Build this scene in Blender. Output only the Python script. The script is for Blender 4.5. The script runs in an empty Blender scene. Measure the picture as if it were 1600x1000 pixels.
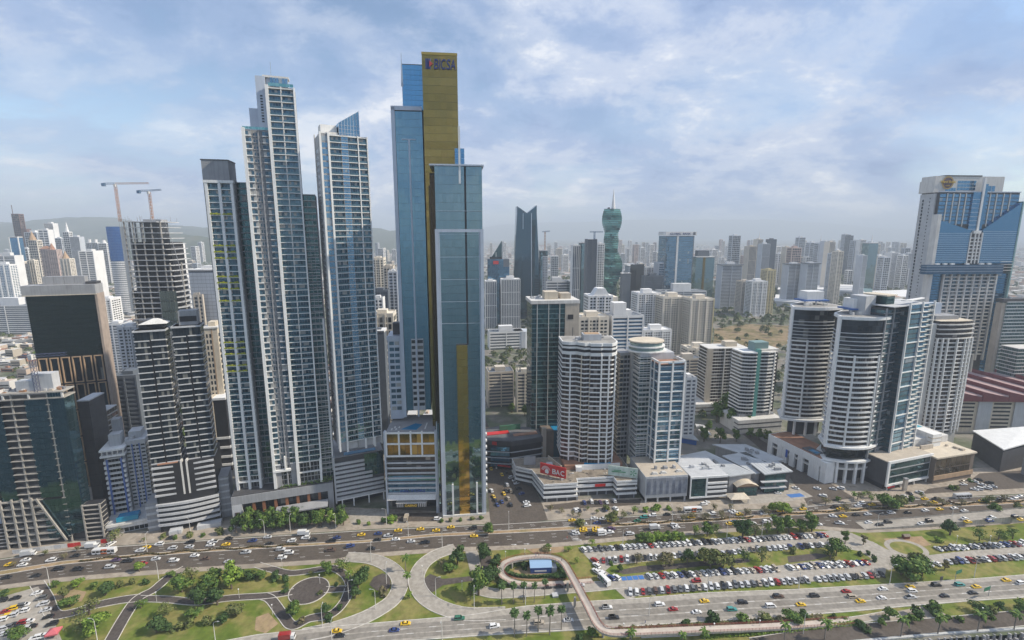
import bpy, math, random
from math import radians, sin, cos, tan, pi, atan2, sqrt, hypot
from mathutils import Vector
random.seed(7)
S = bpy.context.scene
COL = S.collection

# ------------------------------------------------------------------ camera
CAM_H, FPX, PITCH = 167.0, 760.0, radians(10.07)     # height over the bay, focal length in 1600-px units, downward pitch
cam_data = bpy.data.cameras.new('camera')
cam_data.sensor_width = 36.0
cam_data.lens = 36.0 * FPX / 1600.0
cam_data.clip_start, cam_data.clip_end = 1.0, 60000.0
cam = bpy.data.objects.new('camera', cam_data)
cam.location = (0, 0, CAM_H)
cam.rotation_euler = (pi / 2 - PITCH, 0, 0)
COL.objects.link(cam)
S.camera = cam

OFF = (5.5, 9.9, 0)
# ------------------------------------------------------------------ world: sky with broken cloud
SUN_EL, SUN_AZ = radians(40), radians(-2.0)           # azimuth from +X towards +Y (the sun stands to the right)
world = bpy.data.worlds.new('World'); S.world = world
world.use_nodes = True
nt = world.node_tree; nt.nodes.clear()
N = lambda t, **k: (lambda n: ([setattr(n, a, b) for a, b in k.items()], n)[1])(nt.nodes.new(t))
L = nt.links.new
out = N('ShaderNodeOutputWorld'); bg = N('ShaderNodeBackground')
sky = N('ShaderNodeTexSky', sky_type='NISHITA', sun_disc=False)
sky.sun_elevation = SUN_EL; sky.sun_rotation = pi / 2 - SUN_AZ
sky.altitude = 100; sky.air_density = 1.0; sky.dust_density = 0.4; sky.ozone_density = 1.5
tc = N('ShaderNodeTexCoord'); sep = N('ShaderNodeSeparateXYZ')
L(tc.outputs['Generated'], sep.inputs[0])
def math_n(op, a, b=None, c=None, clamp=False):
    n = N('ShaderNodeMath', operation=op); n.use_clamp = clamp
    for i, v in enumerate((a, b, c)):
        if v is None: continue
        if isinstance(v, (int, float)): n.inputs[i].default_value = v
        else: L(v, n.inputs[i])
    return n.outputs[0]
zz = math_n('MAXIMUM', sep.outputs[2], 0.0)
den = math_n('ADD', zz, 0.34)
cx = math_n('DIVIDE', sep.outputs[0], den); cy = math_n('DIVIDE', sep.outputs[1], den)
comb = N('ShaderNodeCombineXYZ'); L(cx, comb.inputs[0]); L(cy, comb.inputs[1])
def cloud_noise(scale, detail, rough, off):
    mp = N('ShaderNodeMapping'); mp.inputs['Location'].default_value = off; mp.inputs['Scale'].default_value = (scale, scale * 1.15, scale)
    L(comb.outputs[0], mp.inputs[0])
    n = N('ShaderNodeTexNoise'); n.inputs['Scale'].default_value = 1.0
    n.inputs['Detail'].default_value = detail; n.inputs['Roughness'].default_value = rough; n.inputs['Distortion'].default_value = 0.15
    L(mp.outputs[0], n.inputs['Vector']); return n.outputs['Fac']
def ramp(fac, pts):
    r = N('ShaderNodeValToRGB'); r.color_ramp.interpolation = 'EASE'
    while len(r.color_ramp.elements) < len(pts): r.color_ramp.elements.new(0.5)
    for e, (p, c) in zip(r.color_ramp.elements, pts): e.position = p; e.color = (*c, 1) if len(c) == 3 else c
    L(fac, r.inputs[0]); return r.outputs[0]
big = cloud_noise(1.0, 8, 0.52, OFF); det = cloud_noise(2.6, 12, 0.66, (OFF[0] + 4.1, OFF[1] + 3.4, 2))
mixn = math_n('ADD', math_n('MULTIPLY', big, 0.7), math_n('MULTIPLY', det, 0.3))
cover = ramp(mixn, [(0.37, (0, 0, 0)), (0.43, (0.55, 0.55, 0.55)), (0.53, (1, 1, 1))])
shade = ramp(math_n('ADD', math_n('MULTIPLY', det, 0.68), math_n('MULTIPLY', cloud_noise(1.3, 6, 0.5, (OFF[0] + 1.7, OFF[1] + 9.2, 5)), 0.32)),
             [(0.38, (0.25, 0.36, 0.61)), (0.46, (0.37, 0.485, 0.725)), (0.54, (0.57, 0.65, 0.82)), (0.62, (0.84, 0.87, 0.94))])
skys = N('ShaderNodeVectorMath', operation='SCALE'); L(sky.outputs[0], skys.inputs[0]); skys.inputs[3].default_value = 0.15
mx = N('ShaderNodeMix', data_type='RGBA'); L(cover, mx.inputs[0]); L(skys.outputs[0], mx.inputs[6]); L(shade, mx.inputs[7])
L(mx.outputs[2], bg.inputs[0]); bg.inputs[1].default_value = 1.0
L(bg.outputs[0], out.inputs[0])

# ------------------------------------------------------------------ sun and exposure
sd = bpy.data.lights.new('sun', 'SUN'); sd.energy = 5.0; sd.angle = radians(0.8); sd.color = (1.0, 0.91, 0.77)
sun = bpy.data.objects.new('sun', sd); COL.objects.link(sun)
sdir = Vector((cos(SUN_EL) * cos(SUN_AZ), cos(SUN_EL) * sin(SUN_AZ), sin(SUN_EL)))
sun.rotation_euler = sdir.to_track_quat('Z', 'Y').to_euler(); sun.location = (0, 0, 900)
S.view_settings.view_transform = 'Standard'; S.view_settings.look = 'None'
S.view_settings.exposure = 0.15; S.view_settings.gamma = 1.0
cy_ = S.cycles
cy_.use_denoising = True
cy_.max_bounces = 5; cy_.diffuse_bounces = 2; cy_.glossy_bounces = 3; cy_.transmission_bounces = 2
cy_.volume_bounces = 0; cy_.transparent_max_bounces = 8
cy_.sample_clamp_indirect = 6.0; cy_.caustics_reflective = False; cy_.caustics_refractive = False
cy_.use_adaptive_sampling = True; cy_.adaptive_threshold = 0.02

# ------------------------------------------------------------------ plan helpers (surveyed from the photograph onto the ground)
def ray(u, v):
    a, b = (u - 800.0) / FPX, (v - 500.0) / FPX
    return a, cos(PITCH) - b * sin(PITCH), -sin(PITCH) - b * cos(PITCH)
def gp(u, v, z=0.0):
    x, y, w = ray(u, v); t = (z - CAM_H) / w
    return Vector((x * t, y * t, z))
def at(u, v, Y):
    x, y, w = ray(u, v); t = Y / y
    return Vector((x * t, Y, CAM_H + w * t))
ROAD_ANG = radians(5.7)
def face(u1, v1, Y1, u2, ang=ROAD_ANG):
    """top-left corner seen at (u1,v1) standing at distance Y1, facade running at ang to the column u2 -> x, y, width, height"""
    p = at(u1, v1, Y1); z = p.z
    # point q = p + s*(cos,sin): column u2 at height z
    # u = 800+F*x/depth ; depth = y*cosP + (H-z)*sinP
    k = (u2 - 800.0) / FPX
    c, s = cos(ang), sin(ang)
    # p.x + s_*c = k*((p.y + s_*s)*cosP + (H-z)*sinP)
    w = (k * (p.y * cos(PITCH) + (CAM_H - z) * sin(PITCH)) - p.x) / (c - k * s * cos(PITCH))
    return p.x, p.y, w, z

# ------------------------------------------------------------------ materials
MATS = {}
def _nm(name):
    m = bpy.data.materials.new(name); m.use_nodes = True
    t = m.node_tree; b = t.nodes['Principled BSDF']; return m, t, b
def wall(name, col, rough=0.8, var=0.16, scale=0.25, streak=0.25, metal=0.0, spec=0.3):
    if name in MATS: return MATS[name]
    m, t, b = _nm(name); n = t.nodes; l = t.links.new
    tcn = n.new('ShaderNodeTexCoord')
    mp = n.new('ShaderNodeMapping'); mp.inputs['Scale'].default_value = (scale, scale, scale); l(tcn.outputs['Object'], mp.inputs[0])
    a = n.new('ShaderNodeTexNoise'); a.inputs['Scale'].default_value = 1.0; a.inputs['Detail'].default_value = 5; l(mp.outputs[0], a.inputs['Vector'])
    mp2 = n.new('ShaderNodeMapping'); mp2.inputs['Scale'].default_value = (1.3, 1.3, 0.07); l(tcn.outputs['Object'], mp2.inputs[0])
    s = n.new('ShaderNodeTexNoise'); s.inputs['Scale'].default_value = 1.0; s.inputs['Detail'].default_value = 3; l(mp2.outputs[0], s.inputs['Vector'])
    r1 = n.new('ShaderNodeMapRange'); r1.inputs[1].default_value = 0.3; r1.inputs[2].default_value = 0.7; r1.inputs[3].default_value = 1 - var; r1.inputs[4].default_value = 1 + var * 0.6
    l(a.outputs['Fac'], r1.inputs[0])
    r2 = n.new('ShaderNodeMapRange'); r2.inputs[1].default_value = 0.45; r2.inputs[2].default_value = 0.75; r2.inputs[3].default_value = 1.0; r2.inputs[4].default_value = 1 - streak
    l(s.outputs['Fac'], r2.inputs[0])
    mu = n.new('ShaderNodeMath'); mu.operation = 'MULTIPLY'; l(r1.outputs[0], mu.inputs[0]); l(r2.outputs[0], mu.inputs[1])
    v = n.new('ShaderNodeVectorMath'); v.operation = 'SCALE'; v.inputs[0].default_value = col[:3]; l(mu.outputs[0], v.inputs[3])
    l(v.outputs[0], b.inputs['Base Color'])
    b.inputs['Roughness'].default_value = rough; b.inputs['Metallic'].default_value = metal; b.inputs['Specular IOR Level'].default_value = spec
    MATS[name] = m; return m
def glass(name, a, bcol, metal=0.75, rough=0.06, light=0.0, lightcol=(0.5, 0.52, 0.5), wav=0.0):
    """coated facade glass: every pane takes its own tint from the face attribute rnd; a share of panes has blinds drawn"""
    if name in MATS: return MATS[name]
    m, t, b = _nm(name); n = t.nodes; l = t.links.new
    at_ = n.new('ShaderNodeAttribute'); at_.attribute_name = 'rnd'
    mixc = n.new('ShaderNodeMix'); mixc.data_type = 'RGBA'; mixc.inputs[6].default_value = (*a, 1); mixc.inputs[7].default_value = (*bcol, 1)
    l(at_.outputs['Fac'], mixc.inputs[0]); colout = mixc.outputs[2]
    if light > 0:
        g = n.new('ShaderNodeMath'); g.operation = 'GREATER_THAN'; g.inputs[1].default_value = 1 - light; l(at_.outputs['Fac'], g.inputs[0])
        m2 = n.new('ShaderNodeMix'); m2.data_type = 'RGBA'; l(g.outputs[0], m2.inputs[0]); l(colout, m2.inputs[6]); m2.inputs[7].default_value = (*lightcol, 1)
        colout = m2.outputs[2]
        sb = n.new('ShaderNodeMath'); sb.operation = 'MULTIPLY'; sb.inputs[1].default_value = -metal * 0.8; l(g.outputs[0], sb.inputs[0])
        ad = n.new('ShaderNodeMath'); ad.operation = 'ADD'; ad.inputs[1].default_value = metal; l(sb.outputs[0], ad.inputs[0]); l(ad.outputs[0], b.inputs['Metallic'])
    else: b.inputs['Metallic'].default_value = metal
    l(colout, b.inputs['Base Color']); b.inputs['Roughness'].default_value = rough
    b.inputs['Specular IOR Level'].default_value = 0.6
    if wav > 0:
        tcn = n.new('ShaderNodeTexCoord'); no = n.new('ShaderNodeTexNoise'); no.inputs['Scale'].default_value = 0.22; no.inputs['Detail'].default_value = 2
        l(tcn.outputs['Object'], no.inputs['Vector']); bu = n.new('ShaderNodeBump'); bu.inputs['Strength'].default_value = wav; bu.inputs['Distance'].default_value = 0.3
        l(no.outputs['Fac'], bu.inputs['Height']); l(bu.outputs[0], b.inputs['Normal'])
    MATS[name] = m; return m
def plain(name, col, rough=0.6, metal=0.0, emit=0.0):
    if name in MATS: return MATS[name]
    m, t, b = _nm(name)
    b.inputs['Base Color'].default_value = (*col, 1); b.inputs['Roughness'].default_value = rough; b.inputs['Metallic'].default_value = metal
    MATS[name] = m; return m
def blotch(name, cols, scale=0.05, rough=0.95, detail=6, fine=0.6, bump=0.0):
    """ground cover: several colours over two scales of noise, in world metres"""
    if name in MATS: return MATS[name]
    m, t, b = _nm(name); n = t.nodes; l = t.links.new
    g = n.new('ShaderNodeNewGeometry')
    a = n.new('ShaderNodeTexNoise'); a.inputs['Scale'].default_value = scale; a.inputs['Detail'].default_value = detail; a.inputs['Roughness'].default_value = 0.6; l(g.outputs['Position'], a.inputs['Vector'])
    r = n.new('ShaderNodeValToRGB'); e = r.color_ramp.elements
    while len(e) < len(cols): e.new(0.5)
    for i, c in enumerate(cols):
        e[i].position = 0.3 + 0.4 * i / max(1, len(cols) - 1); e[i].color = (*c, 1)
    l(a.outputs['Fac'], r.inputs[0])
    f = n.new('ShaderNodeTexNoise'); f.inputs['Scale'].default_value = fine; f.inputs['Detail'].default_value = 4; l(g.outputs['Position'], f.inputs['Vector'])
    mr = n.new('ShaderNodeMapRange'); mr.inputs[1].default_value = 0.3; mr.inputs[2].default_value = 0.7; mr.inputs[3].default_value = 0.8; mr.inputs[4].default_value = 1.15; l(f.outputs['Fac'], mr.inputs[0])
    v = n.new('ShaderNodeVectorMath'); v.operation = 'SCALE'; l(r.outputs[0], v.inputs[0]); l(mr.outputs[0], v.inputs[3]); l(v.outputs[0], b.inputs['Base Color'])
    b.inputs['Roughness'].default_value = rough; b.inputs['Specular IOR Level'].default_value = 0.15
    MATS[name] = m; return m
def by_rnd(name, cols, rough=0.8, metal=0.0):
    """flat colours picked per face by the attribute rnd (roofs, leaves)"""
    if name in MATS: return MATS[name]
    m, t, b = _nm(name); n = t.nodes; l = t.links.new
    at_ = n.new('ShaderNodeAttribute'); at_.attribute_name = 'rnd'
    r = n.new('ShaderNodeValToRGB'); r.color_ramp.interpolation = 'CONSTANT'; e = r.color_ramp.elements
    while len(e) < len(cols): e.new(0.5)
    for i, c in enumerate(cols): e[i].position = i / len(cols); e[i].color = (*c, 1)
    l(at_.outputs['Fac'], r.inputs[0]); l(r.outputs[0], b.inputs['Base Color'])
    b.inputs['Roughness'].default_value = rough; b.inputs['Metallic'].default_value = metal; b.inputs['Specular IOR Level'].default_value = 0.2
    MATS[name] = m; return m

# ------------------------------------------------------------------ mesh builder
class MB:
    def __init__(s): s.v = []; s.f = []; s.m = []; s.r = []; s.mi = 0; s.hasr = False
    def face(s, pts, r=0.0):
        i = len(s.v); s.v += [tuple(p) for p in pts]; s.f.append(tuple(range(i, i + len(pts)))); s.m.append(s.mi); s.r.append(r); return s
    def box(s, x0, x1, y0, y1, z0, z1, r=0.0, bottom=True):
        i = len(s.v); s.v += [(x0, y0, z0), (x1, y0, z0), (x1, y1, z0), (x0, y1, z0), (x0, y0, z1), (x1, y0, z1), (x1, y1, z1), (x0, y1, z1)]
        fs = [(0, 1, 5, 4), (1, 2, 6, 5), (2, 3, 7, 6), (3, 0, 4, 7), (4, 5, 6, 7)] + ([(3, 2, 1, 0)] if bottom else [])
        for f in fs: s.f.append(tuple(i + k for k in f)); s.m.append(s.mi); s.r.append(r)
        return s
    def obox(s, c, ax, hx, hy, z0, z1, r=0.0):
        ca, sa = cos(ax), sin(ax)
        s.prism([(c[0] + ca * a - sa * b, c[1] + sa * a + ca * b) for a, b in ((-hx, -hy), (hx, -hy), (hx, hy), (-hx, hy))], z0, z1, r=r); return s
    def prism(s, poly, z0, z1, top=None, r=0.0, caps=True, rt=None):
        n = len(poly); i = len(s.v); top = top or poly
        s.v += [(p[0], p[1], z0) for p in poly] + [(p[0], p[1], z1) for p in top]
        for k in range(n):
            j = (k + 1) % n; s.f.append((i + k, i + j, i + n + j, i + n + k)); s.m.append(s.mi); s.r.append(r)
        if caps:
            s.f.append(tuple(i + n + k for k in range(n))); s.m.append(s.mi); s.r.append(r if rt is None else rt)
            s.f.append(tuple(i + k for k in reversed(range(n)))); s.m.append(s.mi); s.r.append(r)
        return s
    def bar(s, a, b, w, h=None, n=4):
        """straight bar between two points"""
        a, b = Vector(a), Vector(b); d = (b - a)
        if d.length < 1e-6: return s
        d.normalize(); up = Vector((0, 0, 1)) if abs(d.z) < 0.95 else Vector((0, 1, 0))
        x = d.cross(up).normalized(); y = x.cross(d).normalized(); h = h or w
        i = len(s.v)
        ring = [(cos(2 * pi * (k + .5) / n), sin(2 * pi * (k + .5) / n)) for k in range(n)]
        q = 0.7071 if n == 4 else 0.5
        for p in (a, b):
            for c, sn in ring: s.v.append(tuple(p + x * (c * w * q) + y * (sn * h * q)))
        for k in range(n):
            j = (k + 1) % n; s.f.append((i + k, i + j, i + n + j, i + n + k)); s.m.append(s.mi); s.r.append(0)
        s.f.append(tuple(i + k for k in reversed(range(n)))); s.f.append(tuple(i + n + k for k in range(n))); s.m += [s.mi] * 2; s.r += [0] * 2
        return s
    def cone(s, base, r0, r1, z0, z1, n=8):
        s.prism([(base[0] + r0 * cos(2 * pi * k / n), base[1] + r0 * sin(2 * pi * k / n)) for k in range(n)], z0, z1,
                top=[(base[0] + r1 * cos(2 * pi * k / n), base[1] + r1 * sin(2 * pi * k / n)) for k in range(n)]); return s
    def mesh(s, name, mats, smooth=False):
        me = bpy.data.meshes.new(name); me.from_pydata(s.v, [], s.f)
        for m in (mats if isinstance(mats, (list, tuple)) else [mats]): me.materials.append(m)
        if any(s.m): me.polygons.foreach_set('material_index', s.m)
        if any(s.r):
            a = me.attributes.new('rnd', 'FLOAT', 'FACE'); a.data.foreach_set('value', s.r)
        if smooth: me.polygons.foreach_set('use_smooth', [True] * len(s.f))
        me.update(); return me
def obj(name, data, parent=None, loc=None, rz=0.0, kind=None, label=None, cat=None, group=None):
    o = bpy.data.objects.new(name, data); COL.objects.link(o)
    if parent: o.parent = parent
    if loc is not None: o.location = loc
    if rz: o.rotation_euler = (0, 0, rz)
    if kind: o['kind'] = kind
    if label: o['label'] = label
    if cat: o['category'] = cat
    if group: o['group'] = group
    return o
def thing(name, label, cat, loc, rz=0.0, group=None): return obj(name, None, None, loc, rz, None, label, cat, group)
def solo(name, mb, mats, label=None, cat=None, group=None, kind=None, smooth=False, loc=None, rz=0.0, parent=None):
    return obj(name, mb.mesh(name, mats, smooth), parent, loc, rz, kind, label, cat, group)
ORD = ['first', 'second', 'third', 'fourth', 'fifth', 'sixth', 'seventh', 'eighth', 'ninth', 'tenth', 'eleventh', 'twelfth', 'thirteenth', 'fourteenth',
       'fifteenth', 'sixteenth', 'seventeenth', 'eighteenth', 'nineteenth', 'twentieth']
def ordn(i):
    if i < 20: return ORD[i]
    k = i + 1; return '%d%s' % (k, 'th' if 10 <= k % 100 <= 20 else {1: 'st', 2: 'nd', 3: 'rd'}.get(k % 10, 'th'))
OCC = []     # occupied ground: (x, y, radius)

class Bld:
    """a building: Empty at its front left ground corner, local x along the front, local y inland"""
    def __init__(s, name, label, x, y, ang=ROAD_ANG, cat='building', group=None, z=0.0, w=0, d=0):
        s.root = thing(name, label, cat, (x, y, z), ang, group)
        if w:
            c, sn = cos(ang), sin(ang); n = max(1, int(round(max(w, d) / max(6, min(w, d)))))
            for k in range(n):
                t = (k + .5) / n; a, b_ = (w * t, d / 2) if w > d else (w / 2, d * t)
                OCC.append((x + c * a - sn * b_, y + sn * a + c * b_, 0.62 * min(w, d) + 5))
    def add(s, name, mb, mats, parent=None, kind=None, label=None, smooth=False, loc=None, rz=0.0):
        return obj(name, mb.mesh(name, mats, smooth), parent or s.root, loc, rz, kind, label)
    def box(s, name, mat, x0, x1, y0, y1, z0, z1, parent=None, **k): return s.add(name, MB().box(x0, x1, y0, y1, z0, z1), mat, parent, **k)
    def copies(s, name, mb, mat, locs, parent=None, smooth=False):
        me = mb.mesh(name, mat, smooth); return [obj(name, me, parent or s.root, l_) for l_ in locs]
    def slabs(s, name, mat, poly, zs, th, parent=None): return s.copies(name, MB().prism(poly, 0, th), mat, [(0, 0, z) for z in zs], parent)
    def fins(s, name, mat, spots, w, d, z0, z1, parent=None):   # spots: (x, y) of front-left corner
        return s.copies(name, MB().box(0, w, 0, d, 0, z1 - z0), mat, [(x, y, z0) for x, y in spots], parent)
def panes_into(mb, p0, p1, z0, z1, nx, nz, gx=0.12, gz=0.25, outw=0.05, tilt=0.004, skip=None, rf=None):
    """window panes on the vertical plane p0->p1 (outside on the right-hand side of that direction)"""
    dx, dy = p1[0] - p0[0], p1[1] - p0[1]; ln = hypot(dx, dy); ux, uy = dx / ln, dy / ln; nx_, ny_ = uy, -ux
    bw, bh = ln / nx, (z1 - z0) / nz
    for j in range(nz):
        for i in range(nx):
            if skip and skip(i, j): continue
            a, b = i * bw + gx / 2, (i + 1) * bw - gx / 2; c, d = z0 + j * bh + gz / 2, z0 + (j + 1) * bh - gz / 2
            r = rf(i, j) if rf else random.random()
            t1, t2 = random.uniform(-tilt, tilt) * bw, random.uniform(-tilt, tilt) * bh
            P = []
            for (q, z, o) in ((a, c, -t1 - t2), (b, c, t1 - t2), (b, d, t1 + t2), (a, d, -t1 + t2)):
                P.append((p0[0] + ux * q + nx_ * (outw + o), p0[1] + uy * q + ny_ * (outw + o), z))
            mb.face(P, max(0.001, r))
    return mb
def rect(x0, x1, y0, y1): return [(x0, y0), (x1, y0), (x1, y1), (x0, y1)]
# ------------------------------------------------------------------ ground, sea
M_city = blotch('city_ground', [(0.16, 0.15, 0.13), (0.10, 0.12, 0.07), (0.24, 0.22, 0.19), (0.18, 0.17, 0.16)], 0.02, fine=0.15)
M_asphalt = blotch('asphalt', [(0.082, 0.068, 0.056), (0.116, 0.098, 0.082), (0.096, 0.081, 0.068)], 0.08, 0.9, fine=0.9)
M_concrete_road = blotch('concrete_road', [(0.30, 0.275, 0.235), (0.38, 0.35, 0.305), (0.335, 0.305, 0.265)], 0.09, 0.9, fine=0.5)
M_grass = blotch('lawn', [(0.075, 0.125, 0.018), (0.13, 0.17, 0.03), (0.24, 0.215, 0.075), (0.14, 0.165, 0.036)], 0.07, fine=0.35)
M_dirt = blotch('bare_soil', [(0.30, 0.20, 0.12), (0.36, 0.26, 0.16), (0.24, 0.20, 0.09)], 0.08, fine=0.5)
M_path = blotch('dark_path', [(0.085, 0.072, 0.066), (0.11, 0.095, 0.085)], 0.2, fine=0.8)
M_paving = blotch('pale_paving', [(0.29, 0.245, 0.195), (0.38, 0.33, 0.27), (0.22, 0.195, 0.165)], 0.1, fine=0.4)
# ------------------------------------------------------------------ building kit
W_WHITE = wall('white_paint', (0.78, 0.78, 0.76), 0.6, 0.07, 0.2, 0.12)
W_OFF = wall('off_white_paint', (0.66, 0.645, 0.61), 0.7, 0.1, 0.2, 0.18)
W_CREAM = wall('cream_render', (0.62, 0.545, 0.43), 0.8, 0.12, 0.2, 0.18)
W_BEIGE = wall('beige_render', (0.50, 0.44, 0.36), 0.8, 0.12, 0.2, 0.2)
W_TAN = wall('tan_stone', (0.43, 0.30, 0.19), 0.8, 0.12, 0.3, 0.15)
W_GREY = wall('grey_render', (0.33, 0.335, 0.345), 0.8, 0.12, 0.2, 0.18)
W_LGREY = wall('light_grey_render', (0.50, 0.51, 0.52), 0.75, 0.1, 0.2, 0.15)
W_DARK = wall('charcoal_cladding', (0.075, 0.075, 0.08), 0.6, 0.15, 0.2, 0.15)
W_BLACK = wall('black_cladding', (0.03, 0.03, 0.034), 0.5, 0.15, 0.2, 0.1)
W_CONC = wall('bare_concrete', (0.40, 0.375, 0.335), 0.9, 0.2, 0.35, 0.3)
W_BROWN = wall('brown_cladding', (0.19, 0.155, 0.125), 0.7, 0.12, 0.2, 0.15)
W_ROOF = wall('roof_screed', (0.32, 0.31, 0.29), 0.95, 0.35, 0.12, 0.0)
W_ROOFD = wall('dark_roofing', (0.13, 0.13, 0.135), 0.95, 0.35, 0.12, 0.0)
W_TERRA = wall('terracotta_paving', (0.36, 0.19, 0.12), 0.9, 0.25, 0.2, 0.0)
W_METAL = wall('grey_sheet_roof', (0.47, 0.49, 0.50), 0.5, 0.12, 0.15, 0.0)
W_RED = wall('red_paint', (0.55, 0.03, 0.03), 0.5, 0.08, 0.3, 0.05)
W_STEEL = wall('pale_blue_grey_panel', (0.52, 0.57, 0.64), 0.4, 0.06, 0.2, 0.08, metal=0.2)
M_POOL = plain('pool_water', (0.02, 0.22, 0.42), 0.05)
G_TEAL = glass('teal_glass', (0.20, 0.31, 0.335), (0.225, 0.335, 0.36), 0.9, 0.03)
G_BLUE = glass('blue_glass', (0.09, 0.25, 0.42), (0.13, 0.32, 0.50), 0.8, 0.05)
G_SKY = glass('sky_blue_glass', (0.12, 0.26, 0.38), (0.20, 0.36, 0.48), 0.75, 0.06, 0.06, (0.3, 0.36, 0.4))
G_GOLD = glass('gold_glass', (0.235, 0.165, 0.045), (0.37, 0.26, 0.075), 0.94, 0.045)
G_DARK = glass('dark_glass', (0.018, 0.026, 0.034), (0.045, 0.058, 0.072), 0.5, 0.06, 0.09, (0.17, 0.17, 0.155))
G_DGREEN = glass('dark_green_glass', (0.03, 0.085, 0.095), (0.065, 0.15, 0.16), 0.7, 0.05, 0.05, (0.15, 0.17, 0.16))
G_APT = glass('apartment_glass', (0.03, 0.07, 0.10), (0.12, 0.23, 0.30), 0.55, 0.06, 0.17, (0.38, 0.38, 0.36))
G_BROWN = glass('bronze_glass', (0.03, 0.024, 0.024), (0.085, 0.065, 0.06), 0.4, 0.08, 0.08, (0.25, 0.22, 0.2))
G_RAIL = glass('balcony_rail_glass', (0.06, 0.13, 0.16), (0.10, 0.19, 0.23), 0.5, 0.08)
G_RAILT = glass('teal_balcony_rail', (0.10, 0.30, 0.34), (0.20, 0.42, 0.45), 0.35, 0.1)
M_FAR = {}
def base2(uL, vL, uR, vR, z=0.0):
    a, b = gp(uL, vL, z), gp(uR, vR, z); d = b - a
    return a.x, a.y, hypot(d.x, d.y), atan2(d.y, d.x)
def ztop(u, v, Y): return at(u, v, Y).z
def frange(a, b, st):
    n = max(1, int(round((b - a) / st))); return [a + (b - a) * k / n for k in range(n)]
def glaze(b, mat, segs, parent=None, name='window_pane'):
    """segs: (p0, p1, z0, z1, nx, nz[, gx, gz]) -> one joined part of many small panes"""
    mb = MB()
    for s in segs: panes_into(mb, *s)
    return b.add(name, mb, mat, parent, kind='stuff')
def rails(b, mat, segs, zs, h=1.0, name='balcony_railing'):
    mb = MB()
    for i, (p0, p1) in enumerate(segs):
        n = max(1, int(hypot(p1[0] - p0[0], p1[1] - p0[1]) / 2.4))
        panes_into(mb, p0, p1, 0.0, h, n, 1, 0.0, 0.0, 0.0, 0.0)
        if i == len(segs) - 1 or hypot(segs[i + 1][0][0] - p1[0], segs[i + 1][0][1] - p1[1]) > .01:
            b.copies(name, mb, mat, [(0, 0, z) for z in zs]); mb = MB()
def roof_kit(b, x0, x1, y0, y1, z, n=5, mat=None, seed=1):
    """plant on a roof: condensers, ducts, tanks"""
    r = random.Random(seed)
    for k in range(n):
        w, d, h = r.uniform(1.2, 3.2), r.uniform(1.2, 2.6), r.uniform(0.8, 2.0); x, y = r.uniform(x0, max(x0 + .1, x1 - w)), r.uniform(y0, max(y0 + .1, y1 - d))
        mb = MB().box(x, x + w, y, y + d, z, z + h); mb.box(x + .2, x + w - .2, y + .2, y + d - .2, z + h, z + h + .2)
        b.add('roof_plant', mb, mat or (W_LGREY if r.random() < .6 else W_GREY))
def parapet(b, mat, poly, z, h=1.1, t=0.35):
    mb = MB(); n = len(poly)
    cx_, cy_2 = sum(p[0] for p in poly) / n, sum(p[1] for p in poly) / n
    for k in range(n):
        p, q = Vector(poly[k]), Vector(poly[(k + 1) % n]); d = (q - p); L_ = d.length
        if L_ < .05: continue
        a = atan2(d.y, d.x); nrm = Vector((-sin(a), cos(a)))
        c = (p + q) / 2 + nrm * t / 2; mb.obox(c, a, L_ / 2 - 0.002 * k, t / 2, z, z + h)
    return b.add('parapet', mb, mat)
def inset(poly, d):
    """offset of a convex-ish counter-clockwise polygon inwards by d (negative: outwards)"""
    n = len(poly); o = []
    for k in range(n):
        p0, p1, p2 = Vector(poly[k - 1]), Vector(poly[k]), Vector(poly[(k + 1) % n])
        e1, e2 = (p1 - p0).normalized(), (p2 - p1).normalized()
        n1, n2 = Vector((-e1.y, e1.x)), Vector((-e2.y, e2.x)); bis = n1 + n2
        if bis.length < 1e-4: bis = n1
        bis.normalize(); k_ = d / max(0.35, bis.dot(n1)); o.append(tuple(p1 + bis * k_))
    return o
def poly_tower(b, poly, z0, z1, fh, wallm, glassm, slabm, slab_out=0.6, slab_th=0.45, bay=3.2, rail=None, gz=0.9, name_slab='floor_slab', slab_each=True, skip_edges=()):
    """tower on any plan: core, panes on every side, one slab edge per floor"""
    b.add('wall', MB().prism(poly, z0, z1), wallm)
    nz = max(1, int(round((z1 - z0) / fh))); f = (z1 - z0) / nz; segs = []
    for k in range(len(poly)):
        if k in skip_edges: continue
        p, q = poly[k], poly[(k + 1) % len(poly)]; l_ = hypot(q[0] - p[0], q[1] - p[1])
        if l_ < 1.0: continue
        segs.append((p, q, z0, z1, max(1, int(round(l_ / bay))), nz, 0.22, gz, 0.06))
    glaze(b, glassm, segs)
    zs = [z0 + f * k for k in range(1, nz + 1)]
    big = inset(poly, -slab_out)
    if slab_each: b.slabs(name_slab, slabm, big, [z - slab_th / 2 for z in zs], slab_th)
    else:
        mb = MB()
        for z in zs: mb.prism(big, z - slab_th / 2, z + slab_th / 2)
        b.add(name_slab, mb, slabm, kind='stuff')
    if rail:
        ib = inset(poly, -slab_out + 0.08)
        rails(b, rail, [(ib[k], ib[(k + 1) % len(ib)]) for k in range(len(ib)) if k not in skip_edges], [z + slab_th / 2 for z in zs[:-1]])
    return zs
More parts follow.
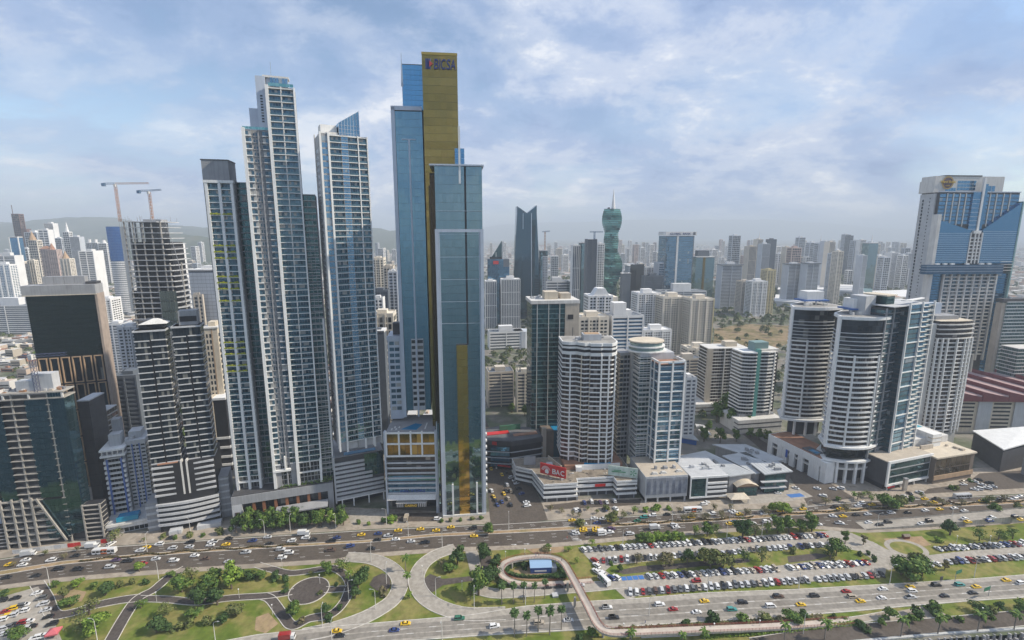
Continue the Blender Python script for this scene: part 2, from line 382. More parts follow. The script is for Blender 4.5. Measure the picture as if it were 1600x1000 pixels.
def balcony_front(b, x0, x1, y, z0, z1, fh, bays, slabm, railm, glassm, fins=(), finm=None, slab_th=0.34, depth=1.6, rail_h=1.0, finw=1.1, find=0.5, paneW=1.5):
    """balcony bays between white fins on the front plane y (outer edge at y): slab and rail per floor, panes behind"""
    zs = frange(z0, z1, fh); f = (z1 - z0) / len(zs); mb = MB()
    for (a, c) in bays: panes_into(mb, (a, y + depth), (c, y + depth), z0, z1, max(1, int(round((c - a) / paneW))), len(zs), 0.1, 0.5, 0.05)
    b.add('window_pane', mb, glassm, kind='stuff')
    b.copies('balcony_slab', MB().box(x0, x1, y, y + depth, 0, slab_th), slabm, [(0, 0, z) for z in zs] + [(0, 0, z1)])
    rails(b, railm, [((a, y + .08), (c, y + .08)) for a, c in bays], [z + slab_th for z in zs], rail_h)
    if len(fins): b.fins('fin', finm or W_WHITE, [(xf, y - find * .6) for xf in fins], finw, find + depth * .55, z0 - 0.5, z1 + 0.6)
    return zs
# ------------------------------------------------------------------ sheets and ribbons on the ground
ZI = [0]
def zi():
    ZI[0] += 1; return ZI[0] * .0013
def sheet(name, pts, z, mat, kind='structure', parent=None, base=0.0):
    z += zi(); P = [gp(u, v, base) for u, v in pts]; q = [(p.x, p.y) for p in P]
    ar = sum(q[i][0] * q[(i + 1) % len(q)][1] - q[(i + 1) % len(q)][0] * q[i][1] for i in range(len(q)))
    if ar < 0: q = q[::-1]
    return solo(name, MB().face([(a, b_, z) for a, b_ in q]), mat, kind=None if parent else kind, parent=parent)
def lerp_line(pts, n):
    """resample world polyline to n+1 points by length"""
    ds = [0.0]
    for i in range(1, len(pts)): ds.append(ds[-1] + (pts[i] - pts[i - 1]).length)
    o = []; j = 0
    for k in range(n + 1):
        t = ds[-1] * k / n
        while j < len(ds) - 2 and ds[j + 1] < t: j += 1
        f = (t - ds[j]) / max(1e-6, ds[j + 1] - ds[j]); o.append(pts[j].lerp(pts[j + 1], min(1, max(0, f))))
    return o
def smooth(pts, sub=8):
    o = []
    for i in range(len(pts) - 1):
        p0, p1, p2, p3 = pts[max(0, i - 1)], pts[i], pts[i + 1], pts[min(len(pts) - 1, i + 2)]
        for k in range(sub):
            t = k / sub; o.append(0.5 * ((2 * p1) + (-p0 + p2) * t + (2 * p0 - 5 * p1 + 4 * p2 - p3) * t * t + (-p0 + 3 * p1 - 3 * p2 + p3) * t ** 3))
    o.append(pts[-1]); return o
def edges(center, w):
    L_, R_ = [], []
    for i, p in enumerate(center):
        d = (center[min(i + 1, len(center) - 1)] - center[max(0, i - 1)]); d.z = 0; d.normalize(); n = Vector((-d.y, d.x, 0))
        L_.append(p + n * w / 2); R_.append(p - n * w / 2)
    return L_, R_
def strip(A, B, z=None):
    mb = MB()
    for i in range(len(A) - 1):
        q = [B[i], B[i + 1], A[i + 1], A[i]]
        mb.face([(p.x, p.y, p.z if z is None else z) for p in q])
    return mb
def kerb_line(mb, line, w=0.3, z0=0.0, h=0.2):
    L_, R_ = edges(line, w)
    for i in range(len(line) - 1):
        a, b_, c, d = R_[i], R_[i + 1], L_[i + 1], L_[i]
        mb.face([(a.x, a.y, z0 + h), (b_.x, b_.y, z0 + h), (c.x, c.y, z0 + h), (d.x, d.y, z0 + h)])
        mb.face([(a.x, a.y, z0), (b_.x, b_.y, z0), (b_.x, b_.y, z0 + h), (a.x, a.y, z0 + h)]); mb.face([(c.x, c.y, z0), (d.x, d.y, z0), (d.x, d.y, z0 + h), (c.x, c.y, z0 + h)])
    return mb
PXL = lambda pts, z=0.0: [gp(u, v, z) for u, v in pts]
M_kerb = wall('kerb_stone', (.58, .55, .50), .9, .2, .5, .0)
M_mark = wall('road_paint', (.72, .72, .70), .8, .25, .8, .0)
M_markb = plain('blue_bay_paint', (.05, .16, .42), .8)
M_sea = blotch('sea_water', [(.010, .035, .045), (.016, .05, .06)], .01, rough=.12)
# ground reaching the horizon, sea behind the sea wall
shore = [gp(-900, 1075), gp(1200, 1042), gp(1335, 1011), gp(1480, 998), gp(1620, 989), gp(2400, 968)]
ang_l = Vector((-cos(ROAD_ANG), -sin(ROAD_ANG), 0)); s0 = shore[0] + ang_l * 9000; s1 = shore[-1] - ang_l * 9000
pts = [s0] + shore + [s1]
solo('ground', MB().face([(p.x, p.y, 0) for p in pts] + [(24000, 21000, 0), (-24000, 21000, 0)]), M_city, kind='structure')
solo('sea', MB().face([(-14000, -9000, -4), (14000, -9000, -4), (14000, 1600, -4), (-14000, 1600, -4)]), M_sea, kind='structure')
# boulder sea wall
mb = MB(); r_ = random.Random(2); wl = lerp_line(shore[1:], 120)
for p in wl:
    for k in range(3):
        c = p + Vector((r_.uniform(-.8, .8), -k * 1.5 + .3, 0)); s_ = r_.uniform(.6, 1.1); zt_ = .3 - k * 1.1
        poly = [(c.x + s_ * cos(t_ * pi / 3 + r_.random() * .5) * r_.uniform(.7, 1.1), c.y + s_ * sin(t_ * pi / 3) * r_.uniform(.7, 1.1)) for t_ in range(6)]
        mb.prism(poly, -4, zt_, top=[(c.x + (q[0] - c.x) * .6, c.y + (q[1] - c.y) * .6) for q in poly])
solo('sea_wall_boulders', mb, wall('boulder', (.36, .35, .34), .95, .4, .8, 0), label='grey boulder sea wall along the bay at the lower right', cat='sea wall', kind='stuff')
solo('sea_wall_coping', kerb_line(MB(), lerp_line([p + Vector((0, 2.2, 0)) for p in shore[1:]], 60), 1.0, 0, .7), wall('coping', (.5, .5, .48), .8), kind='structure')

FARK = [(-60, 884), (62, 866), (150, 857), (250, 850), (400, 840), (580, 829), (780, 820), (880, 814), (1037, 805), (1240, 795), (1300, 788), (1450, 780), (1590, 774), (1700, 768)]
MEDU = [(-60, 902), (0, 893), (100, 877), (200, 868), (300, 860), (400, 854), (580, 844), (680, 834.5), (780, 829.5), (880, 824), (970, 818), (1060, 813), (1150, 808), (1240, 800), (1408, 790), (1590, 781), (1700, 776)]
MEDL = [(-60, 908), (0, 899), (100, 882), (200, 872.5), (300, 864), (400, 858), (580, 847.5), (680, 838.5), (780, 834), (880, 829), (970, 823), (1060, 818), (1150, 813), (1240, 806), (1408, 796), (1590, 787), (1700, 782)]
LOWK = [(-60, 926), (0, 915), (100, 902), (200, 894), (300, 887), (400, 881), (530, 873), (560, 866), (640, 860), (700, 856), (820, 852), (887, 847), (1037, 833), (1240, 819), (1340, 827), (1420, 824), (1600, 811), (1720, 803)]
NF = 160
fark, medu, medl, lowk = [lerp_line(PXL(q), NF) for q in (FARK, MEDU, MEDL, LOWK)]
# pavement between buildings and the boulevard
FRONT = [(-60, 868), (40, 850), (165, 838), (350, 814), (520, 792), (600, 795), (700, 800), (765, 800), (850, 782), (1000, 778), (1140, 772), (1240, 757), (1290, 735), (1450, 735), (1560, 730), (1700, 728)]
solo('forecourt_paving', strip(lerp_line(PXL(FRONT), NF), lerp_line(PXL([(u, v - 2) for u, v in FARK]), NF), .12), M_paving, kind='structure')
solo('boulevard', strip(fark, lowk, .05), M_asphalt, kind='structure')
BLV = bpy.data.objects['boulevard']
med = solo('median', strip(medu, medl, .22), M_dirt, kind='structure')
mb = MB(); [kerb_line(mb, l_, .35, .05, .2) for l_ in (fark, medu, medl)]; solo('boulevard_kerb', mb, M_kerb, parent=BLV)
solo('park_pavement', strip(lowk, [p + Vector((0, -3.6, 0)) for p in lowk], .17), M_paving, kind='structure')
def dashes(A, B, fr, z, dash=2.6, gap=10.0, w=.085, parent=None, name='lane_marking', k0=0, k1=1):
    mb = MB()
    for f_ in fr:
        line = [a.lerp(b_, f_) for a, b_ in zip(A, B)]; tot = sum((line[i + 1] - line[i]).length for i in range(len(line) - 1)); n = int(tot / (dash + gap)); fine = lerp_line(line, n * 4)
        for k in range(int(n * k0), int(n * k1)):
            p, q = fine[4 * k], fine[4 * k + 1]; d = (q - p); d.normalize(); nn = Vector((-d.y, d.x, 0)) * w; q = p + d * dash
            mb.face([tuple((p - nn).xy) + (z,), tuple((q - nn).xy) + (z,), tuple((q + nn).xy) + (z,), tuple((p + nn).xy) + (z,)])
    return solo(name, mb, M_mark, parent=parent, kind='stuff')
dashes(fark, medu, (.27, .52, .76), .056, parent=BLV); dashes(medl, lowk, (.25, .5, .74), .056, parent=BLV, k1=.83)
# zebra crossing near the overpass
zc0, zc1 = gp(884, 816), gp(902, 846); mb = MB()
for k in range(22):
    t_ = k / 21; p = zc0.lerp(zc1, t_); mb.face([(p.x - 2.2, p.y - .25, .06), (p.x + 2.2, p.y - .05, .06), (p.x + 2.2, p.y + .35, .06), (p.x - 2.2, p.y + .15, .06)])
solo('zebra_crossing', mb, wall('worn_paint', (.30, .29, .28), .9, .3, .6, 0), parent=BLV, kind='stuff')
for (u, v) in ((803, 851), (823, 850), (905, 844), (900, 842), (1145, 826)):
    p = gp(u, v); solo('arrow_marking', MB().face([(p.x - 1.6, p.y - .15, .057), (p.x + .4, p.y - .15, .057), (p.x + .4, p.y - .5, .057), (p.x + 1.6, p.y, .057), (p.x + .4, p.y + .5, .057), (p.x + .4, p.y + .15, .057), (p.x - 1.6, p.y + .15, .057)]), M_mark, parent=BLV)
# streets inland
sheet('cross_street', [(768, 826), (856, 813), (848, 790), (836, 764), (822, 748), (800, 738), (782, 712), (766, 672), (752, 640), (736, 640), (752, 690), (762, 760), (765, 806)], .13, M_asphalt)
sheet('side_street', [(1262, 790), (1335, 778), (1292, 752), (1245, 722), (1190, 688), (1150, 655), (1130, 655), (1175, 690), (1225, 735), (1250, 768)], .131, M_asphalt)
sheet('pale_forecourt', [(1140, 790), (1238, 783), (1270, 776), (1250, 764), (1200, 766), (1140, 776)], .14, M_concrete_road)
sheet('car_court', [(1440, 772), (1600, 763), (1600, 735), (1530, 740), (1510, 756), (1450, 764)], .135, M_asphalt)
sheet('hotel_driveway', [(625, 815), (683, 815), (684, 801), (612, 803)], .15, M_asphalt)
sheet('garage_ramp', [(548, 818), (604, 813), (600, 795), (545, 797)], .15, M_concrete_road)
sheet('shop_car_court', [(858, 797), (930, 793), (1000, 789), (1002, 780), (905, 784), (850, 790)], .136, M_asphalt)
# park lawn
LAWN = [p + Vector((0, -3.0, 0)) for p in lowk]
near = lerp_line([p + Vector((0, 3, 0)) for p in shore], NF)
solo('lawn', strip(LAWN, near, .10), M_grass, kind='structure')
# coastal highway
HU = [(300, 1012), (400, 993), (517, 980), (567, 976), (735, 962), (820, 948), (910, 941), (983, 937), (1105, 927), (1240, 922), (1382, 914), (1512, 906), (1600, 899), (1720, 890)]
HL = [(520, 1040), (580, 1022), (640, 1002), (760, 993), (921, 984), (1050, 975), (1200, 966), (1330, 956), (1416, 948), (1512, 940), (1600, 934), (1720, 926)]
hu, hl = lerp_line(PXL(HU), NF), lerp_line(PXL(HL), NF)
hu[0] = hu[0]
solo('coastal_highway', strip(hu, hl, .262), M_concrete_road, kind='structure'); HWY = bpy.data.objects['coastal_highway']
M_wear = blotch('tyre_worn_concrete', [(.20, .18, .155), (.26, .24, .21), (.22, .20, .175)], .06, .9, fine=.5)
for (f0, f1) in ((.18, .38), (.42, .62), (.67, .86)): solo('worn_lane', strip([a.lerp(b_, f0) for a, b_ in zip(hu, hl)], [a.lerp(b_, f1) for a, b_ in zip(hu, hl)], .268), M_wear, parent=HWY)
dashes(hu, hl, (.40, .645), .275, 3, 9, .1, parent=HWY)
mb = MB(); kerb_line(mb, hu, .35, .1, .3); kerb_line(mb, hl, .4, .1, .32); solo('highway_kerb', mb, M_kerb, parent=HWY)
# curved concrete ramps
def ramp_road(name, pts, w, z=.2, mat=None, kerb=True, parent=None):
    z += zi(); c = smooth(PXL(pts)); A, B = edges(c, w); o = solo(name, strip(A, B, z), mat or M_concrete_road, kind=None if parent else 'structure', parent=parent)
    if kerb:
        mb = MB(); kerb_line(mb, A, .3, z - .1, .25); kerb_line(mb, B, .3, z - .1, .25); solo('kerb', mb, M_kerb, parent=o)
    return o
ramp_road('ramp_road', [(540, 871), (575, 873), (602, 882), (620, 897), (625, 915), (616, 935), (598, 950), (566, 967), (520, 983), (470, 994)], 7.5)
ramp_road('ramp_road', [(712, 857), (684, 866), (663, 880), (652, 898), (652, 915), (664, 934), (690, 950), (730, 960), (790, 959)], 7.5)
# dark park paths with pale kerbs
def park_path(pts, w=4.2): return ramp_road('park_path', pts, w, .15, M_path)
park_path([(58, 912), (72, 935), (84, 960), (112, 958), (150, 946), (190, 938), (215, 935)], 5); park_path([(290, 888), (262, 904), (240, 922), (215, 936), (196, 962), (172, 1004)], 5)
park_path([(215, 936), (260, 937), (310, 941), (360, 935), (420, 931), (458, 925)], 4); park_path([(508, 922), (528, 921), (546, 918), (540, 900), (520, 888), (500, 890), (455, 896), (425, 890), (402, 883)], 4); park_path([(546, 920), (538, 940), (518, 960), (484, 967), (458, 978), (442, 962), (424, 938), (412, 932)], 4.4)
def disc(name, u, v, r, z, mat, n=28, sx=1.0):
    c = gp(u, v); return solo(name, MB().face([(c.x + r * sx * cos(2 * pi * k / n), c.y + r * sin(2 * pi * k / n), z) for k in range(n)]), mat, kind='structure'), c
o, c = disc('round_plaza', 483, 923, 9.0, .17, M_path); mb = MB(); kerb_line(mb, [c + Vector((9 * cos(2 * pi * k / 32), 9 * sin(2 * pi * k / 32), 0)) for k in range(33)], .35, .1, .25); solo('kerb', mb, M_kerb, parent=o)
sheet('fan_plaza', [(577, 914), (584, 902), (598, 896), (608, 900), (611, 915), (604, 925), (588, 923)], .19, M_path)
sheet('dark_forecourt', [(662, 905), (672, 897), (692, 905), (742, 900), (744, 907), (692, 915), (676, 926), (664, 918)], .155, M_path)
sheet('pale_walk', [(727, 862), (747, 861), (755, 906), (738, 908)], .18, M_concrete_road); sheet('dark_walk', [(748, 862), (768, 870), (762, 892), (755, 905)], .16, M_path)
ramp_road('service_road', [(745, 921), (775, 928), (830, 925), (880, 921), (930, 917), (975, 912)], 6, .19)
sheet('bare_patch', [(800, 905), (803, 890), (830, 885), (868, 888), (868, 903), (840, 908)], .14, M_dirt); sheet('bare_patch', [(82, 930), (110, 920), (135, 925), (128, 940), (95, 945)], .13, M_dirt); sheet('bare_patch', [(1380, 842), (1440, 838), (1455, 852), (1420, 858), (1390, 850)], .13, M_dirt); sheet('bare_patch', [(822, 858), (880, 850), (882, 862), (840, 868)], .13, M_dirt); sheet('bare_patch', [(400, 965), (420, 958), (435, 975), (415, 990), (398, 985)], .13, M_dirt)
# car parks
LOT = [(903, 856), (1000, 851), (1100, 843), (1200, 836), (1300, 829), (1330, 833), (1370, 850), (1390, 864), (1386, 886), (1382, 901), (1300, 907), (1200, 914), (1080, 924), (990, 933), (1004, 941), (984, 942), (958, 918), (935, 890)]
sheet('car_park', LOT, .16, M_concrete_road); CP = bpy.data.objects['car_park']
ISL = [(946, 892), (956, 884), (1010, 878), (1100, 869), (1200, 861), (1300, 854), (1345, 862), (1362, 874), (1350, 879), (1280, 876), (1220, 884), (1120, 890), (1010, 898), (960, 903)]
sheet('lot_island', ISL, .20, M_grass); sheet('lot_island_path', [(960, 893), (1000, 885), (1060, 881), (1110, 876), (1170, 872), (1172, 879), (1090, 886), (1040, 891), (975, 898)], .215, M_path); sheet('lot_island_path', [(1230, 870), (1275, 865), (1300, 868), (1270, 876), (1232, 880)], .215, M_path)
for k in range(4):
    t0, t1 = k / 4 + .01, (k + 1) / 4 - .02; a0, a1, b0, b1 = gp(969, 902), gp(1005, 899.5), gp(972, 908), gp(1008, 905.5)
    solo('disabled_bay', MB().face([tuple(b0.lerp(b1, t0).xy) + (.28,), tuple(b0.lerp(b1, t1).xy) + (.28,), tuple(a0.lerp(a1, t1).xy) + (.28,), tuple(a0.lerp(a1, t0).xy) + (.28,)]), M_markb, parent=CP)
sheet('blue_bays', [(1228, 773), (1250, 771), (1258, 776), (1236, 778)], .145, M_markb)
sheet('car_park_link', [(1362, 846), (1384, 858), (1410, 868), (1450, 870), (1450, 880), (1408, 882), (1388, 892), (1376, 880)], .165, M_concrete_road)
sheet('car_park', [(1450, 868), (1520, 860), (1720, 846), (1720, 862), (1600, 868), (1480, 880), (1450, 882)], .168, M_concrete_road)
o, c = disc('round_drive', 1416, 857, 8.0, .17, M_concrete_road, sx=1.3); disc('round_bed', 1416, 857, 5.8, .19, M_grass, sx=1.35)
sheet('car_park', [(-40, 944), (0, 934), (60, 917), (78, 955), (98, 1004), (-40, 1020)], .162, M_concrete_road)
# viaduct slip rising to the right
va = smooth([gp(1345, 822, .2), gp(1420, 817, .8), gp(1500, 810, 2.0), gp(1600, 801, 3.8), gp(1720, 791, 5.5)]); A, B = edges(va, 8.0)
via = thing('viaduct_ramp', 'pale concrete viaduct ramp climbing away on the right above the lawn', 'viaduct', (0, 0, 0))
solo('deck', strip(A, B), M_concrete_road, parent=via)
for q in (A, B):
    mb = MB()
    for i in range(len(q) - 1): mb.face([(q[i].x, q[i].y, 0.0), (q[i + 1].x, q[i + 1].y, 0.0), (q[i + 1].x, q[i + 1].y, q[i + 1].z + .9), (q[i].x, q[i].y, q[i].z + .9)])
    solo('parapet', mb, W_CONC, parent=via)
# promenade lane and walk at the lower right
ramp_road('promenade_lane', [(1180, 1010), (1300, 992), (1400, 983), (1500, 975), (1600, 966), (1720, 956)], 8, .15, M_asphalt); ramp_road('promenade_walk', [(1000, 992), (1150, 985), (1280, 975), (1345, 968), (1400, 958)], 3.4, .15, M_paving)
sheet('paved_court', [(1400, 956), (1440, 948), (1470, 956), (1500, 972), (1420, 975), (1370, 970)], .14, M_paving)
# plants on the median: low wavy hedges
def leaf_mass(n, fn, s0, s1, seed):
    r2 = random.Random(seed); mb = MB()
    for k in range(n):
        x, y, z = fn(r2); s_ = r2.uniform(s0, s1); a_, e_ = r2.uniform(0, 2 * pi), r2.uniform(-.6, 1.2)
        d1 = Vector((cos(a_), sin(a_), 0)) * s_; d2 = Vector((-sin(a_) * cos(e_), cos(a_) * cos(e_), sin(e_))) * s_ * .8; c = Vector((x, y, z))
        mb.face([tuple(c - d1 - d2), tuple(c + d1 - d2), tuple(c + d1 + d2), tuple(c - d1 + d2)], r2.random())
    return mb
def med_hedge(t0, t1, lab, seed):
    ml = [a.lerp(b_, .5) for a, b_ in zip(medu, medl)]; i0, i1 = int(t0 * NF), int(t1 * NF)
    def fn(r2):
        t = r2.uniform(i0, i1 - 1); i = int(t); p = ml[i].lerp(ml[i + 1], t - i); return p.x, p.y + .8 * sin(p.x * .35) + r2.uniform(-.35, .35), .22 + r2.uniform(0, .8)
    solo('median_hedge', leaf_mass(int((t1 - t0) * 9000), fn, .16, .34, seed), by_rnd('brown_leaf', [(.07, .06, .022), (.10, .075, .03), (.055, .06, .02), (.12, .09, .04)], .85), label=lab, cat='hedge', group='hedges on the boulevard median')
med_hedge(.08, .25, 'brown wavy hedge on the median at the left end of the boulevard', 1); med_hedge(.52, .66, 'brown wavy hedge on the median before the billboard corner', 2); med_hedge(.68, .97, 'brown wavy hedge on the median along the right third of the boulevard', 3)
# ------------------------------------------------------------------ left front row
# --- dark tower cut by the left edge
x, y, w, a = base2(-60, 868, 16, 858)
b = Bld('edge_tower', 'dark slatted tower with a pale cyan edge fin, cut off by the left border', x, y, a, w=w, d=18)
zt = ztop(2, 662, y + 4); b.box('wall', W_DARK, 0, w - 3, 3, 20, 14, zt); b.box('podium', W_BLACK, 0, w, 0, 22, 0, 14)
b.slabs('podium_band', W_GREY, rect(-.3, w + .3, -.3, 5), [2 + 2.0 * k for k in range(6)], 0.35)
b.fins('fin', W_STEEL, [(w - 3.8, 2.4), (w - 9, 2.4)], 0.8, 1.0, 14, zt)
glaze(b, G_DARK, [((0, 3), (w - 3, 3), 14, zt, 10, 22, .2, .7), ((w - 3, 3), (w - 3, 20), 14, zt, 6, 22, .2, .7)])

# --- glass tower still under construction
x, y, w, a = base2(16, 858, 165, 842)
zt = ztop(60, 618, y); b = Bld('unfinished_glass_tower', 'unfinished dark teal glass office tower with bare concrete floors showing on its front', x, y, a, w=w, d=24)
zl = ztop(40, 785, y)
xs = w * 0.80
b.add('floor_core', MB().box(0.5, xs - .4, 3.0, 8, 0, zt - 3.5), W_DARK)
nz = 22; fh = (zt - 3.5) / nz
G_UNF = glass('teal_black_glass', (0.03, 0.085, 0.11), (0.06, 0.13, 0.16), 0.8, 0.05)
glaze(b, G_UNF, [((0.2, 0.6), (w * .17, 0.6), zl, zt - 4, 4, 18, .06, .12, 0), ((w * .40, 0.6), (w * .62, 0.6), zl, zt - 4, 5, 18, .06, .12, 0),
                 ((w * .64, 0.6), (xs, 0.6), 5, zt, 6, 22, .06, .12, 0), ((xs, .6), (xs, 8), 2, zt - 3.5, 10, 22, .06, .12, 0), ((w * .40, 0.55), (w * .64, .55), 3, zl - 1, 6, 6, .06, .12, 0)])
b.slabs('floor_slab', W_CONC, rect(w * .165, w * .41, .25, 4), [fh * k for k in range(1, nz + 1)], 0.35)
b.slabs('floor_slab', W_CONC, rect(w * .61, w * .65, .3, 4), [fh * k for k in range(1, nz + 1)], 0.3)
b.fins('column', W_CONC, [(w * .27, .6), (w * .625, .7)], .7, .7, 0, zt)
b.slabs('top_slab', W_CONC, rect(-.5, xs + .5, 0, 9), [zt - 3.8, zt - .6], 0.6)
b.fins('column', W_OFF, [(0.0, .1), (w * .2, .1), (w * .45, .1), (xs - .8, .1)], .8, .8, zt - 3.2, zt - .6)
for k in range(7): b.box('frame_slab', W_CONC, -.6, w * (.36 + .022 * (7 - k)), -.5, 3, zl * k / 7 + 3.0, zl * k / 7 + 3.5)
b.fins('column', W_CONC, [(-.6, -.7), (w * .10, -.7), (w * .20, -.7), (w * .30, -.7)], .8, .8, 0, zl + 1)
mb = MB().bar((w * .36, -.6, zl + .5), (w * .60, -.6, 2), .8); b.add('raking_beam', mb, W_CONC)
for k in range(8): b.box('side_slab', W_CONC, xs, w, -.3, 5, 21 * k / 8 + 2.2, 21 * k / 8 + 2.6)
b.fins('column', W_CONC, [(xs, -.4), (w - .7, -.4)], .7, .7, 0, 21.5)
b.box('side_infill', W_BLACK, xs + .2, w - .2, .8, 6, 0, 21)
b.box('stair_wall', W_LGREY, xs - 14, xs - 5, 2.5, 8, zt, zt + 9); b.box('core_wall', W_LGREY, xs - 22, xs - 14.2, 3, 8, zt, zt + 5.5)
mb = MB(); r_ = random.Random(4)
for k in range(26):
    xx, yy = r_.uniform(1, xs - 3), r_.uniform(1, 7); mb.box(xx, xx + r_.uniform(.6, 2.5), yy, yy + r_.uniform(.6, 2), zt, zt + r_.uniform(.3, 1.6), r=r_.random())
b.add('building_material', mb, by_rnd('site_stores', [(.5, .45, .38), (.35, .2, .12), (.2, .2, .22), (.6, .58, .55)]), kind='stuff')
# luffing crane standing behind its core
def lattice(mb, p, q, s, n, t=0.16):
    p, q = Vector(p), Vector(q); d = (q - p) / n; dn = d.normalized(); up = Vector((0, 0, 1)) if abs(dn.z) < .9 else Vector((1, 0, 0))
    e1 = dn.cross(up).normalized() * s / 2; e2 = dn.cross(e1).normalized() * s / 2
    cs = [e1 + e2, e1 - e2, -e1 - e2, -e1 + e2]
    for c in cs: mb.bar(p + c, q + c, t)
    for k in range(n):
        for i in range(4):
            mb.bar(p + d * k + cs[i], p + d * (k + 1) + cs[(i + 1) % 4], t * .7)
M_CRANE = plain('crane_steel_blue', (0.08, 0.09, 0.16), .5); M_ORANGE = plain('crane_orange', (0.50, 0.25, 0.13), .5); M_JIB = plain('crane_jib_blue_grey', (0.16, 0.25, 0.36), .5)
p = at(64, 640, y + 6)
c_ = thing('tower_crane', 'dark blue lattice tower crane standing on the unfinished glass tower', 'crane', (p.x, p.y, zt - .2))
mb = MB(); lattice(mb, (0, 0, 0), (0, 0, 18), 1.6, 9); solo('mast', mb, M_CRANE, parent=c_)
mb = MB(); lattice(mb, (-5, 0, 19), (16, 2, 20), 1.3, 9); solo('jib', mb, M_CRANE, parent=c_)
solo('cab', MB().box(-1, 1, -1.2, 1, 17.5, 20), W_OFF, parent=c_)

# --- slim dark slab and narrow beige block beside it
x2, y2, w2, a2 = base2(166, 812, 178, 810)
b = Bld('slim_dark_slab', 'slim charcoal wall slab right of the unfinished glass tower', at(121, 630, 262).x, 262, radians(11), w=8, d=10)
b.box('wall', W_DARK, 0, 5.5, 0, 14, 0, ztop(121, 628, 262)); b.box('cap', W_LGREY, -.2, 5.7, -.2, 14.2, ztop(121, 628, 262), ztop(121, 628, 262) + .7)
b.slabs('panel_joint', W_BLACK, rect(-.1, 5.6, -.1, 3), [8 + 7 * k for k in range(10)], .15)
x, y, w, zt = face(136, 648, 275, 158, radians(12))
b = Bld('narrow_apartment_block', 'narrow beige grey apartment block squeezed behind the dark slab', x, y, radians(12), w=w, d=15)
poly_tower(b, rect(0, w, 0, 16), 0, zt, 3.2, W_BEIGE, G_DARK, W_LGREY, .15, .4, 2.6, slab_each=False)
b.box('roof_box', W_OFF, 1, 5, 3, 8, zt, zt + 4); roof_kit(b, 1, w - 1, 1, 14, zt, 3)

# --- white and blue balcony block
x, y, w, a = base2(177, 822, 209, 816)
zt = ztop(160, 704, y)
b = Bld('balcony_block', 'slim white apartment block with blue pilasters and stacked balconies', x, y, a, w=w + 12, d=18)
b.box('wall', W_GREY, 0, w, 1.6, 18, 4, zt)
zs = balcony_front(b, 1.6, w - 1.6, 0, 7, zt - 6, 3.05, [(1.6, w - 1.6)], W_WHITE, W_LGREY, G_DARK)
M_BLUEP = plain('blue_pilaster', (0.10, 0.17, 0.42), .6)
b.fins('pilaster', M_BLUEP, [(1.2, -.2), (w - 2.0, -.2)], .8, 1.8, 6, zt - 6)
b.copies('bay_window', MB().box(0, 1.2, 0, 1.6, 0, 1.5), W_WHITE, [(xx, 0, z + .4) for z in zs for xx in (-.1, w - 1.1)])
b.slabs('crown_slab', W_WHITE, rect(-1, w + .8, -1, 16), [zt - 4.4, zt - .9], 1.1)
b.fins('crown_column', W_OFF, [(k * w / 4 - .3, -.6) for k in range(5)], .6, .6, zt - 3.3, zt - .9)
b.box('lift_house', W_LGREY, 2.5, 8, 4, 10, zt, zt + 7); b.box('water_tank', W_GREY, 3, 7, 10, 15, zt, zt + 14)
wr = 9.5
b.box('rear_wing', W_LGREY, w + .1, w + wr, 4, 20, 4, zt + 2)
mb = MB(); nzw = 17
panes_into(mb, (w + .1, 4), (w + wr, 4), 8, zt, 4, nzw, .5, 1.3, .06); panes_into(mb, (w + wr, 4), (w + wr, 20), 8, zt, 5, nzw, .8, 1.2, .06); b.add('wing_window', mb, G_DARK, kind='stuff')
b.slabs('wing_balcony', W_CREAM, rect(w + wr, w + wr + 1.3, 5, 17), [8 + (zt - 8) * k / nzw for k in range(nzw)], .8)
b.fins('pilaster', M_BLUEP, [(w + 3, 3.6), (w + 6.4, 3.6)], .5, .5, 6, zt)
b.box('roof_house', W_LGREY, w + 1, w + 7, 8, 16, zt + 2, zt + 6); roof_kit(b, w + 1, w + 8, 5, 9, zt + 2, 2)
# its podium
x, y, w, a = base2(166, 838, 237, 824)
b = Bld('white_podium', 'low white podium with a turquoise pool wall below the slim balcony block', x, y, a, w=w, d=14)
b.box('wall', W_LGREY, 0, w, .6, 14, 0, 7); b.box('fascia', W_WHITE, -.3, w, 0, .5, 3.0, 6.2); b.box('canopy', W_OFF, -.2, w, -1.2, -.05, 5.2, 6.6)
b.box('pool_wall', plain('turquoise_wall', (0.02, 0.25, 0.38), .4), w * .26, w * .74, -.2, .3, 7, 9.6); b.box('pool', M_POOL, w * .27, w * .73, .4, 6, 7, 9.2)
glaze(b, G_DARK, [((1, .6), (w - 1, .6), .3, 2.8, 8, 1, .3, .2)])

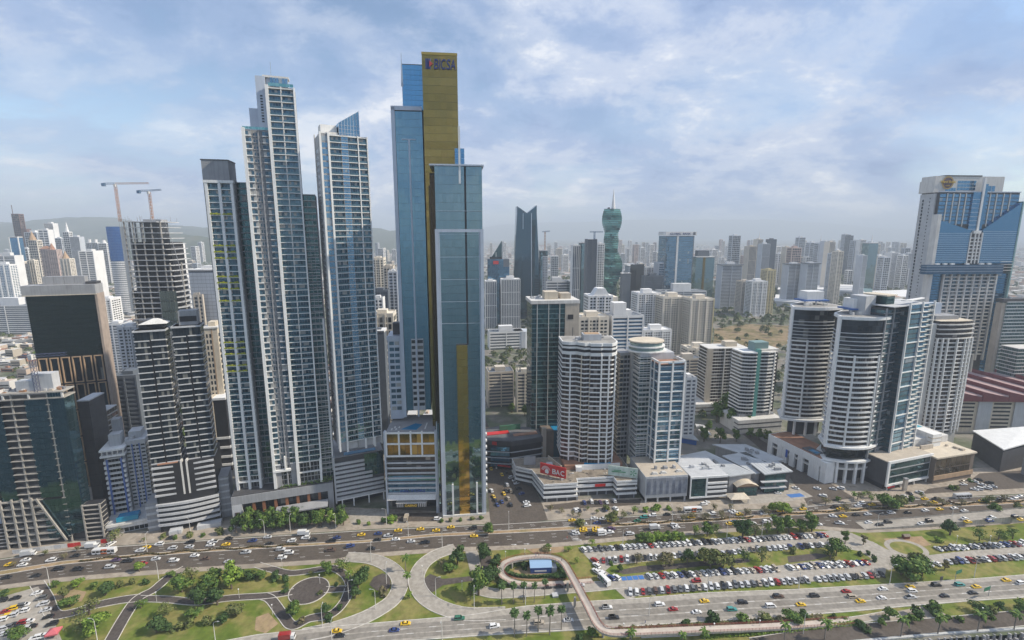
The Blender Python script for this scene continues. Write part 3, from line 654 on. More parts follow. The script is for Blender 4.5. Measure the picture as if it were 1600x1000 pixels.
# --- twin black towers on a curved banded podium
x, y, w, a = base2(249, 835, 346, 816)
b = Bld('twin_black_tower', 'pair of black glass towers with thin white floor bands on one curved podium', x, y, a, w=w, d=26)
zt1, zt2 = ztop(213, 517, y + 4), ztop(276, 511, y + 9); zp = ztop(240, 728, y + 2)
def bowed(x0, x1, y0, bow, yb, n=7): return [(x0 + (x1 - x0) * k / n, y0 - bow * sin(pi * k / n)) for k in range(n + 1)] + [(x1, yb), (x0, yb)]
wl = w * .455
for (x0, x1, zt, yy) in ((0.0, wl, zt1, 3.5), (w * .565, w * .99, zt2, 3.5)):
    b.box('tower_wall', W_BLACK, x0, x1, yy, 13, zp, zt)
    mid = (x0 + x1) / 2; nzf = int((zt - zp - 6) / 3.35)
    glaze(b, G_DARK, [((x0, yy), (mid - .7, yy), zp, zt - 6, 5, nzf, .08, .5), ((mid + .7, yy - .5), (x1, yy - .5), zp, zt - 6, 5, nzf, .08, .5),
                      ((x0, yy), (x1, yy), zt - 5.8, zt - .6, 10, 1, .1, .2), ((x1, yy), (x1, 13), zp, zt, 6, nzf, .1, .6), ((x0, 13), (x0, yy), zp, zt, 6, nzf, .1, .6)])
    b.box('bay_wall', W_BLACK, mid + .6, x1, yy - .5, yy, zp, zt - 6)
    zs = [zp + (zt - 6 - zp) * k / nzf for k in range(nzf + 1)]
    b.slabs('floor_band', W_LGREY, rect(x0 - .25, mid - .5, yy - .55, yy + .3), zs, .5); b.slabs('floor_band', W_LGREY, rect(mid + .5, x1 + .25, yy - 1.0, yy + .1), [z + .25 for z in zs], .5)
    b.slabs('side_band', W_OFF, rect(x1, x1 + .3, yy - .4, 13), zs, .45)
    b.box('roof_band', W_LGREY, x0 - .5, x1 + .5, yy - 1, 13.5, zt - .8, zt)
b.add('shade_sail', MB().prism([(2, 4), (15, 4), (15, 12), (2, 12)], zt1 + 3, zt1 + 5.5, top=[(8, 7), (10, 7), (10, 9), (8, 9)]), W_OFF)
b.box('roof_wall', W_DARK, 1, wl - 1, 9, 12.5, zt1, zt1 + 4.5); b.box('roof_house', W_GREY, w * .66, w * .95, 6, 12.5, zt2, zt2 + 8); b.box('roof_opening', W_BLACK, w * .68, w * .94, 5.9, 6, zt2 + 2, zt2 + 5)
# podium
b.add('podium_wall', MB().prism(bowed(0.6, w - .6, 1.6, 1.3, 24), 4, zp), W_BLACK)
zs = [4.2, 7.4, 10.4, 13.4, 16.2]
b.slabs('podium_band', W_LGREY, bowed(0, w, .4, 1.8, 6), zs, 1.25)
zq = [22 + (zp - 24) * k / 5 for k in range(6)]
b.slabs('garage_band', W_LGREY, rect(.2, w * .47, .5, 4), zq, 1.0); b.slabs('garage_band', W_LGREY, rect(w * .54, w * .98, .5, 4), zq, 1.0)
b.fins('garage_frame', W_OFF, [(w * .455, .2), (w * .54, .2)], .9, 3, 21.5, zp + 1.2)
glaze(b, G_DARK, [((.6, 1.5), (w - .6, 1.5), 17.6, 21.6, 10, 1, .25, .1)])
b.fins('mullion_post', W_TAN, [(w * f_, .9) for f_ in (.2, .36, .6, .78)], .4, .5, 17.5, 21.8)
b.fins('ground_column', W_BLACK, [(w * f_, 1.2) for f_ in (.02, .25, .5, .75, .95)], 1, 1, 0, 4.2)
b.copies('ramp_wall', MB().box(0, 6, -4, .5, 0, 2.4), W_LGREY, [(w * .18, 0, 0), (w * .62, 0, 0), (w * .82, 0, 0)])
b.box('roof_terrace', W_TERRA, 3, wl * .9, 1.2, 3.4, zp, zp + .3)
b.box('side_stair', W_GREY, w - .2, w + 5, 5, 18, 0, 26); b.slabs('stair_band', W_LGREY, rect(w, w + 5.2, 4.7, 7), [4, 8, 12, 16, 20, 24], 1.0)
b.box('side_annex', W_GREY, -6, -.1, 5, 18, 0, 17); b.slabs('annex_band', W_LGREY, rect(-6.2, 0, 4.6, 6), [2, 6, 10, 14], 1.3)

# --- cream block glimpsed between the black towers and the yellow-planted tower
x, y, w, zt = face(317, 514, 330, 339, radians(15))
b = Bld('cream_slab_block', 'cream blank-sided apartment block peeping out right of the twin black towers', x, y, radians(15), w=w, d=14)
b.box('wall', W_CREAM, 0, w, 0, 16, 0, zt); glaze(b, G_DARK, [((1, 0), (5, 0), 6, zt - 3, 2, 22, 1.0, 1.6), ((w, 1), (w, 15), 6, zt - 3, 4, 24, 1.2, 1.5)])
b.box('cornice', W_OFF, -.5, w + .5, -.5, 16.5, zt, zt + 1); b.box('roof_house', W_CREAM, 2, w - 2, 4, 12, zt + 1, zt + 4); b.box('seam', W_TAN, w * .55, w * .62, -.1, .1, 4, zt)
# --- low white deck building between them at street level
x, y, w, zt = face(326, 622, 322, 352, radians(12))
b = Bld('white_deck_house', 'small white house with open dark decks in the gap left of the yellow-planted tower', x, y, radians(12), w=w, d=14)
b.box('wall', W_BLACK, .4, w - .4, .6, 14, 0, zt - 1); b.slabs('deck', W_WHITE, rect(0, w, 0, 14), [4, 10, 17, 24, zt - 2], 1.6); b.box('end_wall', W_CREAM, -.3, 2.2, .2, 14.3, 0, zt)
# ------------------------------------------------------------------ three white and glass residential towers
PX, PY, PW, PA = base2(360.5, 778, 520, 754, 19.0)
Zp = 19.0
b = Bld('hotel_podium', 'grey podium with orange pillars and a green terrace under the left and middle residential towers', PX, PY, PA, w=PW, d=24)
b.box('upper_wall', W_GREY, 0, PW, 0, 30, 14, Zp); b.box('soffit_wall', W_BLACK, 1, PW - 1, 2.2, 29, 0, 14)
b.box('end_pier', W_LGREY, 0, 5.2, -.15, 6, 0, 14); b.box('end_pier', W_GREY, PW - 3.2, PW, -.1, 6, 0, 14)
b.fins('orange_pillar', wall('orange_pillar', (0.27, 0.115, 0.055), .7), [(PW * f_, .6) for f_ in (.19, .285, .40, .51, .62, .73, .84)], 1.5, 1.3, 0, 14)
b.box('entrance_canopy', W_GREY, PW * .42, PW * .94, -8.0, .4, 8.2, 8.9)
glaze(b, G_DARK, [((5.2, 2.2), (PW - 3, 2.2), 2, 13, 14, 3, .3, .4)])
b.box('terrace_edge', W_DARK, .4, PW - .4, .5, 29.5, Zp, Zp + .5)
mb = MB(); r_ = random.Random(3)
for k in range(700):
    xx, yy = r_.uniform(PW * .47, PW * .99), r_.uniform(.6, 8); zz_ = Zp + .5 + r_.random() * 1.6; s_ = r_.uniform(.25, .6); t_ = r_.uniform(0, pi)
    mb.face([(xx - s_ * cos(t_), yy - s_ * sin(t_), zz_ - .2), (xx + s_ * cos(t_), yy + s_ * sin(t_), zz_ - .1), (xx + s_ * .4, yy + .3, zz_ + s_)], r_.random())
M_LEAF = by_rnd('leaf_mid', [(0.059, 0.112, 0.022), (0.087, 0.157, 0.029), (0.123, 0.193, 0.039), (0.07, 0.133, 0.034), (0.161, 0.217, 0.048)], .75)
b.add('terrace_hedge', mb, M_LEAF, kind='stuff')
mb = MB().box(1.4, 3.8, -.35, -.2, 3.5, 9.5); b.add('wall_panel', mb, plain('dark_emblem', (.05, .03, .03), .5))

def loc(px, dy): # foot point on the podium line at parameter px, set back dy
    return PX + cos(PA) * px - sin(PA) * dy, PY + sin(PA) * px + cos(PA) * dy
# --- tower one: yellow-green planters
A1 = radians(13)
x, y, w, zt = face(318, 281, 262, 364, A1)
b = Bld('planter_tower', 'slender white framed tower with yellow green planters on some balconies', x, y, A1, w=w, d=15)
z0 = Zp + .5
b.box('wall', W_GREY, .15, w - .15, 1.7, 16, z0, zt)
zs = balcony_front(b, 0, w, 0, z0 + 8, zt - 1.6, 3.3, [(1.5, w * .5 - .5), (w * .5 + .6, w - 1.6)], W_WHITE, G_RAIL, G_APT)
b.fins('fin', W_WHITE, [(.2, -.35), (w * .5 - .5, -.35), (w - 1.6, -.35)], 1.35, 1.9, z0, zt)
b.box('crown_beam', W_WHITE, -.3, w + .2, -.5, 2, zt - 1.4, zt)
b.box('base_slab', W_WHITE, 0, w, -.2, 4, z0 + 4.2, z0 + 4.9)
glaze(b, G_DARK, [((1.5, 1.7), (w - 1.5, 1.7), z0, z0 + 8, 6, 2, .3, .6)])
M_YG = by_rnd('yellow_green_leaf', [(.30, .34, .02), (.40, .40, .03), (.22, .30, .03), (.45, .43, .06)], .7)
mb = MB(); r_ = random.Random(5)
for (p0, p1) in ((1.0, w * .5 - .3), (w * .5 + .3, w - 1.0)):
    for k in range(46):
        xx = r_.uniform(p0, p1); s_ = r_.uniform(.2, .45); zz_ = r_.uniform(.3, 1.05)
        mb.face([(xx - s_, -.1 - r_.random() * .4, zz_ - .25), (xx + s_, -.1 - r_.random() * .4, zz_ - .2), (xx + r_.uniform(-.2, .2), -.3, zz_ + s_)], r_.random())
hits = sorted({min(range(len(zs)), key=lambda i: abs(zs[i] - at(340, v, y).z)) for v in (340, 383, 393, 404, 437, 448, 458, 469, 535, 547, 558, 570, 582)})
b.copies('balcony_planter', mb, M_YG, [(0, 0, zs[i] + .2) for i in hits])
b.box('rear_wall', W_GREY, -2.0, w - 3, 5, 17, z0, ztop(312, 250, y + 5)); b.box('rear_wall_cap', W_DARK, -2.3, w - 2.8, 4.8, 17.2, ztop(312, 250, y + 5), ztop(312, 250, y + 5) + .5)
# recessed wing to the right
wx = w + 9.0; zw = ztop(370, 284, y + 6)
b.box('recessed_wing', W_GREY, w, wx, 5.0, 17, z0, zw); nzz = int((zw - z0) / 3.3)
glaze(b, G_DGREEN, [((w, 5), (wx, 5), z0, zw, 4, nzz, .2, .7)])
b.slabs('wing_slab', W_GREY, rect(w, wx, 4.4, 5), [z0 + (zw - z0) * k / nzz for k in range(nzz)], .25)

# --- tower two: tallest, stepped
A2 = radians(19)
x, y, w, ztl = face(377, 201, 263, 420, A2)
b = Bld('stepped_tower', 'tallest white and glass tower of the trio, stepped with a higher right half', x, y, A2, w=w * 2, d=20)
zb = Zp + 1; wr = w + 13.6
zr = ztop(420, 132, y + 3)
b.box('side_wall', W_GREY, 0, w, 1.6, 20, zb, ztl); b.box('tall_wall', W_GREY, w, wr, 1.6, 9, zb, zr)
f3 = 3.3
balcony_front(b, w + .2, wr, 0, zb + 14, zr - 1.2, f3, [(w + 1.3, w + 6.8), (w + 7.3, wr - .6)], W_WHITE, G_RAIL, G_APT, paneW=1.3)
b.fins('fin', W_WHITE, [(w - .2, -.5)], 1.5, 2.1, zb, zr + .4); b.fins('slim_fin', W_WHITE, [(wr - .5, -.3)], .7, 2.0, zb + 6, zr)
b.fins('mid_column', W_OFF, [(w + 6.9, .1)], .6, 1.0, zb + 10, zr)
nl = int((ztl - zb - 14) / f3); zl_ = zb + 14
zsl = [zl_ + (ztl - zl_) * k / nl for k in range(nl)]
b.fins('fin', W_WHITE, [(0, -.6)], 1.5, 2.2, zb, ztl + .8)
b.copies('window_frame', MB().box(1.5, 4.2, -.2, 1.6, 0, .55), W_WHITE, [(0, 0, z) for z in zsl])
b.copies('window_frame', MB().box(w - 3.4, w - .5, .1, 1.6, 0, .45), W_LGREY, [(0, 0, z) for z in zsl])
glaze(b, G_APT, [((1.5, .4), (4.2, .4), zl_, ztl - .5, 2, nl, .1, .6), ((w - 3.4, .8), (w - .5, .8), zl_, ztl - .5, 2, nl, .1, .7), ((4.6, 1.6), (7.2, 1.6), zl_, ztl - 1, 2, nl, .7, 1.2), ((7.8, 1.6), (w - 3.6, 1.6), zl_, ztl - 1, 2, nl, .6, 1.2)])
b.box('pier', W_GREY, 7.2, 7.8, .8, 1.7, zb, ztl)
b.copies('spandrel', MB().box(4.3, w - 3.5, 1.2, 1.65, 0, .4), W_GREY, [(0, 0, z) for z in zsl])
b.box('infill', W_GREY, 1.5, 4.2, .45, 1.6, zb, ztl); b.box('infill', W_GREY, w - 3.4, w - .5, .85, 1.6, zb, ztl)
b.box('transfer_beam', W_WHITE, 0, w * .75, -.8, 1.6, zb + 10, zb + 11.2); b.box('transfer_post', W_WHITE, w * .5, w * .56, -.7, 1.6, zb + 11, zb + 19)
glaze(b, G_DARK, [((1.6, 1.6), (w - .6, 1.6), zb + 1, zb + 13, 6, 4, .3, .5), ((w + 1.5, 1.6), (wr - .6, 1.6), zb + 1, zb + 13, 6, 4, .3, .5)])
b.slabs('base_slab', W_WHITE, rect(w, wr, .2, 1.6), [zb + 7, zb + 13.6], .5); b.box('base_pier', W_WHITE, wr - 1.2, wr, -.4, 1.6, zb, zb + 15)
zw = ztop(480, 303, y + 7); wx = wr + 6.6; nzz = int((zw - zb - 6) / f3)
b.box('side_wing', W_GREY, wr, wx, 4.5, 20, zb, zw); b.slabs('wing_slab', W_OFF, rect(wr, wx, 3.6, 5), [zb + 6 + (zw - zb - 6) * k / nzz for k in range(nzz + 1)], .3)
glaze(b, G_DGREEN, [((wr, 4.5), (wx, 4.5), zb, zw, 3, nzz, .3, .8)]); b.box('wing_fin', W_WHITE, wx - .8, wx + .2, 3.2, 5, zb + 5, ztop(497, 501, y + 8))
b.box('side_face_stand_in', W_STEEL, w - 4.8, w - .2, 2.6, 8.5, ztl, ztop(410, 119, y + 10) - 1); mb = MB(); panes_into(mb, (w - 3.4, 2.6), (w - 1.6, 2.6), ztl + 4, zr - 4, 1, 10, .6, 2.2, .06); b.add('side_face_window', mb, G_DARK, kind='stuff')  # box with windows standing in for the taller half's side wall
# roofs
b.box('penthouse', W_STEEL, 3.5, w - .6, 6, 17, ztl, ztop(392, 168, y + 6)); glaze(b, G_RAILT, [((.4, .2), (w - .4, .2), ztl + .1, ztl + 1.4, 8, 1, .06, 0)], name='roof_railing')
zpk = ztop(410, 119, y + 10); b.box('penthouse', W_STEEL, w + .2, wr - 3.5, 5, 9, zr, zpk - 1); b.box('penthouse_roof', W_OFF, w - 1.5, wr - 2.5, 4, 9.5, zpk - 1, zpk)
glaze(b, G_SKY, [((w + 2, 3.5), (wr - 3, 3.5), zr, zr + 5, 6, 1, .15, .2)], name='penthouse_glass'); b.box('penthouse_front', W_LGREY, w + 2, wr - 3, 3.6, 7, zr, zr + 5.2)
glaze(b, G_RAILT, [((w + 1.4, .3), (wr - .3, .3), zr, zr + 1.6, 7, 1, .06, 0)], name='roof_railing')
b.add('antenna', MB().bar((w + 2, 12, zpk), (w + 2, 12, zpk + 9), .15), W_GREY); roof_kit(b, 1, w, 8, 15, ztl, 2)
mb = MB(); n_ = 60
panes_into(mb, (0, 20), (0, 1.6), zb + 10, ztl, 5, nl, 1.6, 1.7, .05); panes_into(mb, (wr, 1.6), (wr, 4.4), zw, zr, 1, 24, .5, 1.2, .05); b.add('side_window', mb, G_APT, kind='stuff')

# --- tower three: wedge of glass on top, turned further
A3 = radians(29)
zb3 = ztop(522, 706, 268)
x, y, w, zt = face(499, 207, 268, 574, A3)
b = Bld('wedge_top_tower', 'white and blue glass tower of the trio with a slanted glass wedge on its roof', x, y, A3, w=w, d=18)
b.box('wall', W_LGREY, .1, w, 1.6, 20, zb3, zt)
c1, c2, c3, c4 = w * .05, w * .17, w * .43, w * .58
zs = balcony_front(b, c2, w, 0, zb3 + 5, zt - 1, 3.3, [(c2 + .4, c3), (c4 + .3, w * .78), (w * .80, w - .5)], W_WHITE, G_RAIL, G_APT, paneW=1.3)
nf = len(zs)
b.box('bay_wall', W_GREY, c3, c4, .3, 1.6, zb3, zt); b.box('bay_wall', W_GREY, 0.6, c2, .3, 1.6, zb3, zt)
glaze(b, G_SKY, [((c3 + .2, .3), (c4 - .1, .3), zb3 + 5, zt - 1, 3, nf * 2, .1, .3), ((.8, .3), (c2 - .5, .3), zb3 + 5, zt - 1, 2, nf, .15, .9)])
b.fins('fin', W_WHITE, [(-.3, -.4), (c2 - .4, -.4)], 1.0, 2.0, zb3, zt + .5); b.fins('slim_fin', W_WHITE, [(w * .78, -.2), (w - .5, -.3)], .55, 1.9, zb3, zt)
b.fins('base_column', W_WHITE, [(c2 - .4, -.2), (c4, -.2), (w * .8, -.2)], 1.1, 1.1, zb3 - 1, zb3 + 5)
mb = MB()
for (ya, yb_) in ((6, 8), (9.5, 12), (14, 16.5)): panes_into(mb, (0.1, yb_), (0.1, ya), zb3 + 10, zt - 6, 1, nf - 4, .3, 1.5, .06)
b.add('side_window', mb, G_DARK, kind='stuff')
b.box('side_cladding', W_OFF, -.25, .1, 4.5, 5.3, zb3, zt); b.box('side_cladding', W_OFF, -.2, .1, 17.5, 20, zb3, zt + 2)
zw1, zw2 = ztop(527, 190, y + 5), ztop(562, 172, y + 10); mb = MB()
x0_, x1_ = w * .42, w * .86
mb.v += [(x0_, 3, zt), (x1_, 3, zt), (x1_, 12, zt), (x0_, 12, zt), (x0_, 3, zw1), (x1_, 3, zw2), (x1_, 12, zw2), (x0_, 12, zw1)]
for f_ in ((0, 1, 5, 4), (1, 2, 6, 5), (2, 3, 7, 6), (3, 0, 4, 7), (4, 5, 6, 7)): mb.f.append(f_); mb.m.append(0); mb.r.append(.4)
wedge = b.add('glass_wedge', mb, G_SKY)
mb = MB()
for k in range(8):
    t_ = k / 7; xx = x0_ + (x1_ - x0_) * t_; mb.bar((xx, 2.9, zt), (xx, 2.9, zw1 + (zw2 - zw1) * t_), .18)
for k in range(1, 6): mb.bar((x0_, 2.9, zt + 2 * k - .6), (x1_, 2.9, zt + 2 * k - .6), .14) if zt + 2 * k < zw1 else None
b.add('wedge_mullion', mb, W_STEEL, wedge)
b.box('lift_house', W_WHITE, 1.5, w * .40, 6, 14, zt, zw1 - 1); b.box('lift_house', W_OFF, 4, w * .40, 3.5, 6, zt, zw1 - 5)
# --- its striped garage
x, y, w, a = base2(527, 796, 603, 780)
zg = ztop(523, 716, y + 1)
b = Bld('striped_garage', 'dark garage block with pale horizontal stripes and a roof pool below the wedge-topped tower', x, y, a, w=w, d=26)
b.box('wall', W_DARK, .4, w - .2, .5, 30, 6, zg)
zs = [6 + (zg - 8) * k / 9 for k in range(9)]
for i, z in enumerate(zs): b.box('stripe', W_LGREY, 0, w * (.98 if i < 4 else (.60 if i > 5 else .75)), -.1, .5, z, z + 1.5)
glaze(b, G_DGREEN, [((w * .6, .45), (w - .2, .45), 18, zg - .5, 8, 7, .08, .1)])
b.fins('leg', W_WHITE, [(w * f_, .2) for f_ in (.10, .33, .64, .95)], .7, .9, 0, 6.3); b.box('soffit', W_WHITE, 0, w, -.2, 1.5, 5.4, 6)
b.box('under_wall', W_BLACK, 2, w - 1, 6, 28, 0, 5.4)
b.box('roof_terrace', W_GREY, .5, w - .3, .6, 29, zg, zg + .3); b.box('pool', M_POOL, w * .2, w * .85, 2, 6, zg + .25, zg + .5); b.box('roof_rail', W_STEEL, .4, .6, .5, 20, zg, zg + 1.2)
b.box('end_frame', W_LGREY, -.6, .3, -.3, 2, 4, zg + .8)
# ------------------------------------------------------------------ gold and teal office tower with hotel
x, y, w, a = base2(692.5, 807.5, 759, 803)
AB = a
zt = ztop(687, 259, y); zf = ztop(688, 358, y)
b = Bld('gold_teal_office_tower', 'tall teal glass office tower with a gold slab behind and gold stripe down its front', x, y, a, w=w, d=22)
D = 26
b.box('front_wall', W_DARK, .2, w - .2, .3, D, 0, zt)
nf = int(zt / 4.1)
gs, ge = w * .385, w * .635   # gold stripe
zg = ztop(725, 540, y)
def lowskip(i, j): return False
segs = [((1.4, .3), (gs, .3), 3, zg, 5, int(zg / 4.1), .03, .09, .03), ((ge, .3), (w - 1.6, .3), 3, zg, 5, int(zg / 4.1), .03, .09, .03),
        ((1.4, .3), (w * .62, .3), zg, zf - 1.5, 8, int((zf - zg) / 4.1), .03, .09, .03), ((w * .66, .3), (w - 1.6, .3), zg, zf - 1.5, 5, int((zf - zg) / 4.1), .03, .09, .03),
        ((.3, .3), (w * .62, .3), zf, zt, 8, int((zt - zf) / 4.1), .03, .09, .03), ((w * .66, .3), (w - .2, .3), zf, zt, 5, int((zt - zf) / 4.1), .03, .09, .03),
        ((w - .2, .3), (w - .2, D), 0, zt, 10, nf, .05, .12, .03), ((.2, D), (.2, .3), 0, zt, 10, nf, .05, .12, .03)]
glaze(b, G_TEAL, segs, name='glass_panel')
mb = MB(); panes_into(mb, (gs + .1, -.25), (ge - .1, -.25), 0.5, zg, 2, int(zg / 4.1), .03, .08, .02)
b.add('gold_panel', mb, glass('bright_gold_glass', (.48, .31, .07), (.56, .38, .10), .9, .07), kind='stuff'); b.box('gold_stripe_back', W_DARK, gs, ge, -.25, .3, 0, zg + .6)
b.box('seam', W_BLACK, w * .625, w * .655, .05, .3, zg, zt)
b.fins('frame_post', W_STEEL, [(-.3, -.5), (w - 1.5, -.5)], 1.8, 1.3, 0, zf); b.box('frame_lintel', W_STEEL, 1.5, w - 1.5, -.45, .4, zf - 1.6, zf)
b.fins('inner_post', W_STEEL, [(1.6, -.2), (w - 2.2, -.2)], .5, .5, 0, zf - 1.6)
b.fins('street_post', W_WHITE, [(w * .22, -1.0), (w * .78, -1.0)], 1.0, 1.0, 0, 21); b.box('street_plinth', W_OFF, 0, w, -1.2, -.1, 0, 1.2)
b.box('top_slab', W_STEEL, -2.2, w + .8, -.9, D, zt, zt + .9)
mb = MB()
for k in range(16): mb.box(-2.4 + k * (w + 3) / 16, -1.6 + k * (w + 3) / 16, -1.6, -.8, zt + .1, zt + .7)
b.add('eave_bracket', mb, W_STEEL, kind='stuff')
b.box('lift_tower', W_STEEL, w * .44, w * .64, 8, 14, zt, ztop(722, 231, y + 8)); glaze(b, G_BLUE, [((w * .44, 8), (w * .64, 8), zt, ztop(722, 231, y + 8), 3, 4, .05, .1)])
b.add('mast', MB().bar((w * .53, -.6, zt - 9), (w * .53, -.6, ztop(724, 197, y)), 1.0), W_WHITE)
b.copies('side_balcony', MB().box(0, 1.6, 0, 3, 0, 1.0), W_WHITE, [(w - .2, 3, 12 + 4.1 * k) for k in range(10)])
mb = MB(); [mb.box(.4, w - .4, .02, .2, z_, z_ + .16) for z_ in (zg + 12.3 * k for k in range(1, int((zt - zg) / 12.3)))]; b.add('floor_line', mb, W_STEEL, kind='stuff')
# gold slab behind
yg = 13.0
pgl, pgr = at(659, 84, y + yg + 2), at(714, 84, y + yg + 3)
loc_ = lambda p: ((p.x - x) * cos(a) + (p.y - y) * sin(a), -(p.x - x) * sin(a) + (p.y - y) * cos(a))
g0, g1 = loc_(pgl)[0], loc_(pgr)[0]; zgold = pgl.z
b.box('gold_wall', W_DARK, g0 + .1, g1 - .1, yg + .3, D + 14, 0, zgold)
nzg = int(zgold / 4.1)
mb = MB(); gr = random.Random(6); rowr = [min(.999, max(.01, gr.gauss(.6, .22))) for _ in range(nzg)]; panes_into(mb, (g0, yg + .3), (g1, yg + .3), 4, zgold, 6, nzg, .03, .10, .05, .008, None, lambda i, j: min(.999, max(.01, rowr[j] + gr.uniform(-.08, .08)))); panes_into(mb, (g1 - .1, yg + .3), (g1 - .1, D + 14), zt - 10, zgold, 6, 18, .05, .1, .05)
b.add('gold_panel', mb, G_GOLD, kind='stuff')
b.box('gold_crown', plain('gold_trim', (.42, .30, .08), .3, .8), g0 - .1, g1 + .1, yg - .1, yg + .3, zgold - 1.2, zgold + .1)
b.fins('gold_step', plain('bronze_trim', (.10, .07, .025), .3, .7), [(-3.6, yg - 1.5)], 1.2, 1.5, 6, zt - 9)
# sign on the gold crown: emblem and letters
ns = Vector((g0, yg, zgold))
M_SIGN = plain('sign_navy', (.02, .035, .16), .4); M_SIGNR = plain('sign_red', (.5, .06, .05), .4)
def text_mesh(txt, size, ext=0.12, shear=0.0):
    cu = bpy.data.curves.new('txt', 'FONT'); cu.body = txt; cu.size = size; cu.extrude = ext; cu.shear = shear; cu.offset = 0.012 * size
    o = bpy.data.objects.new('txt', cu); COL.objects.link(o)
    dg = bpy.context.evaluated_depsgraph_get(); me = bpy.data.meshes.new_from_object(o.evaluated_get(dg))
    bpy.data.objects.remove(o); return me
def sign_text(b, name, txt, size, mat, x, y, z, width=None, rz=0.0, parent=None, shear=0.0, hx=1.0):
    me = text_mesh(txt, size, shear=shear); me.materials.clear(); me.materials.append(mat)
    o = obj(name, me, parent or (b.root if isinstance(b, Bld) else b), (x, y, z)); o.rotation_euler = (pi / 2, 0, rz)
    if width:
        xs_ = [v.co.x for v in me.vertices]; s_ = width / max(.01, max(xs_) - min(xs_)); o.scale = (s_, 1, 1)
    return o
sw = g1 - g0
for k, ch in enumerate('BICSA'): sign_text(b, 'sign_letter', ch, 7.2, M_SIGN, g0 + sw * (.32 + (0, .145, .205, .355, .485)[k]), yg - .35, zgold - 8.2, sw * (.135, .05, .135, .125, .15)[k], shear=.12)
for k in range(3): b.add('sign_emblem', MB().prism([(0, 0), (.75 - .1 * k, 0), (1.1 - .1 * k, .3), (.4, .3)], zgold - 8.2, zgold - 3.2), M_SIGN, loc=(g0 + sw * .10 + k * .95, yg - .3, 0))
b.add('sign_emblem', MB().face([(0, 0, -1.6), (1.9, 0, 0), (0, 0, 1.6)]).face([(0, .1, 1.6), (1.9, .1, 0), (0, .1, -1.6)]), M_SIGNR, loc=(g0 + sw * .21, yg - .45, zgold - 5.7))
# dark slot between
b.box('dark_slot', W_BLACK, -2.6, .2, 6, yg + 1, 0, zt - 3)
glaze(b, glass('bronze_black_glass', (.05, .035, .02), (.07, .05, .025), .8, .05), [((-2.6, 6), (.2, 6), 20, zt - 4, 2, 45, .05, .1)])

# --- hotel tower left of it
x, y, w, zt2 = face(613, 167, 284, 659, AB)
b = Bld('blue_hotel_tower', 'slim blue glass hotel tower with pale edge frame left of the gold slab', x, y, AB, w=w, d=20)
zb = ztop(625, 642, y); Dh = 20
b.box('wall', W_DARK, .3, w, .4, Dh, zb, zt2); nf = int((zt2 - zb) / 4.1); s1 = w * .50
znb = ztop(640, 530, y); zc = ztop(640, 218, y)
glaze(b, glass('hotel_blue_glass', (0.16, 0.30, 0.37), (0.18, 0.325, 0.39), .9, .03), [((1.2, .4), (w, .4), znb, zt2 - 2, 8, int((zt2 - znb) / 4.1), .03, .09, .03), ((1.2, .4), (w * .33, .4), zb, znb, 3, 12, .03, .09, .03), ((w * .8, .4), (w, .4), zb, znb, 2, 12, .03, .09, .03)], name='glass_panel')
glaze(b, G_DARK, [((w * .35, .4), (w * .49, .4), zb + 2, znb, 1, 12, .1, 1.6, .12), ((w * .57, .4), (w * .78, .4), zb + 2, znb, 1, 12, .1, 1.6, .12)])
b.box('spandrel_wall', W_LGREY, w * .34, w * .79, .36, .42, zb, znb)
b.box('edge_frame', W_STEEL, -.9, 1.1, -.4, Dh, zb - 4, zt2); b.box('crown_frame', W_STEEL, -.9, w, -.4, Dh, zt2 - 1.6, zt2 + .6)
b.fins('fin', W_STEEL, [(s1, -.3)], .9, .8, zb - 4, zc); b.box('fin_head', W_STEEL, w * .28, w * .75, -.2, .3, zc, zc + .5)
zu = ztop(627, 99, y + 8); x0_ = loc_(at(627, 99, y + 8))[0] - loc_(Vector((x, y, 0)))[0]
b.box('upper_wall', W_DARK, x0_, w + 1.2, 8, Dh, zt2, zu); glaze(b, glass('hotel_bright_glass', (0.15, 0.38, 0.56), (0.165, 0.40, 0.58), .85, .04), [((x0_, 8), (w + 1.2, 8), zt2 + .5, zu - .4, 5, 9, .04, .1), ((w + 1.2, 8), (w + 1.2, Dh), zt2, zu, 3, 9, .05, .1), ((x0_, Dh), (x0_, 8), zt2, zu, 3, 9, .05, .1)])
b.add('corner_blade', MB().prism([(x0_ - .6, 7.6), (x0_ + .6, 7.6), (x0_ + .4, 8.4)], zu - 12, ztop(627, 82, y + 8), top=[(x0_ - .1, 7.9), (x0_ + .1, 7.9), (x0_, 8)]), W_STEEL)
# left lower wing of the hotel
zw = ztop(598, 525, y + 3); wl = 8.0
b.box('side_wing', W_STEEL, -wl - .9, -.95, 3, Dh, zb - 6, zw); glaze(b, G_APT, [((-wl, 3), (-1.8, 3), zb - 1, zw - 2.5, 2, 12, .4, 1.5)]); b.box('wing_frame', W_STEEL, -wl - 1.2, -.9, 2.6, 3.4, zw - 2.2, zw)
b.box('wing_roof_box', W_DARK, -wl + 2, -1.5, 8, 14, zw, zw + 7)
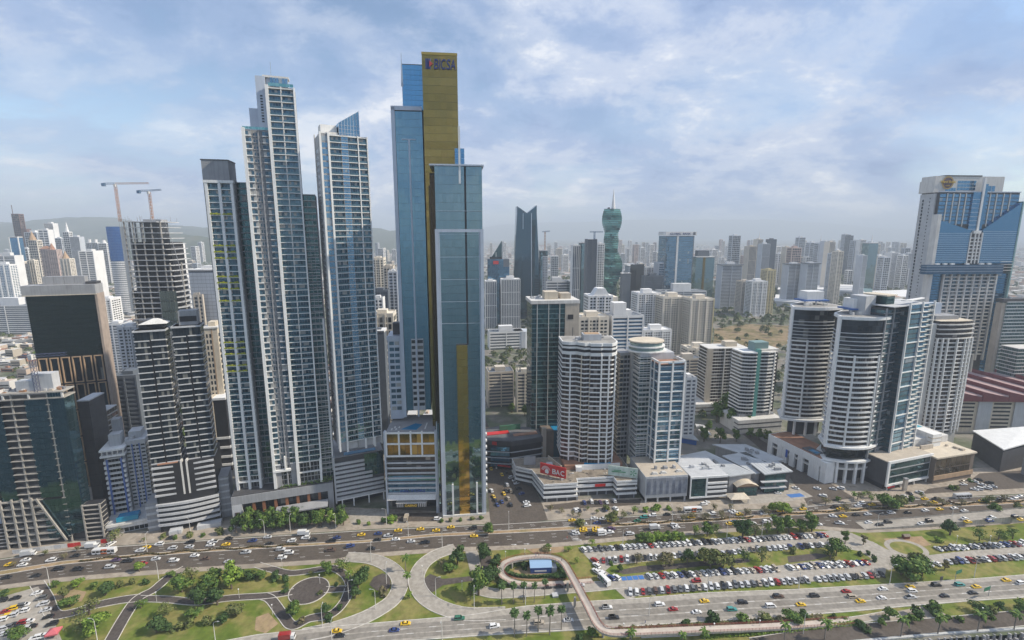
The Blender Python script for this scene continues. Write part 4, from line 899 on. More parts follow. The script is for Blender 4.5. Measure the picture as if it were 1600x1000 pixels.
# --- hotel podium with casino entrance
x, y, w, a = base2(607.5, 803, 690, 801.5)
zp = ztop(607, 676, y)
b = Bld('hotel_casino_podium', 'hotel podium with gold glass upper windows, white bands and a striped casino entrance', x, y, a, w=w - 2, d=26)
b.box('wall', W_DARK, .4, w - 2.4, .5, 28, 10.5, zp); xm = w - 3.0
zg0 = ztop(607, 712, y); zb0 = 13.0
glaze(b, glass('gold_window_glass', (.26, .16, .03), (.38, .25, .06), .85, .08, .12, (.5, .3, .06)), [((1, .5), (xm, .5), zg0, zp - 1, 8, 2, .15, .5)])
b.fins('window_pier', W_WHITE, [(0, -.4), (xm * .26, -.4), (xm * .5, -.4), (xm * .73, -.4)], .9, 1.2, zg0 - .5, zp + .6)
b.slabs('window_beam', W_WHITE, rect(0, xm, -.3, .6), [zg0 - .9, zg0 + (zp - zg0) * .47, zp - .9], .9)
nb = 7; zs = [zb0 + (zg0 - 2 - zb0) * k / nb for k in range(nb)]
b.slabs('floor_band', W_LGREY, rect(0, xm, -.3, .6), zs, .85)
glaze(b, G_BROWN, [((.6, .5), (xm, .5), zb0 + (zg0 - zb0) * .5, zg0 - .6, 10, 4, .1, .7)]); glaze(b, G_BLUE, [((.6, .5), (xm, .5), zb0, zb0 + (zg0 - zb0) * .48, 10, 3, .1, .8)])
b.fins('end_pier', W_STEEL, [(-.9, -.5), (xm, -.5)], 1.0, 3, 0, zp + .5); b.box('corner_pier', W_STEEL, xm + 1.2, xm + 1.7, -.4, 2, 0, zp + 6); b.box('corner_glass_wall', W_DARK, xm + 1, w - .2, .5, 24, 0, zp + 5)
glaze(b, G_TEAL, [((xm + 1.0, .5), (w - .2, .5), 4, zp + 5, 2, 14, .04, .1)])
b.add('entrance_canopy', MB().prism([(0, -2.8), (xm, -2.8), (xm, .5), (0, .5)], 10.4, 12.6, top=[(0, -.2), (xm, -.2), (xm, .5), (0, .5)]), W_OFF)
b.box('driveway_wall', W_BLACK, .5, xm, 8, 27, 0, 10.4); 0
sign_text(b, 'hotel_sign', 'HILTON', 2.2, plain('sign_blue', (.02, .05, .25), .4), xm * .26, -.4, zs[0] + 1.3, xm * .50)
sc_ = b.add('casino_canopy', MB().prism([(xm * .18, -3.2), (xm * .80, -3.2), (xm * .80, 2), (xm * .18, 2)], 6.2, 8.6), W_OFF)
mb = MB()
for k in range(5):
    for s0 in (.18, .62): mb.box(xm * (s0 + .038 * k), xm * (s0 + .038 * k + .019), -3.3, -3.2, 6.2, 8.6)
b.add('canopy_stripe', mb, W_BLACK, sc_, kind='stuff'); b.box('sign_board', W_BLACK, xm * .35, xm * .63, -3.45, -3.2, 6.3, 8.4, sc_)
sign_text(b, 'casino_sign', 'CASINO', 1.9, plain('sign_gold', (.75, .5, .05), .4), xm * .365, -3.5, 6.6, xm * .25, parent=sc_)
b.box('pool_deck', W_GREY, .3, xm, .8, 27, zp, zp + .25); b.add('pool', MB().prism([(xm * .30, 4), (xm * .62, 3), (xm * .70, 11), (xm * .55, 13)], zp + .25, zp + .4), M_POOL)
b.copies('sun_lounger', MB().box(0, .7, 0, 1.9, 0, .35), W_WHITE, [(xm * .1 + 1.3 * k, 3 + (k % 2) * 3, zp + .25) for k in range(4)] + [(xm * .78, 4 + 2.4 * k, zp + .25) for k in range(4)])
# ------------------------------------------------------------------ corner block right of the cross street
AC = radians(6)
p0 = gp(849, 786); x, y = p0.x, p0.y
zr = 12.6
b = Bld('banded_shop_podium', 'low shop building with white parking bands under the red rooftop billboard', x, y, AC, w=60, d=34)
ex = gp(998, 784).x - x
poly = [(0, 0), (22, 0), (22.5, 5.5), (ex - 14, 5.5), (ex - 13.5, -.6), (ex, -.6), (ex, 34), (-16, 38), (-15, 26), (-4.5, 20)]
b.add('wall', MB().prism(inset(poly, .9), 0, zr - 1), W_DARK)
b.slabs('parking_band', W_WHITE, poly, [2.9, 6.2, 9.4], 1.25); b.add('roof_band', MB().prism(poly, zr - 1.3, zr), W_WHITE)
b.add('roof_sheet', MB().prism(inset(poly, .35), zr, zr + .06), blotch('stained_gravel', [(.20, .165, .125), (.28, .24, .19), (.14, .12, .10)], .15, fine=.5))
b.fins('column', W_GREY, [(2 + 6.5 * k, .6) for k in range(4)] + [(24 + 6 * k, 6) for k in range(4)] + [(ex - 12, .2), (ex - 2, .2)], .8, .8, 0, 3)
mb = MB(); r_ = random.Random(11)
for lv in (4.2, 7.5, 10.7):
    for k in range(8): xx = 1.2 + 2.5 * k; mb.box(xx, xx + 1.8, 1.0, 1.5, lv, lv + .9, r=r_.random())
b.add('parked_car_tops', mb, by_rnd('deck_cars', [(.02, .02, .02), (.5, .5, .5), (.2, .02, .02), (.1, .1, .12)], .3), kind='stuff')
b.box('shop_sign', W_WHITE, 23, ex - 15, 5.0, 5.4, 6.2, 8.2); b.box('shop_sign', W_RED, ex - 26, ex - 19, 4.7, 4.99, 6.4, 8.2); b.box('shop_sign', W_LGREY, 30, 47, 4.6, 4.95, 9.7, 11.0)
mb = MB()
for k in range(40): xx, yy = r_.uniform(0, ex - 2), r_.uniform(1, 16); mb.box(xx, xx + r_.uniform(.3, 1.6), yy, yy + r_.uniform(.3, 1.2), zr + .06, zr + r_.uniform(.2, 1.1), r=r_.random()) if not 22 < xx < ex - 14 or yy > 7 else None
b.add('roof_clutter', mb, by_rnd('clutter', [(.4, .38, .34), (.25, .22, .18), (.12, .11, .1), (.55, .53, .5)]), kind='stuff')
b.box('roof_plant', W_LGREY, 6, 10, 22, 25, zr, zr + 2.5); b.box('roof_plant', W_WHITE, 24, 28, 14, 18, zr, zr + 3); b.box('slatted_screen', W_GREY, -9, -1, 27, 27.4, zr, zr + 6)
b.box('terrace_block', W_WHITE, 24, ex - 6, 16, 17, zr, zr + 3.4); b.box('terrace_deck', W_TERRA, 17, ex - 4, 17, 34, zr, zr + 3.2); b.add('pool', MB().prism([(30, 17.2), (49, 17.2), (48, 19.6), (40, 18.8), (31, 20)], zr + 3.2, zr + 3.3), plain('bright_pool', (.01, .30, .55), .05))
b.add('stair_wall', MB().bar((15, 18, zr + 1.4), (9, 34, zr + 1.4), .5, 2.8), W_CREAM)
# billboard
pl, pr = gp(844, 739, zr + 1.0), gp(884, 748.5, zr + 1.0); d = pr - pl; sa = atan2(d.y, d.x); sw = d.length
s_ = thing('red_billboard', 'red rooftop billboard with a white lion emblem and the letters BAC', 'billboard', (pl.x, pl.y, zr + .06), sa)
solo('panel', MB().box(0, sw, 0, .5, 1.0, 8.2), W_RED, parent=s_)
solo('frame', MB().bar((1, .6, 0), (1, .6, 8)).bar((1, 3, 0), (1, .6, 6), .2) if False else MB().bar((1, .7, 0), (1, .7, 8), .25).bar((sw - 1, .7, 0), (sw - 1, .7, 8), .25).bar((1, 4, 0), (1, .7, 6), .2).bar((sw - 1, 4, 0), (sw - 1, .7, 6), .2), W_GREY, parent=s_)
for k, ch in enumerate('BAC'): sign_text(s_, 'sign_letter', ch, 4.6, W_WHITE, sw * (.46 + .165 * k), -.15, 2.6, sw * .145)
mb = MB(); cxe, cze = sw * .22, 3.6
for (r0, r1, a0, a1) in ((2.75, 3.05, 10, 175), (2.1, 2.4, 30, 180), (1.45, 1.75, 60, 185)):
    for k in range(12):
        t0, t1 = radians(a0 + (a1 - a0) * k / 12), radians(a0 + (a1 - a0) * (k + 1) / 12)
        mb.face([(cxe + r0 * cos(t0), -.03, cze + r0 * sin(t0)), (cxe + r0 * cos(t1), -.03, cze + r0 * sin(t1)), (cxe + r1 * cos(t1), -.03, cze + r1 * sin(t1)), (cxe + r1 * cos(t0), -.03, cze + r1 * sin(t0))])
mb.face([(cxe - .4, -.04, cze - 1.6), (cxe + 1.6, -.04, cze - 1.9), (cxe + 2.2, -.04, cze - .6), (cxe + 1.7, -.04, cze + 1.0), (cxe + .4, -.04, cze + 1.2), (cxe - .6, -.04, cze + .2)])
solo('lion_emblem', mb, W_WHITE, parent=s_)
pl, pr = gp(950, 742, zr + .3), gp(996, 748, zr + .3); d = pr - pl
s_ = thing('pale_mural_board', 'pale green and white mural board standing on the shop roof', 'billboard', (pl.x, pl.y, zr + .06), atan2(d.y, d.x))
solo('panel', MB().box(0, d.length, 0, .4, .3, 7.0), wall('pale_mural', (.56, .66, .58), .7, .25, .4, .1), parent=s_)
mb = MB()
for k in range(5): t_ = k * 2 * pi / 5; cxx = d.length * .85; mb.face([(cxx, -.05, 3.6), (cxx + 1.9 * cos(t_ - .25), -.05, 3.6 + 1.9 * sin(t_ - .25)), (cxx + 2.2 * cos(t_), -.05, 3.6 + 2.2 * sin(t_)), (cxx + 1.9 * cos(t_ + .25), -.05, 3.6 + 1.9 * sin(t_ + .25))])
solo('star_motif', mb, plain('motif_green', (.08, .3, .14)), parent=s_)
sign_text(s_, 'mural_script', 'San Mateo', 2.2, plain('motif_green', (.08, .3, .14)), d.length * .12, -.15, 2.8, d.length * .55, shear=.2) if False else solo('mural_swash', MB().bar((d.length * .12, -.1, 3.2), (d.length * .6, -.1, 3.6), .5).bar((d.length * .2, -.1, 4.2), (d.length * .45, -.1, 4.6), .4), plain('motif_green', (.08, .3, .14)), parent=s_)
# --- white zigzag tower
x, y, w, zt = face(882, 537, 303, 968, radians(3))
b = Bld('zigzag_band_tower', 'white banded apartment tower with bronze glass and a zigzag front behind the billboard', x, y, radians(3), w=w, d=24)
k_ = w / 36
poly = [(q[0] * k_, q[1]) for q in [(0, 7), (4, 5), (9, 5), (13.5, 1), (17, 1.6), (17.5, 0), (24, -.8), (24.5, 0), (31, -.6), (34, 1.5), (36, 6), (36, 23), (0, 23)]]
poly_tower(b, poly, 15.8, zt - 8, 3.1, W_BROWN, G_BROWN, W_WHITE, .35, .85, 2.2, gz=.5)
b.add('crown_wall', MB().prism(poly, zt - 8, zt - .5), W_BLACK); big = inset(poly, -.35); b.slabs('crown_band', W_WHITE, big, [zt - 7.6, zt - 4.4], 1.3); b.add('crown_top', MB().prism(big, zt - 2.0, zt), W_WHITE)
b.fins('fin', W_WHITE, [(4.5 * k_, 4.4), (24 * k_, -1.4), (29 * k_, -1.2), (33.5 * k_, .2)], .9, 1.5, 13, zt - 8); b.fins('fin', W_CREAM, [(11.5 * k_, 1.9), (17 * k_, .3)], .7, 1.2, 13, zt - 8)
b.add('roof_sheet', MB().prism(inset(poly, .4), zt, zt + .05), W_ROOF); b.box('roof_house', W_LGREY, 14 * k_, 26 * k_, 8, 16, zt, zt + 4); b.box('roof_deck', W_TAN, 15 * k_, 25 * k_, 9, 15, zt + 4, zt + 4.3); roof_kit(b, 4, w - 5, 4, 18, zt, 5, seed=4)
b.fins('stilt', W_WHITE, [(9 * k_, 5), (24 * k_, 0), (33 * k_, 2)], 1.2, 1.2, 12.6, 16); b.add('base_core', MB().prism(inset(poly, 2.2), 12.6, 16), W_DARK)
# --- white and blue corner tower with round penthouse
x, y, w, zt = face(1030, 566, 300, 1072, radians(9)); A_ = radians(9)
b = Bld('round_penthouse_tower', 'white framed blue glass tower with a round penthouse stepped up behind', x, y, A_, w=w, d=34)
z0 = 13; D1, D2 = 12.0, 32.0
b.box('wall', W_DARK, .3, w - .3, .4, D1, z0, zt - 2)
nz = int((zt - z0) / 6.6); f_ = (zt - z0) / nz
glaze(b, G_SKY, [((1.2, .4), (w * .49, .4), z0 + 2, zt - 2.5, 4, nz * 2, .1, .5), ((w * .54, .4), (w - .9, .4), z0 + 2, zt - 2.5, 4, nz * 2, .1, .5), ((.3, D1), (.3, .4), z0 + 2, zt - 2.5, 4, nz * 2, .2, .6)])
b.slabs('frame_beam', W_WHITE, rect(-.1, w + .1, -.3, D1), [z0 + f_ * k - .3 for k in range(nz)], .65); b.slabs('rail_beam', W_LGREY, rect(.4, w - .4, .1, .5), [z0 + f_ * (k + .5) for k in range(nz)], .3)
b.fins('frame_post', W_WHITE, [(-.2, -.4), (w * .49, -.4), (w - .9, -.4)], 1.1, .9, z0 - 1, zt + .4); b.fins('side_post', W_WHITE, [(-.3, 6), (-.3, D1 - 1)], .6, .8, z0, zt)
b.add('roof_frame', MB().box(-.2, w + .2, -.4, .4, zt - .8, zt + .4).box(-.2, .6, .42, D1, zt - .8, zt + .4).box(w - .6, w + .2, .42, D1, zt - .8, zt + .4), W_WHITE); b.box('roof_deck', W_TERRA, .7, w - .7, .5, D1, zt - 2, zt - 1.6); b.box('roof_pool', plain('bright_pool', (.01, .3, .55), .05), w * .4, w - 1, 1, 3, zt - 1.6, zt - 1.3)
xb = -7.5; zb_ = zt + 3
b.box('rear_wall', W_LGREY, xb, w - 2, D1, D2, z0, zb_)
nb = int((zb_ - z0) / 3.3)
glaze(b, G_DGREEN, [((xb, 26), (xb, D1 + .5), z0 + 2, zb_ - 2, 5, nb, .3, .9), ((xb, D1), (.2, D1), z0 + 2, zb_ - 2, 3, nb, .2, .8)])
b.slabs('rear_balcony', W_OFF, [(xb - 1.3, D1 - .6), (0, D1 - 1.2), (0, D1), (xb, D1), (xb, 21), (xb - 1.3, 21)], [z0 + (zb_ - z0) * k / nb for k in range(nb)], .45)
b.box('blank_wall', W_LGREY, xb - 1.2, xb, 22, 29, z0, zb_ + 1)
xc = xb - 8
b.box('back_wing', W_GREY, xc, xb - .3, 26, 40, 4, zb_ - 3); glaze(b, G_DARK, [((xc, 26), (xb - .5, 26), 10, zb_ - 4, 3, nb, .4, 1.2), ((xc, 40), (xc, 26), 10, zb_ - 4, 4, nb, .4, 1.2)]); b.slabs('wing_balcony', W_CREAM, rect(xc - .9, xc + 2, 25, 39), [10 + (zb_ - 14) * k / nb for k in range(nb)], .5)
G_PALE = glass('pale_green_glass', (.22, .30, .29), (.3, .36, .34), .35, .12)
cxp, cyp, rp = w * .02, D1 + 9, 12.5
arc = lambda r, n=18: [(cxp + r * cos(2 * pi * k / n), cyp + r * .8 * sin(2 * pi * k / n)) for k in range(n)]
b.add('penthouse_slab', MB().prism(arc(rp + 1.2), zb_ + .2, zb_ + 1.0), W_WHITE); b.add('penthouse_glass', MB().prism(arc(rp - .6), zb_ + 1, zb_ + 3.2), G_PALE); b.add('penthouse_slab', MB().prism(arc(rp + .2), zb_ + 3.2, zb_ + 4.0), W_WHITE)
b.add('penthouse_glass', MB().prism(arc(rp - 1.5), zb_ + 4.0, zb_ + 6.4), G_PALE); b.add('penthouse_roof', MB().prism(arc(rp - .6), zb_ + 6.4, zb_ + 7.2), W_CREAM)
b.fins('base_stilt', W_WHITE, [(0, 0), (w * .5, 0), (w - 1.2, 0)], 1, 1, z0 - 1.2, z0 + 3)
# --- mural podium, white block
x, y, w, a = base2(1007, 787, 1073, 783)
b = Bld('arch_mural_podium', 'grey podium block with a mural of pointed arches below the round-penthouse tower', x, y, a, w=w, d=26)
zm = ztop(1007, 746, y); b.box('wall', W_LGREY, 0, w, .3, 28, 3.4, zm); b.box('ground_wall', W_BLACK, 1, w - 1, 2.5, 27, 0, 3.4); b.box('roof_sheet', W_BEIGE, .3, w - .3, .6, 27.7, zm, zm + .06)
b.box('mural_panel', wall('mural_grey', (.30, .32, .36), .8, .3, .3, .3), .8, w - .5, 0, .3, 5.6, zm - 1)
mb = MB()
for k in range(6):
    xx = 2.2 + k * (w - 5) / 5.6; hw, zz_ = (1.3 if k in (0,) else .95), zm - 2.6
    mb.face([(xx - hw, -.06, 6.0), (xx + hw, -.06, 6.0), (xx + hw, -.06, zz_ - 2.4), (xx + hw * .6, -.06, zz_ - .6), (xx, -.06, zz_), (xx - hw * .6, -.06, zz_ - .6), (xx - hw, -.06, zz_ - 2.4)])
b.add('mural_arch', mb, wall('mural_blue_grey', (.17, .19, .24), .8, .3, .4, .2), kind='stuff')
b.copies('roof_car', MB().box(0, 4, 0, 1.7, 0, .8).box(.8, 3.2, .1, 1.6, .8, 1.4), W_OFF, [(5, 2.5, zm + .06), (11, 3, zm + .06), (w - 6, 4, zm + .06)])
b.fins('ground_column', W_LGREY, [(w * f_, .5) for f_ in (.02, .3, .6, .94)], .9, .9, 0, 3.4); roof_kit(b, 2, w - 3, 8, 14, zm + .06, 4, seed=14)
x, y, w, a = base2(1077, 785, 1135, 781)
b = Bld('white_office_block', 'low white office block with dark green glass left half and open white decks', x, y, a, w=w, d=26)
zo = ztop(1078, 746, y); b.box('wall', W_DARK, .3, w - .3, .6, 28, 2.6, zo - .5); b.add('frame', MB().box(0, w, 0, .7, zo - 1.3, zo).box(0, w, 0, .7, 2.4, 3.4).box(0, .7, 0, .7, 3.4, zo - 1.3).box(w * .42, w * .46, 0, .7, 3.4, zo - 1.3), W_WHITE)
glaze(b, G_DGREEN, [((.7, .5), (w * .42, .5), 3.4, zo - 1.3, 5, 4, .1, .15)]); b.copies('deck_band', MB().box(w * .46, w - .2, -.1, .6, 0, 1.3), W_WHITE, [(0, 0, z) for z in (5.6, 8.6, 11.4)])
b.box('roof_sheet', W_LGREY, .3, w - .3, .7, 28, zo, zo + .05); roof_kit(b, 3, w - 4, 8, 24, zo, 6, seed=9); b.box('roof_kerb', W_WHITE, 0, w, 12, 12.5, zo, zo + .9)
# --- mall with grey sheet roofs
def sheet_roof(nm, lab, pts, z, slope, th=.7, wallm=W_GREY, z0=0, mat=W_METAL):
    P = [gp(u, v, z) for u, v in pts]; o = P[0]
    bb = Bld(nm, lab, o.x, o.y, 0, w=20, d=20)
    loc2 = [(p.x - o.x, p.y - o.y) for p in P]
    if sum(loc2[i][0] * loc2[(i + 1) % len(loc2)][1] - loc2[(i + 1) % len(loc2)][0] * loc2[i][1] for i in range(len(loc2))) < 0: loc2 = loc2[::-1]
    bb.add('wall', MB().prism(inset(loc2, 1.0), z0, z - th), wallm); bb.add('roof', MB().prism(loc2, z - th, z), mat)
    mb = MB(); a_, b_2, c_2, d_2 = [Vector(q) for q in (loc2 + loc2)[:4]]
    for k in range(1, 9):
        p_, q_ = a_.lerp(b_2, k / 9), d_2.lerp(c_2, k / 9); mb.bar((p_.x, p_.y, z + .05), (q_.x, q_.y, z + .05), .12)
    bb.add('roof_seam', mb, W_METAL, kind='stuff'); mx_, my_ = sum(q[0] for q in loc2) / 4, sum(q[1] for q in loc2) / 4; roof_kit(bb, mx_ - 5, mx_ + 5, my_ - 5, my_ + 5, z, 4, W_GREY, int(abs(mx_ * 7))); return bb
sheet_roof('mall_hall', 'long grey sheet-roofed mall hall stepping back beside the white office block', [(1140, 744), (1178, 739), (1102, 704), (1062, 712)], 13, 0)
sheet_roof('mall_hall', 'middle grey sheet-roofed mall hall with dark roof vents', [(1180, 740), (1215, 733), (1165, 706), (1128, 712)], 12, 0)
bb = sheet_roof('mall_pavilion', 'flat grey-roofed glass mall pavilion with a planted balcony at the street corner', [(1195, 741), (1239, 736), (1216, 721), (1172, 723)], 14, 0, wallm=W_DARK)
bb.slabs('balcony', W_LGREY, [(-2, -1.2), (15.5, 0.5), (15.5, 2.5), (-2, 1)], [4.2, 8.4], .5)
glaze(bb, G_DGREEN, [((0.9, .95), (15, 2.4), .4, 4, 7, 1, .15, .1), ((.9, .95), (15, 2.4), 4.8, 8, 7, 1, .15, .1), ((.9, .95), (15, 2.4), 9, 13, 7, 1, .15, .1)])
sheet_roof('mall_hall', 'far grey sheet-roofed mall hall running back to the side street', [(1200, 722), (1226, 718), (1165, 694), (1113, 694)], 12, 0)
sheet_roof('blue_edged_shed', 'grey shed roof with a blue edge behind the round-penthouse tower', [(1058, 682), (1092, 688), (1076, 672), (1050, 670)], 5, 0, wallm=plain('shed_blue', (.04, .13, .40), .6))
sheet_roof('pale_shed', 'pale narrow shed roofs by the inner side street', [(1092, 672), (1112, 680), (1100, 664), (1086, 662)], 5, 0, mat=W_OFF)
# dome-shaped cafe
p = gp(1150, 776)
b = Bld('vaulted_cafe', 'small cafe with a pale curved roof and brown gable in front of the mall', p.x, p.y, radians(4), w=14, d=10)
wv = 14.0; prof = [(-.5 + (wv + 1) * k / 8, 7 + 2.4 * sin(pi * k / 8)) for k in range(9)]
mb = MB()
for k in range(8): mb.face([(prof[k][0], -1, prof[k][1]), (prof[k + 1][0], -1, prof[k + 1][1]), (prof[k + 1][0], 11, prof[k + 1][1]), (prof[k][0], 11, prof[k][1])])
mb.face([(q[0], -1.02, q[1] - .5) for q in prof] + [(prof[-1][0], -1.02, 6.2), (prof[0][0], -1.02, 6.2)][::1]) if False else None
b.add('roof', mb, W_CREAM); b.box('wall', W_DARK, 0, wv, 0, 10, 0, 6.8); b.add('gable', MB().face([(0, -.1, 6.8)] + [(wv, -.1, 6.8)] + [(q[0], -.1, q[1] - .3) for q in prof[::-1][1:-1]]), W_TAN); glaze(b, G_DGREEN, [((.5, 0), (wv - .5, 0), .5, 6, 6, 2, .2, .3)])
p = gp(1156, 788)
b = Bld('pale_kiosk_roof', 'low pale tent-roofed kiosk on the forecourt below the mall', p.x, p.y, radians(4), w=12, d=8)
b.add('roof', MB().prism(rect(-6, 7, 0, 8), 3.2, 5.0, top=rect(-2, 4, 3.4, 4.6)), W_CREAM); b.fins('post', W_LGREY, [(-5, .5), (5.5, .5), (-5, 7), (5.5, 7)], .3, .3, 0, 3.2)

# --- dark corner building with red roof panels across the street
p = gp(799, 735)
b = Bld('red_trimmed_corner_block', 'dark four-storey corner building with red roof panels at the cross street', p.x, p.y, radians(14), w=40, d=24)
zc = ztop(799, 690, p.y); poly = [(0, 0), (24, 2), (26, 20), (-2, 30), (-23, 26), (-24, 14), (-16, 6)]
b.add('wall', MB().prism(inset(poly, .8), 0, zc), W_BLACK); b.slabs('floor_band', W_LGREY, poly, [zc * k / 5 for k in (1, 2, 3)], .5); b.add('fascia', MB().prism(poly, zc - 3.6, zc), W_DARK); b.add('roof_sheet', MB().prism(inset(poly, .7), zc, zc + .1), W_ROOFD)
glaze(b, G_BLUE, [((-14, 5.6), (-1, .8), 2, zc - 4, 4, 4, .2, .9)])
b.box('roof_panel', W_RED, -16, 2, 14, 19, zc + .1, zc + .6); b.box('roof_panel', W_TERRA, 4, 22, 8, 12, zc + .1, zc + .5); b.box('fascia_panel', W_RED, -10, -3, 2.2, 2.4, zc - 3, zc - 1) if False else None
b.add('fascia_panel', MB().bar((-22.5, 12.0, zc - 1.8), (-10, 2.9, zc - 1.8), .35, 2.4), W_RED); b.add('canopy', MB().bar((-22.5, 12.0, 3.2), (-1, -.8, 3.2), .6, 1.0), W_RED)
b.box('green_screen', plain('green_netting', (.05, .16, .09), .9), -4, 12, 20, 21, zc + .1, zc + 4)
b.box('side_block', W_BROWN, 26, 33, 4, 18, 0, zc + 3); b.box('side_pier', W_BEIGE, 24.2, 27, 3, 6, 0, zc + 6); b.box('blue_annex', plain('teal_annex', (.03, .10, .15), .4), 33, 46, 6, 20, 0, zc + 2); b.box('annex_pool', M_POOL, 34, 45, 7, 19, zc + 2, zc + 2.2)
# --- dark green banded tower
x, y, w, zt = face(831, 470, 345, 893, radians(7))
b = Bld('green_glass_slab_tower', 'dark green banded glass tower with a sunlit beige end wall', x, y, radians(7), w=w, d=24)
b.box('wall', W_DARK, .3, w - 4.5, .6, 24, 8, zt - 2.5); nf = 31; z0 = 8
glaze(b, G_DGREEN, [((.4, .6), (w - 4.6, .6), z0, zt - 3, 14, nf, .06, .4), ((.3, 24), (.3, .6), z0, zt - 3, 8, nf, .1, .5)])
b.slabs('floor_band', wall('teal_band', (.10, .17, .18), .5), rect(0, w - 4.5, .1, 3), [z0 + (zt - 3 - z0) * k / nf for k in range(nf)], .55)
b.fins('mullion_fin', W_OFF, [(w * .13, -.15), (w * .42, -.15), (w * .70, -.15)], .45, .7, z0, zt - 2); b.box('end_wall', W_BEIGE, w - 4.5, w + 6, 0, 26, 0, zt - 1); b.box('end_recess', W_DARK, w + 1.2, w + 1.6, -.05, .1, 10, zt - 20); b.box('end_sign', W_BLACK, w - 2.5, w + 1.6, -.2, 0, zt - 14, zt - 10.5)
b.box('roof_band', W_OFF, -.6, w + 6.2, -.4, 26, zt - 2.4, zt); b.box('roof_house', W_CREAM, w * .36, w * .7, 6, 16, zt, zt + 5.5); b.box('roof_house', W_BEIGE, w * .78, w * 1.05, 8, 18, zt, zt + 4); roof_kit(b, 1, w * .34, 3, 20, zt, 4, seed=2)
b.box('base_wall', W_BEIGE, .5, w - 4, 2, 22, 0, 8)
# ------------------------------------------------------------------ right cluster
def arc_front(w, bow, d, n=12, y0=0.0, taper=False):
    R_ = (w * w / 4 + bow * bow) / (2 * bow); c0 = R_ - bow
    return [(w * k / n, y0 - (sqrt(max(0, R_ * R_ - (w * k / n - w / 2) ** 2)) - c0)) for k in range(n + 1)] + ([(w, d), (0, d)] if not taper else [(w * .98, d * .55), (w * .9, d), (w * .55, d), (w * .16, d * .55)])
def drum_tower(name, lab, x, y, ang, w, zt, zb, d, seed):
    b = Bld(name, lab, x, y, ang, w=w, d=d)
    bow = w * .17; poly = arc_front(w, bow, d, taper=True); inn = inset(poly, 1.4)
    zg = zt - (zt - zb) * .30
    b.add('core_wall', MB().prism(inn, zb, zg), W_DARK); b.add('glass_wall', MB().prism(inset(poly, .4), zg, zt - 1.5), W_BLACK)
    n = 12; nz = int((zg - zb) / 3.25); mb = MB(); mb2 = MB(); nt_ = int((zt - zg) / 3.4)
    for k in range(n):
        panes_into(mb, inn[k], inn[k + 1], zb, zg, 2, nz, .25, .7, .04)
        p_, q_ = inset(poly, .4)[k], inset(poly, .4)[k + 1]; panes_into(mb2, p_, q_, zg, zt - 2, 1, nt_, .06, .25, .05)
    [panes_into(mb, inn[k], inn[(k + 1) % len(inn)], zb, zt - 2, 3, nz, .8, 1.2, .06) for k in range(12, len(inn))]
    b.add('window_pane', mb, G_BROWN, kind='stuff'); b.add('glass_panel', mb2, G_DARK, kind='stuff')
    zs = [zb + (zg - zb) * k / nz for k in range(nz + 1)]
    b.slabs('balcony_band', W_WHITE, poly, zs, .95)
    b.slabs('glass_band', W_LGREY, inset(poly, -.15), [zg + (zt - 8 - zg) * (k + 1) / nt_ for k in range(nt_ - 1)], .5)
    b.fins('fin', W_WHITE, [(-.6, -.2), (w * .24, poly[3][1] - .45), (w * .72, poly[9][1] - .45)], .9, 1.0, zb, zg + 1.5); b.box('side_fin', W_WHITE, -.7, .2, -.4, 2.5, zb, zt)
    b.slabs('roof_band', W_WHITE, inset(poly, -.5), [zt - 1.6], 2.0); b.add('roof_sheet', MB().prism(inset(poly, .5), zt + .4, zt + .45), W_ROOF)
    b.box('blue_deck', plain('roof_blue', (.04, .12, .34), .5), w * .30, w * .82, d * .25, d * .75, zt + 3.2, zt + 4.2); b.fins('deck_post', W_OFF, [(w * .32, d * .27), (w * .55, d * .27), (w * .78, d * .27)], .8, .8, zt + .4, zt + 3.2); b.box('lift_house', W_WHITE, w * .38, w * .72, d * .3, d * .7, zt + 4.2, zt + 10.5)
    roof_kit(b, 3, w - 5, 2, d * .25, zt + .45, 4, W_OFF, seed)
    return b, poly
# twin drums
x, y, w, zt = face(1315, 495, 310, 1394, radians(4))
b, poly = drum_tower('drum_tower', 'nearer of the two curved towers with cream balcony bands and dark glass top', x, y, radians(4), w, zt, 26, 24, 3)
zb = 26
b.add('drum_glass', MB().prism(inset(poly, 1.0), 17, 25), G_DARK); b.slabs('drum_ring', W_WHITE, inset(poly, -1.6), [25, 15.4], 1.3); b.add('drum_base', MB().prism(inset(poly, 5), 0, 15.4), W_DARK)
b.fins('street_column', W_WHITE, [(w * f_, poly[int(f_ * 12)][1] - .8) for f_ in (.17, .33, .5, .68, .85)], 1.5, 1.5, 0, 15.4); b.slabs('street_beam', W_OFF, inset(poly, -.2), [10], 1.2)
x, y, w, zt = face(1241, 480, 352, 1318, radians(4))
b, poly = drum_tower('drum_tower', 'farther of the two curved towers with cream balcony bands, partly hidden by its twin', x, y, radians(4), w, zt, 30, 24, 6)
b.slabs('drum_ring', W_WHITE, inset(poly, -2.0), [28], 1.5); b.fins('stilt', W_WHITE, [(w * f_, poly[int(f_ * 12)][1] + 1) for f_ in (.2, .4, .6, .8)], 1.4, 1.4, 16, 28); b.add('base_core', MB().prism(inset(poly, 6), 15, 28), W_DARK)
